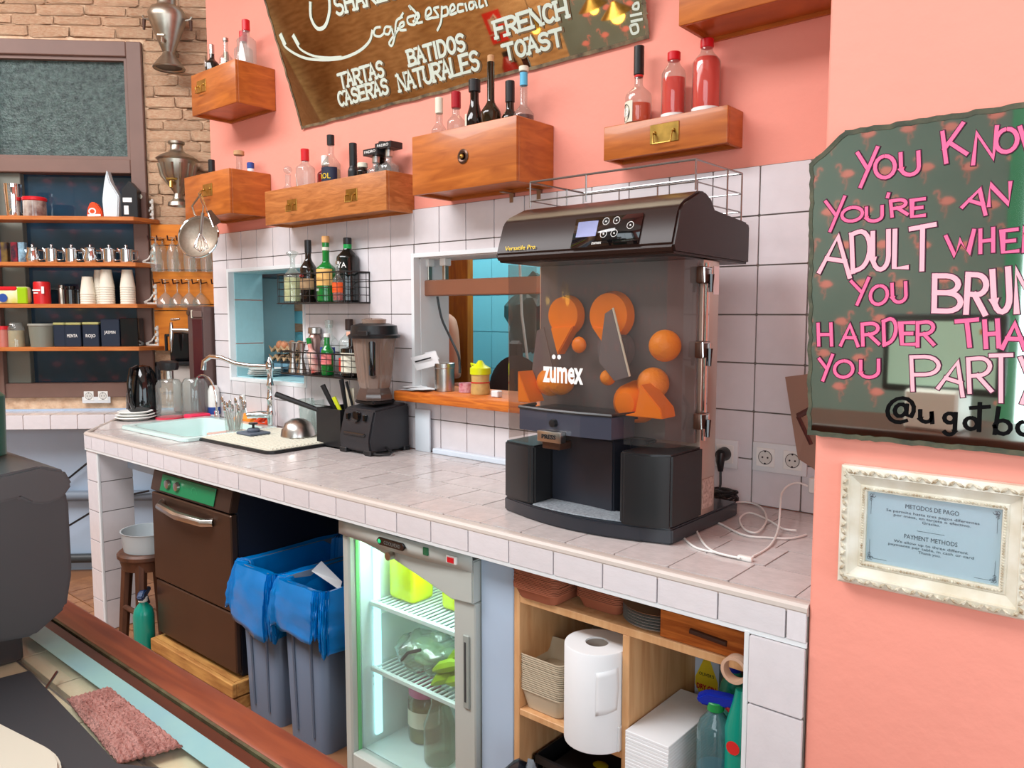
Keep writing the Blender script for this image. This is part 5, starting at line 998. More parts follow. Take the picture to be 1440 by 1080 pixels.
# ------------------------------------------------------------------ samovars on the brick wall
def samovar(s, z, h, label, kind):
    t = lthing('samovar', label, 'samovar', s, .13, z)
    if kind == 0:
        MB().lathe([(.085, 0), (.088, .006), (.06, .045), (.036, .075), (.03, .09), (.036, .105), (.075, .20), (.10, .27), (.102, .30), (.085, .33), (.055, .345), (.05, .36), (.052, .385), (0, .39)], n=32).build('body', pewter_m, t)
        MB().lathe([(0, .01), (.07, .01)], n=24).build('foot_plate', black_m, t)
        for sx in (-1, 1):
            o = MB().tube([(sx * .095, 0, .27), (sx * .125, -.0, .275), (sx * .135, 0, .29)], .007, 8).build('handle', pewter_m, t); MB().tube([(sx * .128, 0, .27), (sx * .13, 0, .215)], [.011, .007], 10).build('wooden_grip', stool_m, o)
        MB().tube([(0, -.05, .14), (0, -.09, .14), (0, -.095, .115)], .009, 8).box((-.03, -.09, .155), (.01, -.08, .165), .002).build('tap', pewter_m, t)
    else:
        MB().lathe([(.06, 0), (.055, .02), (.03, .04), (.022, .07), (.04, .10), (.085, .17), (.10, .24), (.102, .255), (.115, .265), (.09, .285), (.045, .305), (.035, .32), (.034, .345), (.045, .352), (.045, .365), (0, .365)], n=32).build('body', pewter_m, t)
        m_ = MB()
        for k in range(12):
            a = k * PI / 6; m_.tube([((.045 + .0) * math.cos(a), .045 * math.sin(a), .11), (.088 * math.cos(a), .088 * math.sin(a), .17), (.10 * math.cos(a), .10 * math.sin(a), .235)], [.004, .009, .011], 6)
        m_.build('fluting', pewter_m, t)
        MB().tube([(0, -.06, .12), (0, -.11, .12), (0, -.115, .09)], .01, 8).tube([(-.03, -.1, .14), (.03, -.1, .14)], .006, 6).build('tap', brass_m, t)
    MB().box((-.02, .0, .1), (.02, .13, .125), .002).build('wall_bracket', pewter_m, t)
samovar(.28, 2.89, .4, 'slender aged metal samovar with wooden grips high on the brick wall', 0)
samovar(.255, 2.12, .38, 'squat fluted metal samovar beside the corner drawer on the brick wall', 1)
# ------------------------------------------------------------------ board with hanging glasses
gbm = mat('orange_board', (226, 136, 34), .4, rgb2=(200, 108, 20), nscale=3, stretch=(1, 1, 10), wave=.6)
gbd = lthing('glass_rack_board', 'orange wooden board with hooks beside the window, glasses hanging from it', 'board', .25, .03, 1.28)
for z0, z1 in ((0, .235), (.24, .27), (.275, .475), (.48, .62), (.625, .745)): MB().box((-.20, -.012, z0), (.24, 0, z1), .002).build('plank', gbm, gbd)
for k, (zz, xs_) in enumerate(((.655, (-.15, -.04, .07, .18)), (.405, (-.13, -.02, .09, .20)))):
    m_ = MB()
    for x in xs_: m_.tube([(x - .03, -.012, zz), (x - .03, -.11, zz - .01), (x - .03, -.12, zz + .015)], .004, 6).tube([(x + .02, -.012, zz), (x + .02, -.11, zz - .01), (x + .02, -.12, zz + .015)], .004, 6)
    m_.build('hook_rail', mat('dark_hook', (58, 30, 34), .4, .5), gbd)
def wineglass(s, z, t_, label, tall, group):
    o = lthing('stem_glass', label, 'glass', s, t_, z, group)
    if tall: pr = [(.030, 0), (.032, -.003), (.005, -.008), (.005, -.03), (.02, -.05), (.032, -.09), (.034, -.15), (.030, -.20)]
    else: pr = [(.033, 0), (.034, -.003), (.005, -.008), (.004, -.075), (.02, -.09), (.045, -.12), (.052, -.155), (.046, -.165)]
    MB().lathe(pr, n=20).build('glass', clear2_m, o)
for k, s_ in enumerate((.405, .31, .215, .12)):
    wineglass(s_, 1.945, .10, ('leftmost upside-down beer glass on the upper hooks', 'second upside-down beer glass from the left on the upper hooks', 'third upside-down beer glass from the left on the upper hooks', 'right-hand upside-down beer glass below the sieve')[k], True, 'beer glasses hanging upside down')
    wineglass(s_ - .02, 1.945, .05, ('inner upside-down beer glass at the left of the upper hooks', 'inner second upside-down beer glass on the upper hooks', 'inner third upside-down beer glass on the upper hooks', 'inner right upside-down beer glass on the upper hooks')[k], True, 'beer glasses hanging upside down')
for k, s_ in enumerate((.36, .225)):
    wineglass(s_, 1.70, .10, ('left upside-down wide goblet on the lower hooks', 'right upside-down wide goblet on the lower hooks')[k], False, 'wide goblets hanging upside down')
    wineglass(s_ - .055, 1.70, .06, ('goblet behind the left one on the lower hooks', 'goblet behind the right one on the lower hooks')[k], False, 'wide goblets hanging upside down')
# utensils hanging from the corner drawer handle
def hy(px, py, Y=-.27): return PY(px, py, Y)
o = thing('sieve', 'round steel sieve hanging from the corner drawer handle', 'sieve', (0, 0, 0)); c = hy(279, 333); m_ = MB()
R_ = .105; ax = Vector((.55, -.8, .2)).normalized(); e1 = ax.orthogonal().normalized(); e2 = ax.cross(e1)
ring = [c + e1 * math.cos(a) * R_ + e2 * math.sin(a) * R_ for a in [k * PI / 16 for k in range(32)]]
m_.tube(ring, .005, 8, closed=True); m_.build('rim', chrome_m, o)
m_ = MB(); m_.grid(24, 5, lambda u, v: c + (e1 * math.cos(u * 2 * PI) + e2 * math.sin(u * 2 * PI)) * R_ * math.cos(v * PI / 2 * .999) - ax * R_ * .5 * math.sin(v * PI / 2)); m_.build('mesh', mat('sieve_mesh', (170, 156, 140), .45, .5, noise=.2, nscale=80), o)
MB().tube([c + Vector((-.01, 0, .10)), hy(274, 302), hy(270, 290), hy(283, 272)], .005, 6).build('handle', pewter_m, o)
o = thing('whisk', 'steel balloon whisk hanging in front of the sieve', 'whisk', (0, 0, 0)); a, b_, e_ = hy(285, 299, -.34), hy(282, 328, -.34), hy(281, 355, -.34)
MB().tube([a, b_], .0085, 10).build('handle', steel_m, o)
m_ = MB(); dz = (b_ - e_).length
for k in range(5):
    an = k * PI / 5; d = Vector((math.cos(an), math.sin(an) * 1, 0)); m_.tube([b_ + d * .004, b_ + d * .022 - Vector((0, 0, dz * .35)), b_ + d * .034 - Vector((0, 0, dz * .75)), b_ - Vector((0, 0, dz)), b_ - d * .034 - Vector((0, 0, dz * .75)), b_ - d * .022 - Vector((0, 0, dz * .35)), b_ - d * .004], .0016, 5)
m_.build('wires', chrome_m, o); MB().tube([a, hy(286, 290, -.34), hy(279, 272, -.29), hy(283, 268, -.25)], .0025, 6).build('hook', pewter_m, o)
o = thing('scraper', 'flat brown steel scraper hanging at an angle behind the whisk', 'scraper', (0, 0, 0)); m_ = MB(); v = [m_.bm.verts.new(p) for p in (hy(290, 297, -.30), hy(297, 295, -.30), hy(311, 312, -.30), hy(302, 318, -.30))]; m_.bm.faces.new(v); m_.build('blade', bsteel_m, o, smooth=False, thick=.002); MB().tube([hy(293, 300, -.305), hy(300, 319, -.305)], .003, 6).tube([hy(292, 298, -.305), hy(282, 272, -.27)], .003, 6).build('wire_handle', chrome_m, o)
# ------------------------------------------------------------------ under the counter: dishwasher on its crate
dw = thing('dishwasher', 'brown steel commercial dishwasher with a green control panel under the counter', 'dishwasher', (-3.08, -.42, .06))
dsm = mat('dark_brown_steel', (84, 62, 50), .3, .55, noise=.25, nscale=2.5)
MB().box((-.33, -.27, 0), (.32, .30, .74), .006).build('body', mat('dark_body', (30, 34, 46), .4, .2), dw)
MB().box((-.335, -.30, .27), (.325, -.27, .66), .005).build('door', dsm, dw); MB().box((-.335, -.295, .02), (.325, -.27, .262), .005).build('lower_panel', dsm, dw)
m_ = MB(); m_.prism([(-.27, .665), (-.305, .67), (-.285, .755), (-.27, .765), (.30, .765), (.30, .745), (-.25, .745)], -.335, .325, 'X', bev=.003); m_.build('top_panel', dsm, dw)
gp = mat('green_panel', (16, 120, 74), .4); FN = Matrix.Rotation(-.23, 4, 'X')
m_ = MB(); m_.box((-.24, -.004, -.036), (.21, .0, .036), .006); m_.xf(Matrix.Translation((0, -.2965, .713)) @ FN).build('control_panel', gp, dw)
for x in (-.17, -.09): MB().lathe([(0, 0), (.02, 0), (.018, .012), (0, .014)], (x, -.301, .715), 20, axis='Y').build('button', steel_m, dw)
MB().lathe([(.022, .001), (.020, .001)], (.05, -.3015, .71), 24, axis='Y').build('dial_mark', mat('pale_green_print', (60, 160, 110), .5), dw); MB().lathe([(0, 0), (.004, .002)], (.17, -.301, .70), 8, axis='Y').build('pilot_light', mat('amber_light', (240, 150, 30), .4, emit=1.), dw)
MB().tube([(-.23, -.30, .628), (-.20, -.33, .62), (-.02, -.345, .612), (.16, -.33, .61), (.19, -.30, .61)], [.016, .017, .018, .017, .016], 10).build('handle', steel_m, dw)
cr = thing('wooden_crate', 'raw wooden crate under the brown dishwasher', 'crate', (-3.08, -.42, FZ))
for z_ in (0.0, .062): MB().box((-.34, -.33, z_), (.35, -.31, z_ + .056), .003).build('slat', rough_m, cr); MB().box((.33, -.31, z_), (.35, .28, z_ + .056), .003).build('slat', rough_m, cr)
MB().box((-.34, -.31, .085), (.33, .28, .118)).build('top_board', rough_m, cr)
# stool, tub and spray bottle
so = thing('wooden_stool', 'small dark wooden stool between the tiled pier and the dishwasher', 'stool', (-3.60, -.66, FZ))
MB().cyl((0, 0, .435), .135, .035, 28, bev=.01).build('seat', stool_m, so); MB().lathe([(.115, .39), (.125, .435)], n=24).build('apron', stool_m, so)
for a in (45, 135, 225, 315):
    c_, s_ = math.cos(math.radians(a)), math.sin(math.radians(a)); MB().tube([(.135 * c_, .135 * s_, 0), (.095 * c_, .095 * s_, .435)], [.022, .028], 8).build('leg', stool_m, so)
MB().tube([(-.09, -.09, .2), (.09, -.09, .2)], .012, 8).build('stretcher', stool_m, so)
o = thing('plastic_tub', 'cloudy plastic tub standing on the small wooden stool', 'tub', (-3.60, -.66, FZ + .471)); MB().lathe([(0, 0), (.115, 0), (.125, .085), (.13, .09), (.123, .09), (.11, .004), (0, .004)], n=4 * 7, sq=.9).build('tub', frost_m, o)
def spray(name, label, loc, rz, r, h, body, liq=None, head=None, nozzle=None, trig=None, neck=None):
    t = thing(name, label, 'spray bottle', loc, rz)
    MB().lathe([(0, 0), (r * .95, 0), (r, .008), (r, h * .62), (r * .85, h * .7), (.018, h * .78), (.016, h * .82), (0, h * .82)], n=26).build('bottle_body', body, t)
    if liq: MB().lathe([(0, .004), (r - .003, .004), (r - .003, h * .3), (0, h * .3)], n=26).build('liquid', liq, t)
    MB().cyl((0, 0, h * .80), .02, .022, 18, bev=.002).build('collar', neck or head, t)
    m_ = MB(); m_.prism([(-.045, h * .9), (-.035, h * .84), (.0, h * .84), (.055, h * .87), (.06, h * .93), (.035, h * .955), (-.02, h * .955)], -.014, .014, 'Y', bev=.005); m_.build('spray_head', head, t)
    MB().cyl((.058, 0, h * .90), .012, .016, 12, axis='X').build('nozzle', nozzle or head, t)
    MB().tube([(.028, 0, h * .86), (.045, 0, h * .80), (.075, 0, h * .70)], [.010, .009, .006], 8).build('trigger', trig or head, t)
    return t
tealb = mat('teal_plastic', (14, 140, 120), .25, coat=.3); navy = mat('navy_plastic', (20, 50, 90), .35)
spray('spray_bottle', 'teal green spray bottle on the floor beside the wooden stool', (-3.50, -.74, FZ), 2.4, .045, .33, tealb, head=navy, neck=whitecap_m)
# bins with blue liners
binm = mat('slate_grey_bin', (98, 112, 132), .45); bluebag = mat('blue_plastic_liner', (0, 134, 218), .24, bump=.35, bscale=14, coat=.35, noise=.25, nscale=5)
bagback = mat('blue_liner_inside', (0, 100, 180), .3, bump=.4, bscale=12)
def bin_(cx, label, w_, seed, bl):
    t = thing('waste_bin', label, 'bin', (cx, -.46, FZ))
    top, bot = (w_ / 2, .25), (w_ / 2 - .016, .235); Hh = .60
    m_ = MB(); A = [m_.bm.verts.new((x, y, 0)) for x, y in rr(bot[0], bot[1], .03, 3)]; B = [m_.bm.verts.new((x, y, Hh)) for x, y in rr(top[0], top[1], .03, 3)]; n_ = len(A)
    for k in range(n_): m_.bm.faces.new((A[k], A[(k + 1) % n_], B[(k + 1) % n_], B[k]))
    m_.bm.faces.new(A[::-1]); m_.build('container', binm, t, thick=.004)
    for x in (-w_ * .22, w_ * .22): MB().tube([(x * .9, -.238, .05), (x, -.25, .5)], .006, 6).build('rib', binm, t)
    b_ = thing('bin_liner', bl, 'bin liner', (cx, -.46, FZ + Hh)); random.seed(seed); ph = random.random() * 6
    def f(u, v):
        a = u * 2 * PI; pts_ = rr(top[0] + .006, top[1] + .006, .04, 6); q = u * len(pts_); i = int(q) % len(pts_); fr = q - int(q); p = Vector(pts_[i]).lerp(Vector(pts_[(i + 1) % len(pts_)]), fr)
        wv = .014 * math.sin(a * 9 + ph) + .008 * math.sin(a * 23 + ph * 2)
        if v < .35: k = .90 - .22 * (.35 - v) / .35; z_ = .012 - (.35 - v) * .9; return (p.x * k + wv * .3, p.y * k + wv * .3, z_)
        s_ = (v - .35) / .65; out = .012 + .05 * math.sin(min(s_ * 1.3, 1) * PI * .55) + wv * s_ * .9 + .006 * math.sin(a * 41 + s_ * 5); d = p.normalized()
        drop = .215 + .04 * math.sin(a * 2 + ph) + .015 * math.sin(a * 7)
        nz_ = mnoise.noise(Vector((p.x * 16 + seed, p.y * 16, s_ * 2.2))) + .5 * mnoise.noise(Vector((p.x * 40, p.y * 40 + seed, s_ * 7))); out += .02 * nz_ * min(1, s_ * 4)
        z_ = .018 - drop * s_ + .004 * math.sin(a * 30 + s_ * 8) + .012 * nz_ * s_; return (p.x + d.x * out, p.y + d.y * out * .6, z_)
    m_ = MB(); m_.grid(140, 18, f); m_.build('liner', bluebag, b_, thick=.0015)
bin_(-2.605, 'slim grey waste bin next to the dishwasher', .25, 5, 'blue liner folded over the bin next to the dishwasher')
bin_(-2.32, 'slim grey waste bin next to the fridge', .25, 8, 'blue liner folded over the bin next to the fridge')
o = MB(); v = [o.bm.verts.new(p) for p in (PY(438, 803, -.58), PY(452, 789, -.56), PY(481, 818, -.52), PY(478, 830, -.56))]; o.bm.faces.new(v); tag(o.build('paper_sheet', paper_m, smooth=False, thick=.001), 'white paper corner sticking out of the blue liner by the fridge', 'paper')
tag(MB().box((-2.83, -.66, .30), (-2.80, -.64, .34), .002).build('paper_scrap', paper_m), 'small white scrap between the dishwasher and the blue liner', 'paper')
# ------------------------------------------------------------------ glass-door fridge
FX0, FX1 = -2.085, -1.478; fr = thing('display_fridge', 'grey glass-door undercounter fridge with lit shelves and a curved header', 'fridge', ((FX0 + FX1) / 2, -.40, FZ)); fw = (FX1 - FX0) / 2; FH = .885
inner = mat('fridge_liner', (222, 238, 238), .35)
m_ = MB(); m_.box((-fw, -.25, .02), (-fw + .02, .36, FH)).box((fw - .02, -.25, .02), (fw, .36, FH)).box((-fw, .34, .02), (fw, .36, FH)).box((-fw, -.25, FH - .03), (fw, .36, FH)).box((-fw, -.25, .02), (fw, .36, .06)); m_.build('cabinet', fridge_m, fr, smooth=False)
m_ = MB(); m_.box((-fw + .021, -.25, .061), (-fw + .03, .33, FH - .04)).box((fw - .03, -.25, .061), (fw - .021, .33, FH - .04)).box((-fw + .03, .325, .061), (fw - .03, .335, FH - .04)).box((-fw + .03, -.24, .061), (fw - .03, .325, .07)); m_.build('liner', inner, fr, smooth=False)
for k in range(5):
    for zz in (.55, .52, .31, .28): MB().box((-fw + .03, -.2, zz - .07 * (k == 9)), (-fw + .036, .3, zz + .006 - .07 * (k == 9))).build('shelf_rail', inner, fr, smooth=False) if k == 0 else None
MB().box((-fw + .031, -.20, .10), (-fw + .042, -.17, FH - .06), .003).build('lamp_tube', mat('fridge_lamp', (190, 246, 250), .5, emit=1.6), fr)
MB().box((-fw + .06, -.20, FH - .052), (fw - .06, -.06, FH - .042)).build('lamp_tube', mat('fridge_top_lamp', (226, 248, 255), .5, emit=15), fr)
# door
dr = MB()
dr.box((-fw, -.30, .0), (-fw + .036, -.252, .83), .006).box((fw - .086, -.30, .0), (fw, -.252, .738), .004).box((-fw + .036, -.30, .0), (fw - .086, -.252, .08), .004)
door = dr.build('door', fridge_m, fr)
m_ = MB(); arch = [(-fw, .865), (fw, .865), (fw, .74), (fw - .086, .735), (.175, .748), (.085, .771), (-.043, .803), (-.146, .821), (-.217, .831), (-fw + .03, .835), (-fw, .835)]
m_.prism(arch, -.31, -.252, 'Y', bev=.004); m_.build('curved_header', fridge_m, door)
m_ = MB(); m_.grid(12, 1, lambda u, v: (-fw + 2 * fw * u, -.312 - .018 * math.sin(PI * u), .835 + .05 * v)); hd = m_.build('fascia', mat('fascia_grey', (196, 202, 196), .35), door, thick=.004)
m_ = MB(); m_.prism([(-.055, -.012), (.055, -.012), (.067, 0), (.055, .012), (-.055, .012), (-.067, 0)], -.004, .004, 'Y', bev=.002); m_.xf(Matrix.Translation((-.015, -.334, .860))).build('badge', bgloss_m, door); MB().ball((-.065, -.339, .860), .008, (1, .4, 1), 1).build('badge_logo', mat('green_logo', (40, 200, 130), .4, emit=.4), door)
text('COOLHEAD', .016, mat('grey_print', (110, 110, 106), .5), door, Matrix.Translation((-.005, -.3395, .855)) @ FRONT, width=.075)
MB().cyl((-.02, -.325, .822), .013, .02, 20, axis='Y').build('lock', pewter_m, door)
MB().box((.12, -.33, .852), (.142, -.322, .876), .002).build('thermometer', mat('dark_green_display', (30, 90, 60), .3, emit=.3), door); o = MB().box((.215, -.328, .848), (.255, -.318, .872), .002).build('switch_frame', whitecap_m, door); MB().box((.222, -.331, .852), (.248, -.327, .868), .001).build('rocker_switch', redcap_m, o)
MB().box((fw - .045, -.306, .42), (fw - .02, -.300, .64), .004).build('handle_recess', mat('recess_grey', (150, 158, 152), .5), door); MB().box((fw - .038, -.3075, .44), (fw - .031, -.306, .62), .001).build('handle_slot', charcoal_m, door)
MB().box((-fw + .034, -.272, .078), (fw - .084, -.268, .86)).build('glass_pane', thin('door_glass', (248, 253, 252), .02), door, smooth=False)
MB().box((-fw + .034, -.275, .08), (-fw + .04, -.262, .82)).build('door_gasket', mat('green_edge', (120, 200, 130), .3), door, smooth=False)
def fshelf(zz):
    m_ = MB(); m_.box((-fw + .032, -.215, zz - .012), (fw - .032, -.20, zz + .006), .003).box((-fw + .032, .30, zz - .005), (fw - .032, .31, zz + .003)).box((-fw + .032, .05, zz - .005), (fw - .032, .056, zz + .0))
    for k in range(25): x = -fw + .045 + (2 * fw - .09) * k / 24; m_.tube([(x, -.205, zz), (x, .305, zz)], .0038, 6)
    m_.build('wire_shelf', mat('white_wire', (222, 236, 236), .3), fr)
S1, S2 = .58, .348; fshelf(S1); fshelf(S2)
def F(x, y): return ((FX0 + FX1) / 2 + x, -.40 + y)
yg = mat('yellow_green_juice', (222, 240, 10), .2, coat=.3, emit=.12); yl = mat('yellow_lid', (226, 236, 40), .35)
for k, (x, y, w_, h_, lb) in enumerate(((-.185, -.10, .064, .20, 'large bright yellow-green drink container at the left on the top fridge shelf'), (-.085, .06, .042, .18, 'yellow-green container further back between the two front ones'), (.02, -.06, .058, .175, 'second yellow-green drink container on the right of the top fridge shelf'))):
    t = thing('drink_container', lb, 'container', (*F(x, y), FZ + S1 + .004)); MB().box((-w_, -w_ * .8, 0), (w_, w_ * .8, h_), .018, 3).build('container', yg, t); MB().cyl((0, 0, h_), .035, .02, 20).build('lid', yl, t)
t = thing('small_bottle', 'small bottle with a coral cap at the right edge of the top fridge shelf', 'bottle', (*F(.185, -.16), FZ + S1 + .004)); MB().lathe([(0, 0), (.022, 0), (.022, .08), (.01, .1), (0, .1)], n=16).build('body', greenglass_m, t); MB().cyl((0, 0, .1), .012, .03, 12).build('cap', mat('coral_cap', (250, 90, 70), .4), t)
random.seed(21); m_ = MB(); m_.ball((0, 0, .06), .1, (1.35, .9, .62), 4)
for v in m_.bm.verts: n3 = v.co.copy(); v.co += Vector((math.sin(n3.y * 60 + n3.z * 40), math.sin(n3.x * 55), math.sin(n3.x * 80 + n3.y * 30))) * .008 + Vector((random.uniform(-.004, .004),) * 3)
pb = thing('plastic_bag', 'crumpled clear plastic bag of salad on the middle fridge shelf', 'bag', (*F(-.10, -.10), FZ + S2 + .006)); m_.build('film', thin('crinkled_film', (224, 240, 232), .16, .12, 1.6), pb)
m_ = MB(); random.seed(2)
for k in range(9): m_.ball((random.uniform(-.06, .07), random.uniform(-.04, .04), random.uniform(.04, .08)), .035, (1.2, .9, .5), 2)
m_.build('leaves', mat('pale_lettuce', (176, 206, 168), .6, noise=.3, nscale=30), pb)
MB().tube([(-.04, -.088, .05), (-.0, -.095, .09), (.05, -.085, .11)], .006, 6).build('dark_strap', charcoal_m, pb)
gb_ = mat('green_banana', (150, 190, 40), .45, noise=.2, nscale=9)
for k, (a, b_) in enumerate((((.04, -.16, .035), .5), ((.065, -.17, .085), .15), ((.105, -.16, .05), -.15), ((.10, -.14, .125), .35))):
    t = thing('green_banana', ('lowest green banana hanging over the middle fridge shelf', 'upper left green banana on the middle fridge shelf', 'right-hand green banana at the front of the middle fridge shelf', 'topmost green banana of the bunch in the fridge')[k], 'banana', (*F(a[0], a[1]), FZ + S2 + a[2])); m_ = MB(); m_.tube([(math.cos(b_) * -.06, -.01, -.02 - .02 * b_), (math.cos(b_) * -.02, -.012, 0), (.02, -.005, .018), (.06, .01, .028)], [.006, .02, .021, .008], 8); m_.build('fruit', gb_, t)
t = thing('pickle_jar', 'glass jar of olives with a pink lid at the bottom of the fridge', 'jar', (*F(-.165, -.06), FZ + .072)); t.scale = (1.2, 1.2, 1.15); MB().lathe([(0, 0), (.048, 0), (.05, .01), (.05, .125), (.042, .14)], n=24).build('jar', clear2_m, t); MB().lathe([(0, .003), (.046, .003), (.046, .11), (0, .11)], n=20).build('contents', mat('olive_contents', (150, 150, 84), .5, rgb2=(104, 110, 50), nscale=22), t); MB().cyl((0, 0, .14), .048, .03, 24, bev=.004).build('lid', mat('pink_lid', (196, 110, 150), .4), t); MB().lathe([(.051, .05), (.051, .1)], n=20).build('label', cream_m, t)
for k, (x, y) in enumerate(((-.02, -.13), (.13, -.12))):
    t = thing('glass_bottle', ('empty clear glass milk bottle at the bottom of the fridge', 'second clear bottle at the right edge of the fridge bottom')[k], 'bottle', (*F(x, y), FZ + .072)); MB().lathe([(0, .003), (.05, .003), (.054, .01), (.054, .13), (.035, .18), (.026, .205), (.03, .21), (.03, .235), (.026, .235)], n=28).build('glass', thin('bottle_glass', (206, 214, 200), .22), t)
# pale blue partition and pine shelf unit
tag(MB().box((-1.474, -.68, FZ), (-1.352, -.02, .842), .003).build('partition', bluewhite_m), 'smooth pale blue partition between the fridge and pine shelves', 'partition')
su = thing('pine_shelf_unit', 'open pine shelf unit built in under the right end of the counter', 'shelf unit', (-1.0, 0, FZ))
def sbox(n, x0, x1, z0, z1, y0=-.68, y1=-.03): MB().box((x0 + 1.0, y0, z0 - FZ), (x1 + 1.0, y1, z1 - FZ), .0015).build(n, pine_m, su)
sbox('side_panel', -1.35, -1.33, FZ, .765); sbox('side_panel', -.66, -.65, FZ, .765); sbox('divider', -1.0, -.98, FZ, .715); sbox('top_shelf', -1.33, -.66, .715, .735); sbox('left_shelf', -1.33, -1.0, .395, .413); sbox('right_shelf', -.98, -.66, .34, .358); sbox('back_panel', -1.33, -.66, FZ, .715, -.032, -.02)
# on the top board
kraft = mat('kraft_tray', (170, 98, 70), .8, noise=.12, nscale=20)
ORD = ['lowest', 'second from below', 'third from below', 'fourth from below', 'fifth from below', 'sixth from below', 'seventh from below', 'eighth from below', 'ninth from below', 'tenth from below', 'eleventh from below', 'twelfth from below', 'thirteenth from below', 'fourteenth from below', 'fifteenth from below', 'sixteenth from below', 'seventeenth from below', 'eighteenth from below', 'nineteenth from below', 'twentieth from below']
def traystack(cx, cy, z0, n, lab, grp, m, w_=.075, d=.075, rise=.006, deep=.03):
    pr = None
    for i in range(n):
        lb = lab + ', ' + ('topmost' if i == n - 1 else ORD[i])
        if pr is None:
            pr = thing('food_tray', lb, 'tray', (cx, cy, z0), 0, grp); mb_ = MB(); lv = [(w_ * .8, d * .8, .001), (w_ * .97, d * .97, deep), (w_, d, deep), (w_, d, deep - .003)]
            rg = [[mb_.bm.verts.new((x, y, z_)) for x, y in rr(a, b, .018, 3)] for a, b, z_ in lv]
            for A, B in zip(rg, rg[1:]):
                for k in range(len(A)): mb_.bm.faces.new((A[k], A[(k + 1) % len(A)], B[(k + 1) % len(A)], B[k]))
            mb_.bm.faces.new(rg[0][::-1]); mb_.build('tray', m, pr)
        else: copy_tree(pr, (cx + random.uniform(-.001, .001), cy + random.uniform(-.001, .001), z0 + i * rise), 0, lb)
traystack(-1.265, -.63, .736, 12, 'square kraft tray in the front left stack under the counter', 'kraft trays, front left stack', kraft, .075, .075, .0045, .032)
traystack(-1.10, -.58, .736, 11, 'square kraft tray in the second stack, behind the front one', 'kraft trays, second stack', kraft, .07, .07, .0045, .032)
for k in range(6):
    t = thing('tin_plate', ('lowest', 'second lowest', 'third lowest', 'third from the top', 'second from the top', 'topmost')[k] + ' metal plate of the stack on the top pine board', 'plate', (-.945, -.58, .736 + k * .0075), group='metal plates on the top pine board'); MB().lathe([(0, .002), (.075, .002), (.098, .008), (.10, .010), (.076, .005), (0, .005)], n=36).build('dish', mat('dull_steel', (196, 192, 186), .35, .35) if k < 5 else mat('brown_plate_top', (176, 130, 96), .4), t)
wt = thing('wooden_box', 'orange oak-grained wooden box with a handle slot on the top pine board', 'box', (-.775, -.62, .736), .0); oak = mat('orange_oak', (206, 116, 50), .4, rgb2=(150, 70, 22), nscale=5, stretch=(1, 8, 14), wave=1.6)
MB().box((-.125, -.055, 0), (.105, -.043, .068), .002).build('front_board', oak, wt); MB().box((-.125, -.043, 0), (-.113, .16, .068), .002).box((.093, -.043, 0), (.105, .16, .068), .002).build('side_board', oak, wt); MB().box((-.113, -.043, 0), (.093, .16, .008)).build('base_board', oak, wt)
MB().tube([(-.045, -.056, .036), (.045, -.056, .030)], .007, 8).build('handle_slot', mat('slot_dark', (70, 36, 20), .6), wt); tag(MB().box((-.84, -.6, .745), (-.70, -.5, .815), .01).build('paper_packet', mat('brown_paper_packet', (122, 74, 56), .7)), 'brown packet lying inside the oak-grained box', 'packet')
t = thing('tape_roll', 'roll of brown tape standing at the right edge of the pine unit', 'tape', (-.691, -.70, .733)); MB().lathe([(.03, 0), (.03, .025), (.023, .025), (.023, 0), (.03, 0)], (0, 0, 0), 32, axis='Y').build('roll', mat('tan_tape', (196, 160, 136), .5), t)
# left compartment
bag_m = mat('pale_fibre', (206, 190, 164), .8, noise=.06)
traystack(-1.265, -.60, .414, 18, 'deep pale fibre bowl in the big front stack beside the paper roll', 'pale fibre bowls, front stack', bag_m, .075, .075, .0058, .058)
traystack(-1.20, -.33, .414, 20, 'deep pale fibre bowl in the back stack behind the paper roll', 'pale fibre bowls, back stack', bag_m, .085, .08, .0058, .045)
pr_ = thing('paper_towel_roll', 'big white roll of paper towel standing on the left pine shelf', 'paper roll', (-1.085, -.665, .414)); MB().lathe([(.03, 0), (.082, 0), (.083, .004), (.083, .250), (.081, .254), (.03, .254), (.029, .25), (.029, 0)], n=40).build('roll', paper_m, pr_); MB().lathe([(.0285, .002), (.0285, .25)], n=24).build('core', mat('card_core', (170, 160, 150), .8), pr_)
MB().grid(6, 8, lambda u, v: (.083 * math.cos(-1.0 + u * .7) * (1.02 + .03 * u * math.sin(v * 4)), .083 * math.sin(-1.0 + u * .7) * (1.02 + .04 * u), .21 - v * .11 + .01 * u)).build('loose_end', paper_m, pr_, thick=.0008)
t = thing('steel_flask', 'polished steel and black flask lying behind the paper roll', 'flask', (-1.075, -.30, .60)); MB().lathe([(0, 0), (.03, .0), (.034, .02), (.03, .06), (0, .075)], (0, -.02, 0), 24, axis='Y').build('body', chrome_m, t); MB().ball((.0, .09, .02), .055, (1.3, 1, .8)).build('neck', bgloss_m, t); MB().box((-.02, -.05, -.186), (.02, .05, -.03)).build('stand', black_m, t)
tag(MB().box((-1.008, -.69, .414), (-1.0, -.62, .48), .003).build('napkin', paper_m), 'white crumpled napkin squeezed between paper roll and divider', 'napkin')
bc = thing('black_crate', 'black plastic mesh crate at the bottom of the left pine compartment', 'crate', (-1.15, -.38, FZ))
m_ = MB(); m_.box((-.15, -.24, .0), (.13, .2, .01)).box((-.17, -.25, .30), (.14, -.24, .32)).box((-.17, -.25, .0), (-.165, .2, .32)).box((.135, -.25, 0), (.14, .2, .32)).box((-.17, .195, 0), (.14, .2, .32))
for i in range(13):
    for j in range(1): m_.box((-.165 + i * .025, -.245, .0), (-.160 + i * .025, -.24, .3))
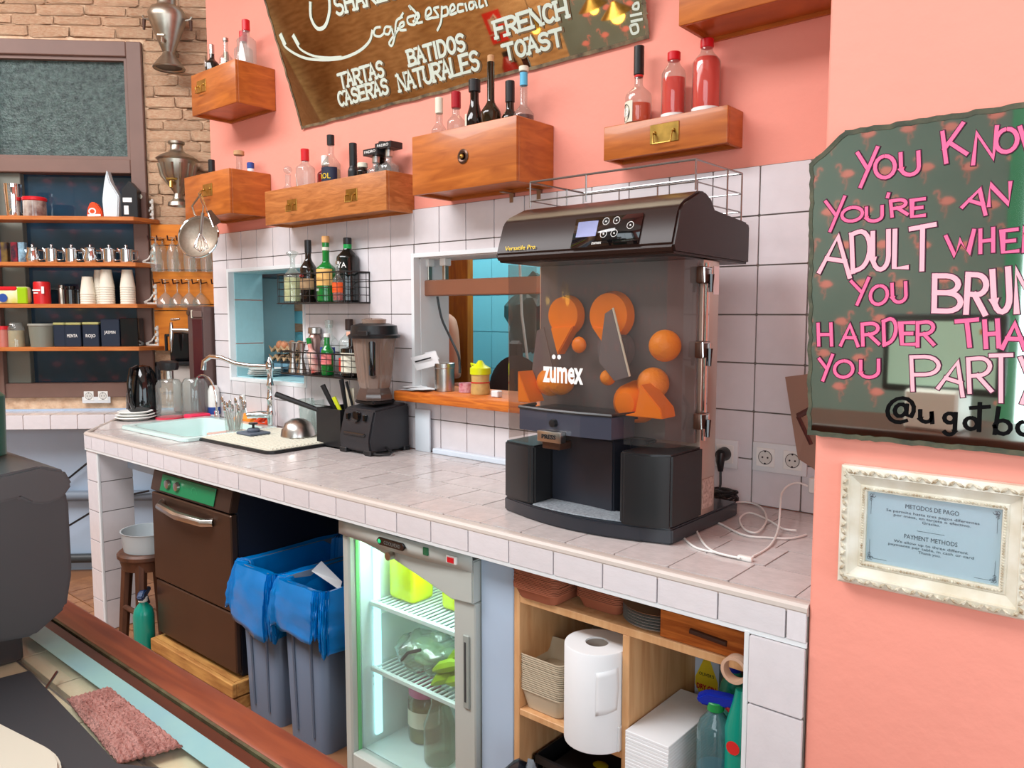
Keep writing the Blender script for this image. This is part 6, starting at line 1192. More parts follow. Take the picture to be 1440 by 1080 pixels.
for j in range(12): m_.box((-.165, -.245, .025 * j), (.138, -.24, .025 * j + .004))
m_.build('mesh_wall', black_m, bc, smooth=False)
for k, (x, y) in enumerate(((-.03, -.12), (.05, -.13), (.10, -.05), (-.10, -.06))):
    t = thing('lemon', ('yellow lemon at the front of the black crate', 'orange-tinted lemon right of the yellow one in the black crate', 'lemon near the divider in the black crate', 'lemon at the left side of the black crate')[k], 'lemon', (-1.15 + x, -.38 + y, FZ + .26 + .0)); MB().ball((0, 0, 0), .032, (1.2, 1, 1), 3).build('fruit', mat('lemon_peel' if k != 1 else 'orange_lemon', (206, 196, 20) if k != 1 else (196, 130, 20), .5, bump=.2, bscale=90), t)
MB().box((-.14, -.23, .01), (.13, .19, .285)).build('contents', mat('dark_fruit_box', (36, 32, 30), .8), bc, smooth=False)
def crump(name, label, c, r_, sc, m, seed, cat='bag'):
    random.seed(seed); m_ = MB(); m_.ball((0, 0, 0), r_, sc, 3)
    for v in m_.bm.verts: v.co *= 1 + .14 * math.sin(v.co.x * 50 + seed) * math.cos(v.co.z * 45) + random.uniform(-.05, .05)
    m_.xf(Matrix.Translation(c)); tag(m_.build(name, m), label, cat)
crump('black_bag', 'black plastic bag on the floor before the pale blue partition', (PY(722, 1070, -.80).x, -.80, .14), .085, (.9, .7, 2.5), mat('black_bag', (26, 30, 38), .2), 3)
crump('clear_bag', 'crumpled clear plastic bag lying against the black crate', (PY(757, 1070, -.77).x, -.79, .15), .06, (.9, .7, 3.4), thin('grey_film', (170, 182, 192), .45, .1, 1.5), 6)
# right compartment
z = .359
t = thing('gin_bottle', 'tall clear gin bottle with a yellow diamond label in the right compartment', 'bottle', (-.93, -.30, z)); MB().box((-.055, -.03, 0), (.055, .03, .25), .014, 3).build('glass', thin('grey_green_glass', (150, 172, 170), .45), t); MB().cyl((0, 0, .25), .018, .06, 16).build('neck', greenglass_m, t)
lb = MB().box((-.05, -.0325, .04), (.022, -.031, .215)).build('label', mat('pale_blue_label', (206, 214, 230), .5), t, smooth=False)
m_ = MB(); v = [m_.bm.verts.new(p) for p in ((-.014, -.0335, .045), (.02, -.0335, .11), (.02, -.0335, .13), (-.014, -.0335, .21), (-.048, -.0335, .13), (-.048, -.0335, .11))]; m_.bm.faces.new(v); dm = m_.build('yellow_diamond', LYEL, lb, smooth=False)
text('DRY GIN', .02, LRED, t, Matrix.Translation((-.014, -.0345, .10)) @ FRONT, width=.058, bold=.0008); text("OLIVER'S", .012, LBLK, t, Matrix.Translation((-.014, -.0345, .14)) @ FRONT, width=.045)
t = thing('brown_bottle', 'brown bottle with a white label behind the blue spray heads', 'bottle', (-.835, -.36, z)); MB().lathe([(0, 0), (.04, 0), (.04, .21), (.015, .26), (.015, .30), (0, .30)], n=24).build('glass', mat('brown_glass', (92, 46, 30), .1), t); MB().lathe([(.041, .10), (.041, .2)], n=24).build('label', paper_m, t); MB().lathe([(.0415, .165), (.0415, .18)], n=24, a0=-2.2, a1=-1.2).build('label_print', tealb, t)
nk = thing('napkin_stack', 'thick stack of folded white napkins in the right pine compartment', 'napkins', (-.915, -.56, z), .0)
for i in range(15):
    w_ = .062 - random.uniform(0, .0006); MB().box((-w_, -.14 + random.uniform(0, .001), i * .0085), (w_ - .004, .14, i * .0085 + .0083), .0012).build('napkin_bundle', paper_m, nk)
spray('spray_bottle', 'front spray bottle half full of teal liquid with blue head, yellow nozzle', (-.775, -.63, z), .25, .042, .275, thin('clear_teal', (150, 200, 206), .2), liq=mat('teal_liquid', (20, 120, 140), .1), head=mat('royal_blue_plastic', (22, 44, 160), .3), nozzle=mat('yellow_nozzle', (240, 210, 30), .4), trig=redcap_m, neck=mat('green_collar', (30, 140, 70), .4))
spray('spray_bottle', 'rear spray bottle with blue head and yellow nozzle behind the clear one', (-.79, -.50, z), .25, .036, .33, tealb, head=_M['royal_blue_plastic'], nozzle=_M['yellow_nozzle'], trig=redcap_m)
t = thing('detergent_bottle', 'teal cleaner bottle with a round red mark at the right edge of the unit', 'bottle', (-.712, -.63, z)); MB().lathe([(0, 0), (.034, 0), (.036, .02), (.036, .2), (.02, .26), (.014, .29), (0, .29)], n=24).build('bottle_body', tealb, t); MB().lathe([(.0, 0), (.016, .0)], (-.002, -.0372, .165), 16, axis='Y').build('round_mark', LRED, t); MB().lathe([(.0367, .0), (.0367, .03)], n=20).build('pink_base', mat('magenta_base', (196, 40, 90), .4), t); text('BAÑOS', .018, LBLK, t, Matrix.Translation((0, -.0375, .09)) @ FRONT, bend=.037, width=.045)
# ------------------------------------------------------------------ leaning mirror sign above the drawers
LA = math.radians(18); SO = Vector((0, -.012, 2.385)); SN = Vector((0, -math.cos(LA), -math.sin(LA))); SU = Vector((0, -math.sin(LA), math.cos(LA)))
def on_sign(px, py): p = PP(px, py, SO, SN); return (p.x, (p - SO).dot(SU))
def SW(x, y, w=0.): return SO + Vector((x, 0, 0)) + SU * y + SN * w
def mirror_mat(name, tint, rough, stain, sc):
    m = bpy.data.materials.new(name); m.use_nodes = True; N = m.node_tree.nodes; L = m.node_tree.links; b = N['Principled BSDF']
    b.inputs['Metallic'].default_value = 1; b.inputs['Roughness'].default_value = rough
    tc = N.new('ShaderNodeTexCoord'); nz = N.new('ShaderNodeTexNoise'); nz.inputs['Scale'].default_value = sc; nz.inputs['Detail'].default_value = 7; L.new(tc.outputs['Object'], nz.inputs['Vector'])
    rp = N.new('ShaderNodeValToRGB'); rp.color_ramp.elements[0].position = .36; rp.color_ramp.elements[1].position = .56; rp.color_ramp.elements[0].color = lin(stain); rp.color_ramp.elements[1].color = lin(tint)
    L.new(nz.outputs['Fac'], rp.inputs[0]); L.new(rp.outputs[0], b.inputs['Base Color']); return m
sg = thing('mirror_sign', 'big leaning old mirror hand-lettered with the cafe menu, above the drawers', 'mirror sign', (0, 0, 0))
q_ = [on_sign(425, 180), on_sign(908, 45)]; p0, p1 = q_
cor = [p0, (p1[0] + .004, p0[1]), (p1[0] + .01, .14), (p1[0] - .012, .16), (p1[0] - .01, .80), (p0[0] - .02, .80)]
def plate(mb, pts, T, w0, w1):
    A = [mb.bm.verts.new(T(*p, w1)) for p in pts]; B = [mb.bm.verts.new(T(*p, w0)) for p in pts]; n = len(pts)
    mb.bm.faces.new(A); mb.bm.faces.new(B[::-1]); [mb.bm.faces.new((A[i], B[i], B[(i + 1) % n], A[(i + 1) % n])) for i in range(n)]; return mb
plate(MB(), cor, SW, -.006, 0).build('mirror_glass', mirror_mat('old_mirror', (224, 208, 180), .025, (190, 168, 136), 2.2), sg, smooth=False)
edge = mat('worn_mirror_edge', (142, 122, 92), .6, rgb2=(70, 60, 46), nscale=30)
m_ = MB(); random.seed(3)
for (a, b_) in ((cor[0], cor[1]), (cor[1], cor[2]), (cor[3], cor[4]), (cor[5], cor[0])):
    pts_ = [(a[0] + (b_[0] - a[0]) * k / 24, a[1] + (b_[1] - a[1]) * k / 24) for k in range(25)]; ribbon(m_, [(x + random.uniform(-.003, .003), y + random.uniform(-.002, .004)) for x, y in pts_], .012, .0012, SW)
m_.build('worn_edge', edge, sg, smooth=False)
lf, sh = MB(), MB()
def sign_word(word, bl, br, hpx, w, gap=.28, italic=0.):
    """baseline from bl to br (photo pixels measured on the sign), cap height hpx pixels"""
    A = Vector(on_sign(*bl)); B = Vector(on_sign(*br)); H = Vector(on_sign(bl[0] - hpx * .2, bl[1] - hpx)) - A; d = B - A
    wid = {'I': .35, "'": .3}; tot = sum(wid.get(c, 1) for c in word) + gap * (len(word) - 1); u = d / tot; x = 0.
    for c in word:
        cw = wid.get(c, 1); bl_ = A + u * x; br_ = bl_ + u * cw; tl_ = bl_ + H + u * italic
        if c in GL:
            letters(sh, c, (bl_ + Vector((.006, -.005)))[:], (br_ + Vector((.006, -.005)))[:], (tl_ + Vector((.006, -.005)))[:], w * 1.25, .0015, SW); letters(lf, c, bl_[:], br_[:], tl_[:], w, .0025, SW)
            # small serifs
            for uu, vv in ((0, 0), (0, 1), (1, 0)):
                if c in 'ATNRFHBU' and not (c in 'T' and vv == 0) and not (c == 'U' and vv == 0):
                    P_ = bl_ + u * cw * uu + H * vv; ribbon(lf, [(P_ - u * .16)[:], (P_ + u * .16)[:]], w * .8, .0025, SW)
        x += cw + gap
for wd, a, b_, h in (('TARTAS', (480, 124), (541, 106), 19), ('CASERAS', (478, 149), (547, 130), 18), ('BATIDOS', (577, 92), (655, 69), 20), ('NATURALES', (563, 128), (675, 96), 22), ('FRENCH', (699, 53), (799, 23), 22), ('TOAST', (712, 84), (792, 62), 20), ('SHAKES', (474, 21), (560, -6), 24)):
    sign_word(wd, a, b_, h, .013)
def stroke(px, w, m1=lf, z_=.0025): ribbon(m1, [on_sign(x, y) for x, y in px], w, z_, SW)
def sp2(pts, n=6): return [(p.x, p.y) for p in smooth([(x, y, 0) for x, y in pts], n)]
stroke(sp2([(397, 52), (402, 66), (425, 80), (450, 84), (480, 82), (505, 72), (520, 58), (524, 44)]), .012); stroke(sp2([(415, 53), (422, 68), (440, 78), (462, 81), (480, 80)]), .010)
stroke([(396, 51), (400, 60)], .024); stroke([(414, 52), (419, 61)], .022)
stroke(sp2([(437, 5), (438, 25), (447, 40), (458, 36), (464, 15), (463, -8)]), .016)
# cafe de especialidad in script strokes
for s_ in ([(535, 38), (528, 40), (527, 49), (535, 51), (541, 46)], [(550, 38), (543, 38), (541, 46), (547, 48), (551, 40), (553, 47)], [(566, 24), (558, 30), (556, 50), (552, 64), (548, 60), (556, 48), (562, 40)], [(560, 40), (568, 36), (568, 31), (563, 34), (563, 42), (571, 42)], [(563, 26), (567, 19)],
           [(578, 12), (576, 8), (588, 22), (584, 34), (575, 33), (574, 25), (582, 22)], [(582, 30), (590, 24), (588, 18), (584, 24), (587, 32), (594, 31)],
           [(600, 24), (607, 18), (605, 11), (600, 15), (600, 26), (608, 25)], [(617, 10), (611, 12), (614, 17), (617, 23), (610, 25)], [(622, 10), (621, 30), (616, 42)], [(622, 12), (629, 10), (630, 20), (622, 23)], [(634, 17), (640, 12), (638, 6), (634, 10), (634, 20), (642, 18)], [(651, 6), (645, 7), (645, 16), (652, 15)], [(655, 6), (657, 14)], [(667, 3), (661, 4), (661, 12), (666, 11), (668, 3), (671, 10)], [(675, -8), (675, 9), (680, 8)], [(683, 0), (685, 7)]):
    stroke(sp2(s_, 4), .0095)
stroke(sp2([(892, 6), (898, 4), (898, 12), (891, 12), (892, 6)], 4), .008); stroke([(888, 22), (902, 19)], .008); stroke([(889, 30), (903, 27)], .008); stroke(sp2([(888, 36), (896, 34), (898, 44), (890, 47), (887, 38)], 4), .008)
sh.build('letter_shadow', mat('brown_shadow_paint', (112, 88, 60), .7), sg, kind='stuff', smooth=False); lf.build('lettering', lettermat, sg, kind='stuff', smooth=False)
# ------------------------------------------------------------------ flamingo-wall mirror with pink lettering on the pillar
MY = -.765
def on_m(px, py): p = PY(px, py, MY); return (p.x, p.z)
def MWp(x, z, w=0.): return Vector((x, MY - w, z))
mm = thing('lettered_mirror', 'old clipped-corner mirror painted with pink capital lettering on the pillar', 'mirror', (0, 0, 0))
mo = [on_m(1138, 608), on_m(1142, 232), on_m(1190, 187)]; xr = .21
mo = [(mo[0][0], mo[0][1]), (mo[1][0], mo[1][1]), mo[2], (xr - .05, 1.834), (xr, 1.77), (xr, 1.272)]
plate(MB(), mo, MWp, -.016, 0).build('mirror_glass', mirror_mat('green_mirror', (206, 218, 208), .03, (176, 192, 182), 1.6), mm, smooth=False)
m_ = MB(); random.seed(5); em = mat('flaked_mirror_edge', (96, 92, 70), .7, rgb2=(48, 58, 48), nscale=26, bump=.5)
for a, b_ in zip(mo, mo[1:] + mo[:1]):
    n_ = max(6, int(math.dist(a, b_) / .012)); L0 = [(a[0] + (b_[0] - a[0]) * k / n_ + random.uniform(-.0018, .0018), a[1] + (b_[1] - a[1]) * k / n_ + random.uniform(-.0018, .0018)) for k in range(n_ + 1)]
    ribbon(m_, L0, .009 if a != mo[0] else .007, .0012, MWp)
m_.build('flaked_edge', em, mm, smooth=False)
Hot, Pale, Out = MB(), MB(), MB()
def ml(ch, bl, br, tl, w, pale=False, bold=1.):
    A, B, C = on_m(*bl), on_m(*br), on_m(*tl); w *= .74; letters(Out, ch, A, B, C, w + .0034, .0014, MWp); letters(Pale if pale else Hot, ch, A, B, C, w, .0024, MWp)
def row(word, pts, w, pale=False):
    for c, (x0, y0, x1, y1, tx, ty) in zip(word, pts): ml(c, (x0, y0), (x1, y1), (tx, ty), w, pale)
wH = .0085
row('YOU', [(1207, 257, 1234, 250, 1207, 216), (1232, 252, 1260, 248, 1230, 222), (1268, 247, 1293, 245, 1267, 217)], wH)
row('KNOW', [(1331, 228, 1359, 216, 1326, 187), (1369, 230, 1397, 222, 1374, 188), (1401, 216, 1431, 212, 1401, 184), (1437, 216, 1470, 210, 1435, 180)], wH)
row("YOU'RE", [(1164, 320, 1190, 314, 1162, 284), (1185, 313, 1214, 309, 1184, 294), (1219, 312, 1241, 310, 1219, 293), (1247, 285, 1252, 282, 1247, 275), (1255, 304, 1276, 301, 1253, 283), (1283, 305, 1300, 303, 1283, 282)], .0075)
row('AN', [(1354, 291, 1386, 301, 1362, 262), (1391, 289, 1419, 287, 1393, 260)], .0075)
row('ADULT', [(1153, 382, 1195, 389, 1158, 330), (1200, 382, 1226, 372, 1198, 330), (1228, 380, 1250, 378, 1228, 328), (1258, 377, 1275, 376, 1259, 325), (1281, 381, 1313, 376, 1282, 322)], .0105, True)
row('WHEN', [(1333, 362, 1372, 354, 1331, 333), (1379, 355, 1397, 353, 1379, 324), (1411, 355, 1431, 353, 1410, 325), (1440, 353, 1466, 350, 1439, 322)], .0075)
row('YOU', [(1202, 424, 1226, 420, 1198, 396), (1224, 429, 1248, 427, 1225, 403), (1256, 426, 1275, 424, 1255, 400)], .0075)
row('BRUNCH', [(1314, 437, 1351, 438, 1315, 388), (1359, 439, 1385, 441, 1362, 386), (1399, 440, 1421, 437, 1396, 382), (1430, 438, 1458, 435, 1429, 380), (1466, 436, 1494, 434, 1464, 379), (1500, 436, 1526, 434, 1499, 378)], .0115, True)
row('HARDER', [(1152, 485, 1170, 485, 1151, 456), (1183, 485, 1207, 486, 1184, 457), (1214, 485, 1236, 483, 1213, 456), (1244, 485, 1262, 477, 1243, 452), (1269, 484, 1287, 484, 1267, 454), (1291, 486, 1313, 484, 1291, 454)], .008)
row('THAN', [(1350, 487, 1378, 485, 1346, 452), (1387, 488, 1405, 487, 1385, 452), (1410, 489, 1441, 490, 1412, 455), (1447, 490, 1472, 489, 1446, 455)], .009)
row('YOU', [(1155, 531, 1173, 526, 1153, 505), (1174, 531, 1200, 530, 1174, 508), (1211, 531, 1236, 530, 1211, 508)], .0078)
row('PARTY', [(1284, 548, 1322, 548, 1282, 502), (1320, 545, 1354, 556, 1330, 504), (1364, 551, 1394, 549, 1362, 505), (1394, 564, 1422, 564, 1394, 500), (1434, 558, 1462, 556, 1436, 504)], .0085, True)
Out.build('letter_outline', mat('dark_outline_paint', (70, 14, 44), .5), mm, kind='stuff', smooth=False)
Hot.build('hot_pink_lettering', mat('hot_pink_paint', (255, 104, 150), .6), mm, kind='stuff', smooth=False); Pale.build('pale_pink_lettering', mat('pale_pink_paint', (250, 178, 190), .5), mm, kind='stuff', smooth=False)
Bk = MB()
for c, (x0, y0, x1, y1, tx, ty) in zip('@ugotbo', [(1246, 594, 1283, 594, 1250, 560), (1294, 593, 1314, 594, 1294, 574), (1327, 598, 1347, 599, 1328, 577), (1356, 603, 1377, 604, 1356, 583), (1366, 604, 1390, 606, 1366, 572), (1399, 609, 1424, 612, 1402, 582), (1430, 611, 1452, 612, 1430, 588)]):
    letters(Bk, c, on_m(x0, y0), on_m(x1, y1), on_m(tx, ty), .0062, .0024, MWp)
Bk.build('black_lettering', mat('black_marker', (6, 5, 6), .6, spec=.1), mm, kind='stuff', smooth=False)
# ------------------------------------------------------------------ white ornate frame with payment notice
of_ = thing('ornate_frame', 'white ornate carved frame holding a payment notice on the pink pillar', 'picture frame', (0, 0, 0))
fz0, fz1, fx0, fx1 = .993, 1.217, -.471, -.165; FY = -.744; cream = mat('aged_white_frame', (234, 232, 220), .45, rgb2=(206, 196, 172), nscale=16)
gi = .046
def fpt(t_, side, ins, w):  # t along side
    X0, X1, Z0, Z1 = fx0 + ins, fx1 - ins, fz0 + ins, fz1 - ins
    p = {'b': (X0 + (X1 - X0) * t_, Z0), 't': (X0 + (X1 - X0) * t_, Z1), 'l': (X0, Z0 + (Z1 - Z0) * t_), 'r': (X1, Z0 + (Z1 - Z0) * t_)}[side]
    return Vector((p[0], FY - w, p[1]))
pf = [(0, 0), (0, .018), (.004, .022), (.016, .024), (.018, .018), (.034, .012), (.036, .014), (.044, .014), (gi, .006)]
for sd in 'btlr':
    m_ = MB()
    for (i0, w0), (i1, w1) in zip(pf, pf[1:]): m_.quad(fpt(0, sd, i0, w0), fpt(1, sd, i0, w0), fpt(1, sd, i1, w1), fpt(0, sd, i1, w1))
    bmesh.ops.remove_doubles(m_.bm, verts=m_.bm.verts, dist=1e-5); rail = m_.build('rail', cream, of_)
    n_ = 22 if sd in 'bt' else 15; oz = MB()
    for k in range(n_):
        t_ = (k + .5) / n_; c = fpt(t_, sd, .0095, .0235); ang = .7 if k % 2 else -.5; d = Vector((math.cos(ang), 0, math.sin(ang))) if sd in 'bt' else Vector((math.sin(ang), 0, math.cos(ang)))
        oz.tube([c - d * .0065, c + Vector((0, -.002, 0)), c + d * .0065], [.0012, .0034, .0016], 6)
        if k % 3 == 0: oz.ball(c, .0045, (1, .7, 1), 1)
    n2 = n_ * 2
    for k in range(n2): oz.ball(fpt((k + .5) / n2, sd, .040, .0145), .0026, (1, .7, 1), 1)
    oz.build('carving', mat('carved_white', (226, 222, 202), .5, rgb2=(150, 128, 96), nscale=90), rail, kind='stuff')
gx0, gx1, gz0, gz1 = fx0 + gi, fx1 - gi, fz0 + gi, fz1 - gi
cd_ = MB().box((gx0 - .004, FY - .006, gz0 - .004), (gx1 + .004, FY - .003, gz1 + .004)).build('notice_card', mat('pale_blue_card', (196, 216, 228), .35, noise=.03), of_, smooth=False)
ink = mat('grey_ink', (66, 76, 90), .6); gcx = (gx0 + gx1) / 2
for s_, z_, sz, wd in (('METODOS DE PAGO', gz1 - .022, .011, .066), ('Se permite hasta tres pagos diferentes', gz1 - .032, .0065, .115), ('por mesa, en tarjeta o efectivo.', gz1 - .039, .0065, .095), ('Gracias.', gz1 - .046, .0065, .022), ('PAYMENT METHODS', gz1 - .077, .011, .066), ('We allow up to three different', gz1 - .087, .0065, .092), ('payments per table, in cash or card', gz1 - .094, .0065, .106), ('Thank you.', gz1 - .101, .0065, .028)):
    text(s_, sz * 1.05, ink, cd_, Matrix.Translation((gcx, FY - .0065, z_)) @ FRONT, width=wd * 1.3, ex=.0001)
orn = MB(); TF = lambda x, z_, w: Vector((x, FY - .0066 - w, z_)); ribbon(orn, [(gcx - .022, gz1 - .060), (gcx + .022, gz1 - .060)], .0007, 0, TF)
for sx in (0, 1):
    for sz in (0, 1):
        cx_, cz_ = (gx1 - .006, -1) if sx else (gx0 + .006, 1), 0; X_ = cx_[0]; dx = cx_[1]; Z_ = gz1 - .007 if sz else gz0 + .007; dz = -1 if sz else 1
        if sx == 1 or sz == 0 or True:
            ribbon(orn, [(X_, Z_), (X_, Z_ + dz * .035)], .0006, 0, TF)
            for k in range(2): ribbon(orn, [(X_ + dx * .003 * math.cos(a) + dx * k * .004, Z_ + dz * .003 * math.sin(a)) for a in [j * .7 for j in range(8)]], .0009, 0, TF); ribbon(orn, [(X_ + dx * .0022 * math.cos(a), Z_ + dz * (.004 + k * .004) + .002 * math.sin(a)) for a in [j * .7 for j in range(8)]], .0008, 0, TF)
            if not sz: ribbon(orn, [(X_, Z_), (X_ + dx * .03, Z_)], .0006, 0, TF)
orn.build('corner_ornament', ink, cd_, smooth=False)
MB().box((gx0 - .003, FY - .0095, gz0 - .003), (gx1 + .003, FY - .009, gz1 + .003)).build('glass_pane', thin('frame_glass', (250, 252, 252), .02), of_, smooth=False)
# ------------------------------------------------------------------ bar in the foreground
BZ = .95; YB = -1.708
br_ = thing('bar_counter', 'cream-tiled bar counter with red-brown wooden edge in the foreground', 'bar', (-1.5, -1.9, 0))
def B(x, y, z): return (x + 1.5, y + 1.9, z)
MB().box(B(-3.2, -2.13, .86), B(.35, -1.793, BZ - .012)).build('slab', grout_m, br_, smooth=False)
MB().box(B(-1.66, -2.13, FZ), B(-1.62, -1.76, .86)).box(B(.2, -2.13, FZ), B(.24, -1.76, .86)).build('support', darkwood_m, br_, smooth=False)
MB().box(B(-1.66, -1.762, BZ - .05), B(.35, YB, BZ), .006, 2).build('outer_board', redwood_m, br_)
MB().box(B(-1.66, -1.793, BZ - .05), B(.35, -1.7655, BZ - .003), .004).build('inner_board', darkwood_m, br_)
MB().box(B(-1.66, -1.766, BZ - .05), B(.35, -1.7615, BZ - .001)).build('green_joint', mat('verdigris_filler', (92, 96, 66), .6, rgb2=(70, 50, 30), nscale=40, stretch=(1, 1, 1)), br_, smooth=False)
btile = MB().box((-.5, -.5, -.5), (.5, .5, .5), .015).mesh('tile', mat('cream_bar_tile', (216, 206, 176), .15, rnd=.04, noise=.05))
for i in range(14):
    x = -1.66 - .15 * 1 + i * .142
    for (y0, y1, off) in ((-1.861, -1.795, 0), (-2.01, -1.868, .0), (-2.13, -2.016, .04)):
        place(btile, 'tile', br_, B(x + off + .07, (y0 + y1) / 2, BZ - .007), (.139, y1 - y0 - .004, .012))
# glass sheet with rounded end lying on the tiles
gs = MB(); gpts = [(-1.47, -2.12), (-1.50, -1.90), (-1.498, -1.84)] + [(-1.465 + .035 * math.cos(math.radians(a)), -1.829 + .032 * math.sin(math.radians(a))) for a in range(170, 80, -15)] + [(.3, -1.797), (.3, -2.12)]
gs.prism([(x + 1.5, y + 1.9) for x, y in gpts][::-1], BZ + .001, BZ + .009, bev=.001)
tag(gs.build('glass_sheet', thin('bar_glass', (253, 254, 252), .02, .02, .5)), 'thick glass sheet with a rounded corner lying on the cream bar tiles', 'glass sheet').location = (-1.5, -1.9, 0)
m_ = MB(); gl = gpts[2:-1]; inn = [(x + .028 + .006 * math.sin(k * 1.7), y - .03 - .004 * math.sin(k * 2.3)) for k, (x, y) in enumerate(gl)]
for k in range(len(gl) - 1): m_.quad((*gl[k], BZ + .0102), (*gl[k + 1], BZ + .0102), (*inn[k + 1], BZ + .0102), (*inn[k], BZ + .0102))
m_.build('bevelled_edge', mat('pale_teal_bevel', (150, 196, 184), .15, rgb2=(126, 172, 186), nscale=5), bpy.data.objects['glass_sheet']).location = (1.5, 1.9, 0)
GZ = BZ + .011
random.seed(13); tw = MB(); A_, B__, C_, D_ = [PZ(x, y, GZ) for x, y in ((93, 985), (152, 968), (256, 1050), (165, 1075))]
def ft_(u, v):
    p = A_.lerp(B__, u).lerp(D_.lerp(C_, u), v); k = math.sin(min(u, 1 - u, v, 1 - v) * 8) if min(u, 1 - u, v, 1 - v) < .2 else 1
    fold = .008 * math.exp(-((v - .82) ** 2 + (u - .5) ** 2) / .02); return (p.x, p.y, GZ + .001 + .012 * max(k, 0) + .002 * math.sin(u * 61 + v * 40) * math.sin(v * 53) + random.uniform(0, .0014) + fold * math.sin(u * 20))
tw.grid(60, 60, ft_); tag(tw.build('towel', mat('dusty_pink_towel', (206, 152, 142), .95, rgb2=(172, 116, 106), nscale=50, bump=1., bscale=300), thick=.003), 'folded dusty pink terry towel on the glass of the bar', 'towel')
def slabpix(pts, z0, z1, bev): m_ = MB(); m_.prism([tuple(PZ(x, y, z1)[:2]) for x, y in pts], z0, z1, bev=bev); return m_
tag(slabpix([(-60, 968), (42, 942), (112, 1015), (165, 1072), (290, 1085), (270, 1120), (-60, 1120)], GZ, GZ + .006, .002).build('black_tablet', mat('slate_black', (40, 42, 46), .5)), 'flat matte black slate lying on the bar glass beside the towel', 'slate')
tag(slabpix([(-40, 992), (4, 1016), (66, 1047), (80, 1058), (86, 1070), (86, 1130), (-40, 1130)], GZ + .007, GZ + .022, .004).build('card_terminal', mat('ivory_plastic', (190, 188, 172), .4)), 'ivory white plastic device on the black slate at the lower left', 'device')
tag(MB().tube([PZ(80, 945, GZ + .002), PZ(60, 975, GZ + .002), PZ(52, 985, GZ + .004)], .0022, 6).build('pen', bgloss_m), 'thin black pen lying on the bar tiles above the slate', 'pen')
# big dark grey machine standing on the bar
XG = -1.352; mg = thing('bar_machine', 'large dark grey rounded machine standing on the left end of the bar', 'machine', (XG, -1.90, BZ))
pr_ = [(-2.14, 1.003), (-1.898, .996), (-1.85, .99), (-1.80, 1.023), (-1.789, 1.08), (-1.789, 1.20), (-1.80, 1.232), (-1.83, 1.25), (-1.90, 1.245), (-2.14, 1.225)]
MB().prism([(y + 1.90, z_ - BZ) for y, z_ in pr_], -.36, 0, 'X', bev=.006).build('housing', charcoal_m, mg)
m_ = MB(); m_.prism([(y + 1.90, z_ - BZ) for y, z_ in [(-2.14, 1.197), (-1.90, 1.212), (-1.86, 1.216), (-1.845, 1.205), (-1.825, 1.199), (-1.80, 1.205), (-1.784, 1.225), (-1.795, 1.25), (-1.83, 1.262), (-1.90, 1.255), (-2.14, 1.232)]], -.365, .005, 'X', bev=.004); m_.build('lid', mat('charcoal_lid', (66, 72, 74), .3), mg)
MB().box((-.34, -.20, 0), (-.02, .04, .05), .004).build('foot_block', black_m, mg)
tag(MB().lathe([(0, 0), (.05, 0), (.052, .10), (.03, .12), (0, .12)], tuple(PP(-40, 640, Vector((XG - .18, 0, 0)), Vector((1, 0, 0)))), 20).build('green_canister', mat('deep_green', (10, 80, 64), .4)), 'deep green canister standing on the grey machine at the left edge', 'canister')
bpy.data.objects['green_canister'].location.z = 1.262 - min(v.co.z for v in bpy.data.objects['green_canister'].data.vertices)
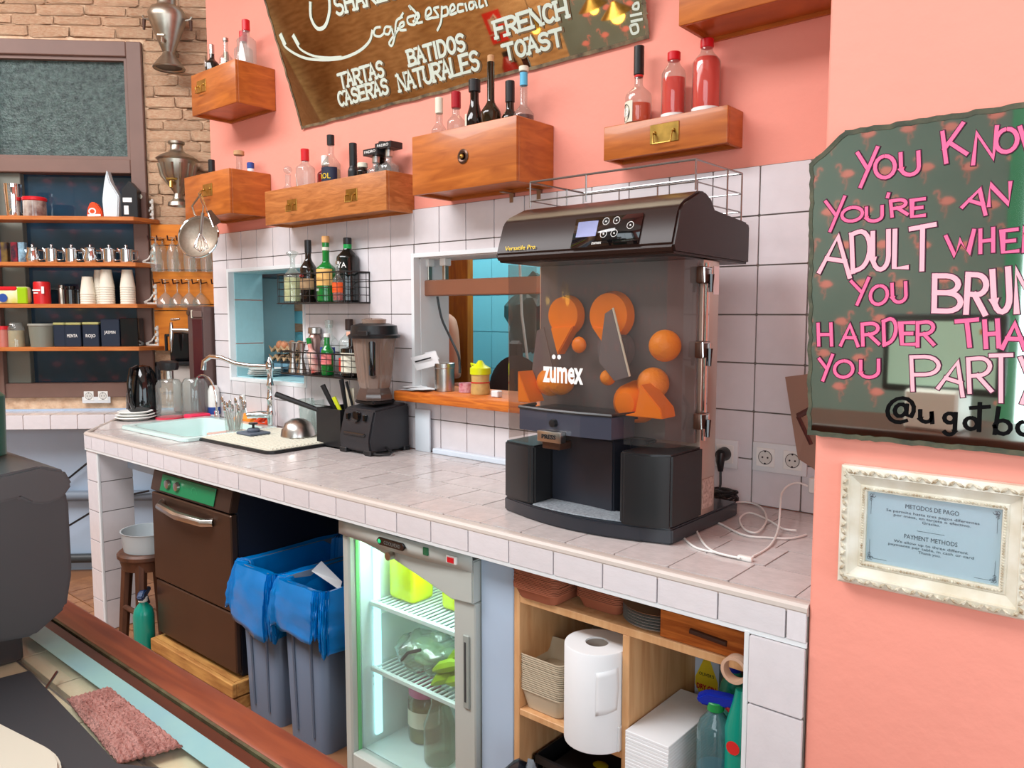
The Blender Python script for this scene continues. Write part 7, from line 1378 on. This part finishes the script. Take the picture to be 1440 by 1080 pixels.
# ------------------------------------------------------------------ things behind the viewer that the two mirrors show
es = thing('fire_extinguisher_sign', 'red fire extinguisher sign on the old wall, reflected in the leaning mirror', 'sign', (-6.0, -4.985, 1.60))
MB().box((-.12, 0, -.17), (.12, .012, .17)).build('panel', mat('sign_red', (226, 50, 44), .5), es, smooth=False).rotation_euler = (0, 0, PI)
m_ = MB().box((-.05, .013, -.03), (.04, .016, .10)).box((-.11, .013, -.07), (.11, .016, -.062)); m_.tube([(0, .015, .10), (.05, .015, .13), (.08, .015, .05)], .01, 6); m_.build('pictogram', mat('sign_cream', (220, 200, 180), .5), es, smooth=False)
ex = thing('fire_extinguisher', 'red fire extinguisher hung below its sign, reflected in the leaning mirror', 'extinguisher', (-5.92, -4.88, .86)); MB().lathe([(0, 0), (.085, 0), (.09, .02), (.09, .34), (.05, .42), (.03, .44), (0, .44)], n=24).build('cylinder', mat('extinguisher_red', (150, 30, 28), .3), ex); MB().tube([(0, 0, .44), (.08, .03, .50), (.12, .02, .35)], .012, 8).box((-.03, -.02, .43), (.05, .02, .49)).build('valve_hose', black_m, ex)
for k, (x, y, z_) in enumerate(((-3.76, -3.8, 1.62), (-4.15, -4.1, 1.66), (-4.9, -4.2, 1.62))):
    t = thing('pendant_lamp', ('pendant bulb reflected at the right end of the leaning mirror', 'pendant bulb with reflected glow beside the brightest one', 'dim pendant bulb reflected behind the mirror lettering')[k], 'lamp', (x, y, z_), group='pendant lamps behind the viewer')
    MB().ball((0, 0, 0), .06 if k == 0 else .04, sub=3).build('bulb', mat('warm_bulb', (255, 206, 90), .5, emit=9), t); MB().tube([(0, 0, .06), (0, 0, 4.2 - z_)], .004, 5).build('cord', black_m, t)
    MB().lathe([(.14, .02), (.05, .09), (.02, .12)], n=20).build('shade', brass_m, t)
# till monitor and stand on the near end of the bar
MX, MYY = -.72, -2.62
bb = thing('till_counter', 'wooden service counter behind the viewer holding the till screen', 'counter', (-.9, -2.85, FZ)); MB().box((-.6, -.25, 0), (.8, .25, 1.06)).build('cabinet', mat('till_counter_green', (86, 150, 120), .5), bb, smooth=False); MB().box((-.65, -.28, 1.06), (.85, .28, 1.10), .004).build('top', darkwood_m, bb)
ms = thing('till_monitor', 'dark touch-screen till seen reflected in the pink-lettered mirror', 'monitor', (MX, -2.75, FZ + 1.10), .15)
MB().box((-.23, -.02, .14), (.23, .02, .46), .015, 2).build('casing', charcoal_m, ms); MB().box((-.20, .02, .17), (.20, .023, .43)).build('screen', mat('till_screen', (172, 202, 186), .4, emit=.55), ms, smooth=False)
MB().box((-.10, -.05, 0), (.10, .10, .16), .01).build('stand', whitecap_m, ms); MB().box((.14, .024, .38), (.165, .026, .40)).box((-.16, .024, .39), (-.145, .026, .405)).build('screen_icon', mat('icon_orange', (230, 150, 60), .5), ms, smooth=False)
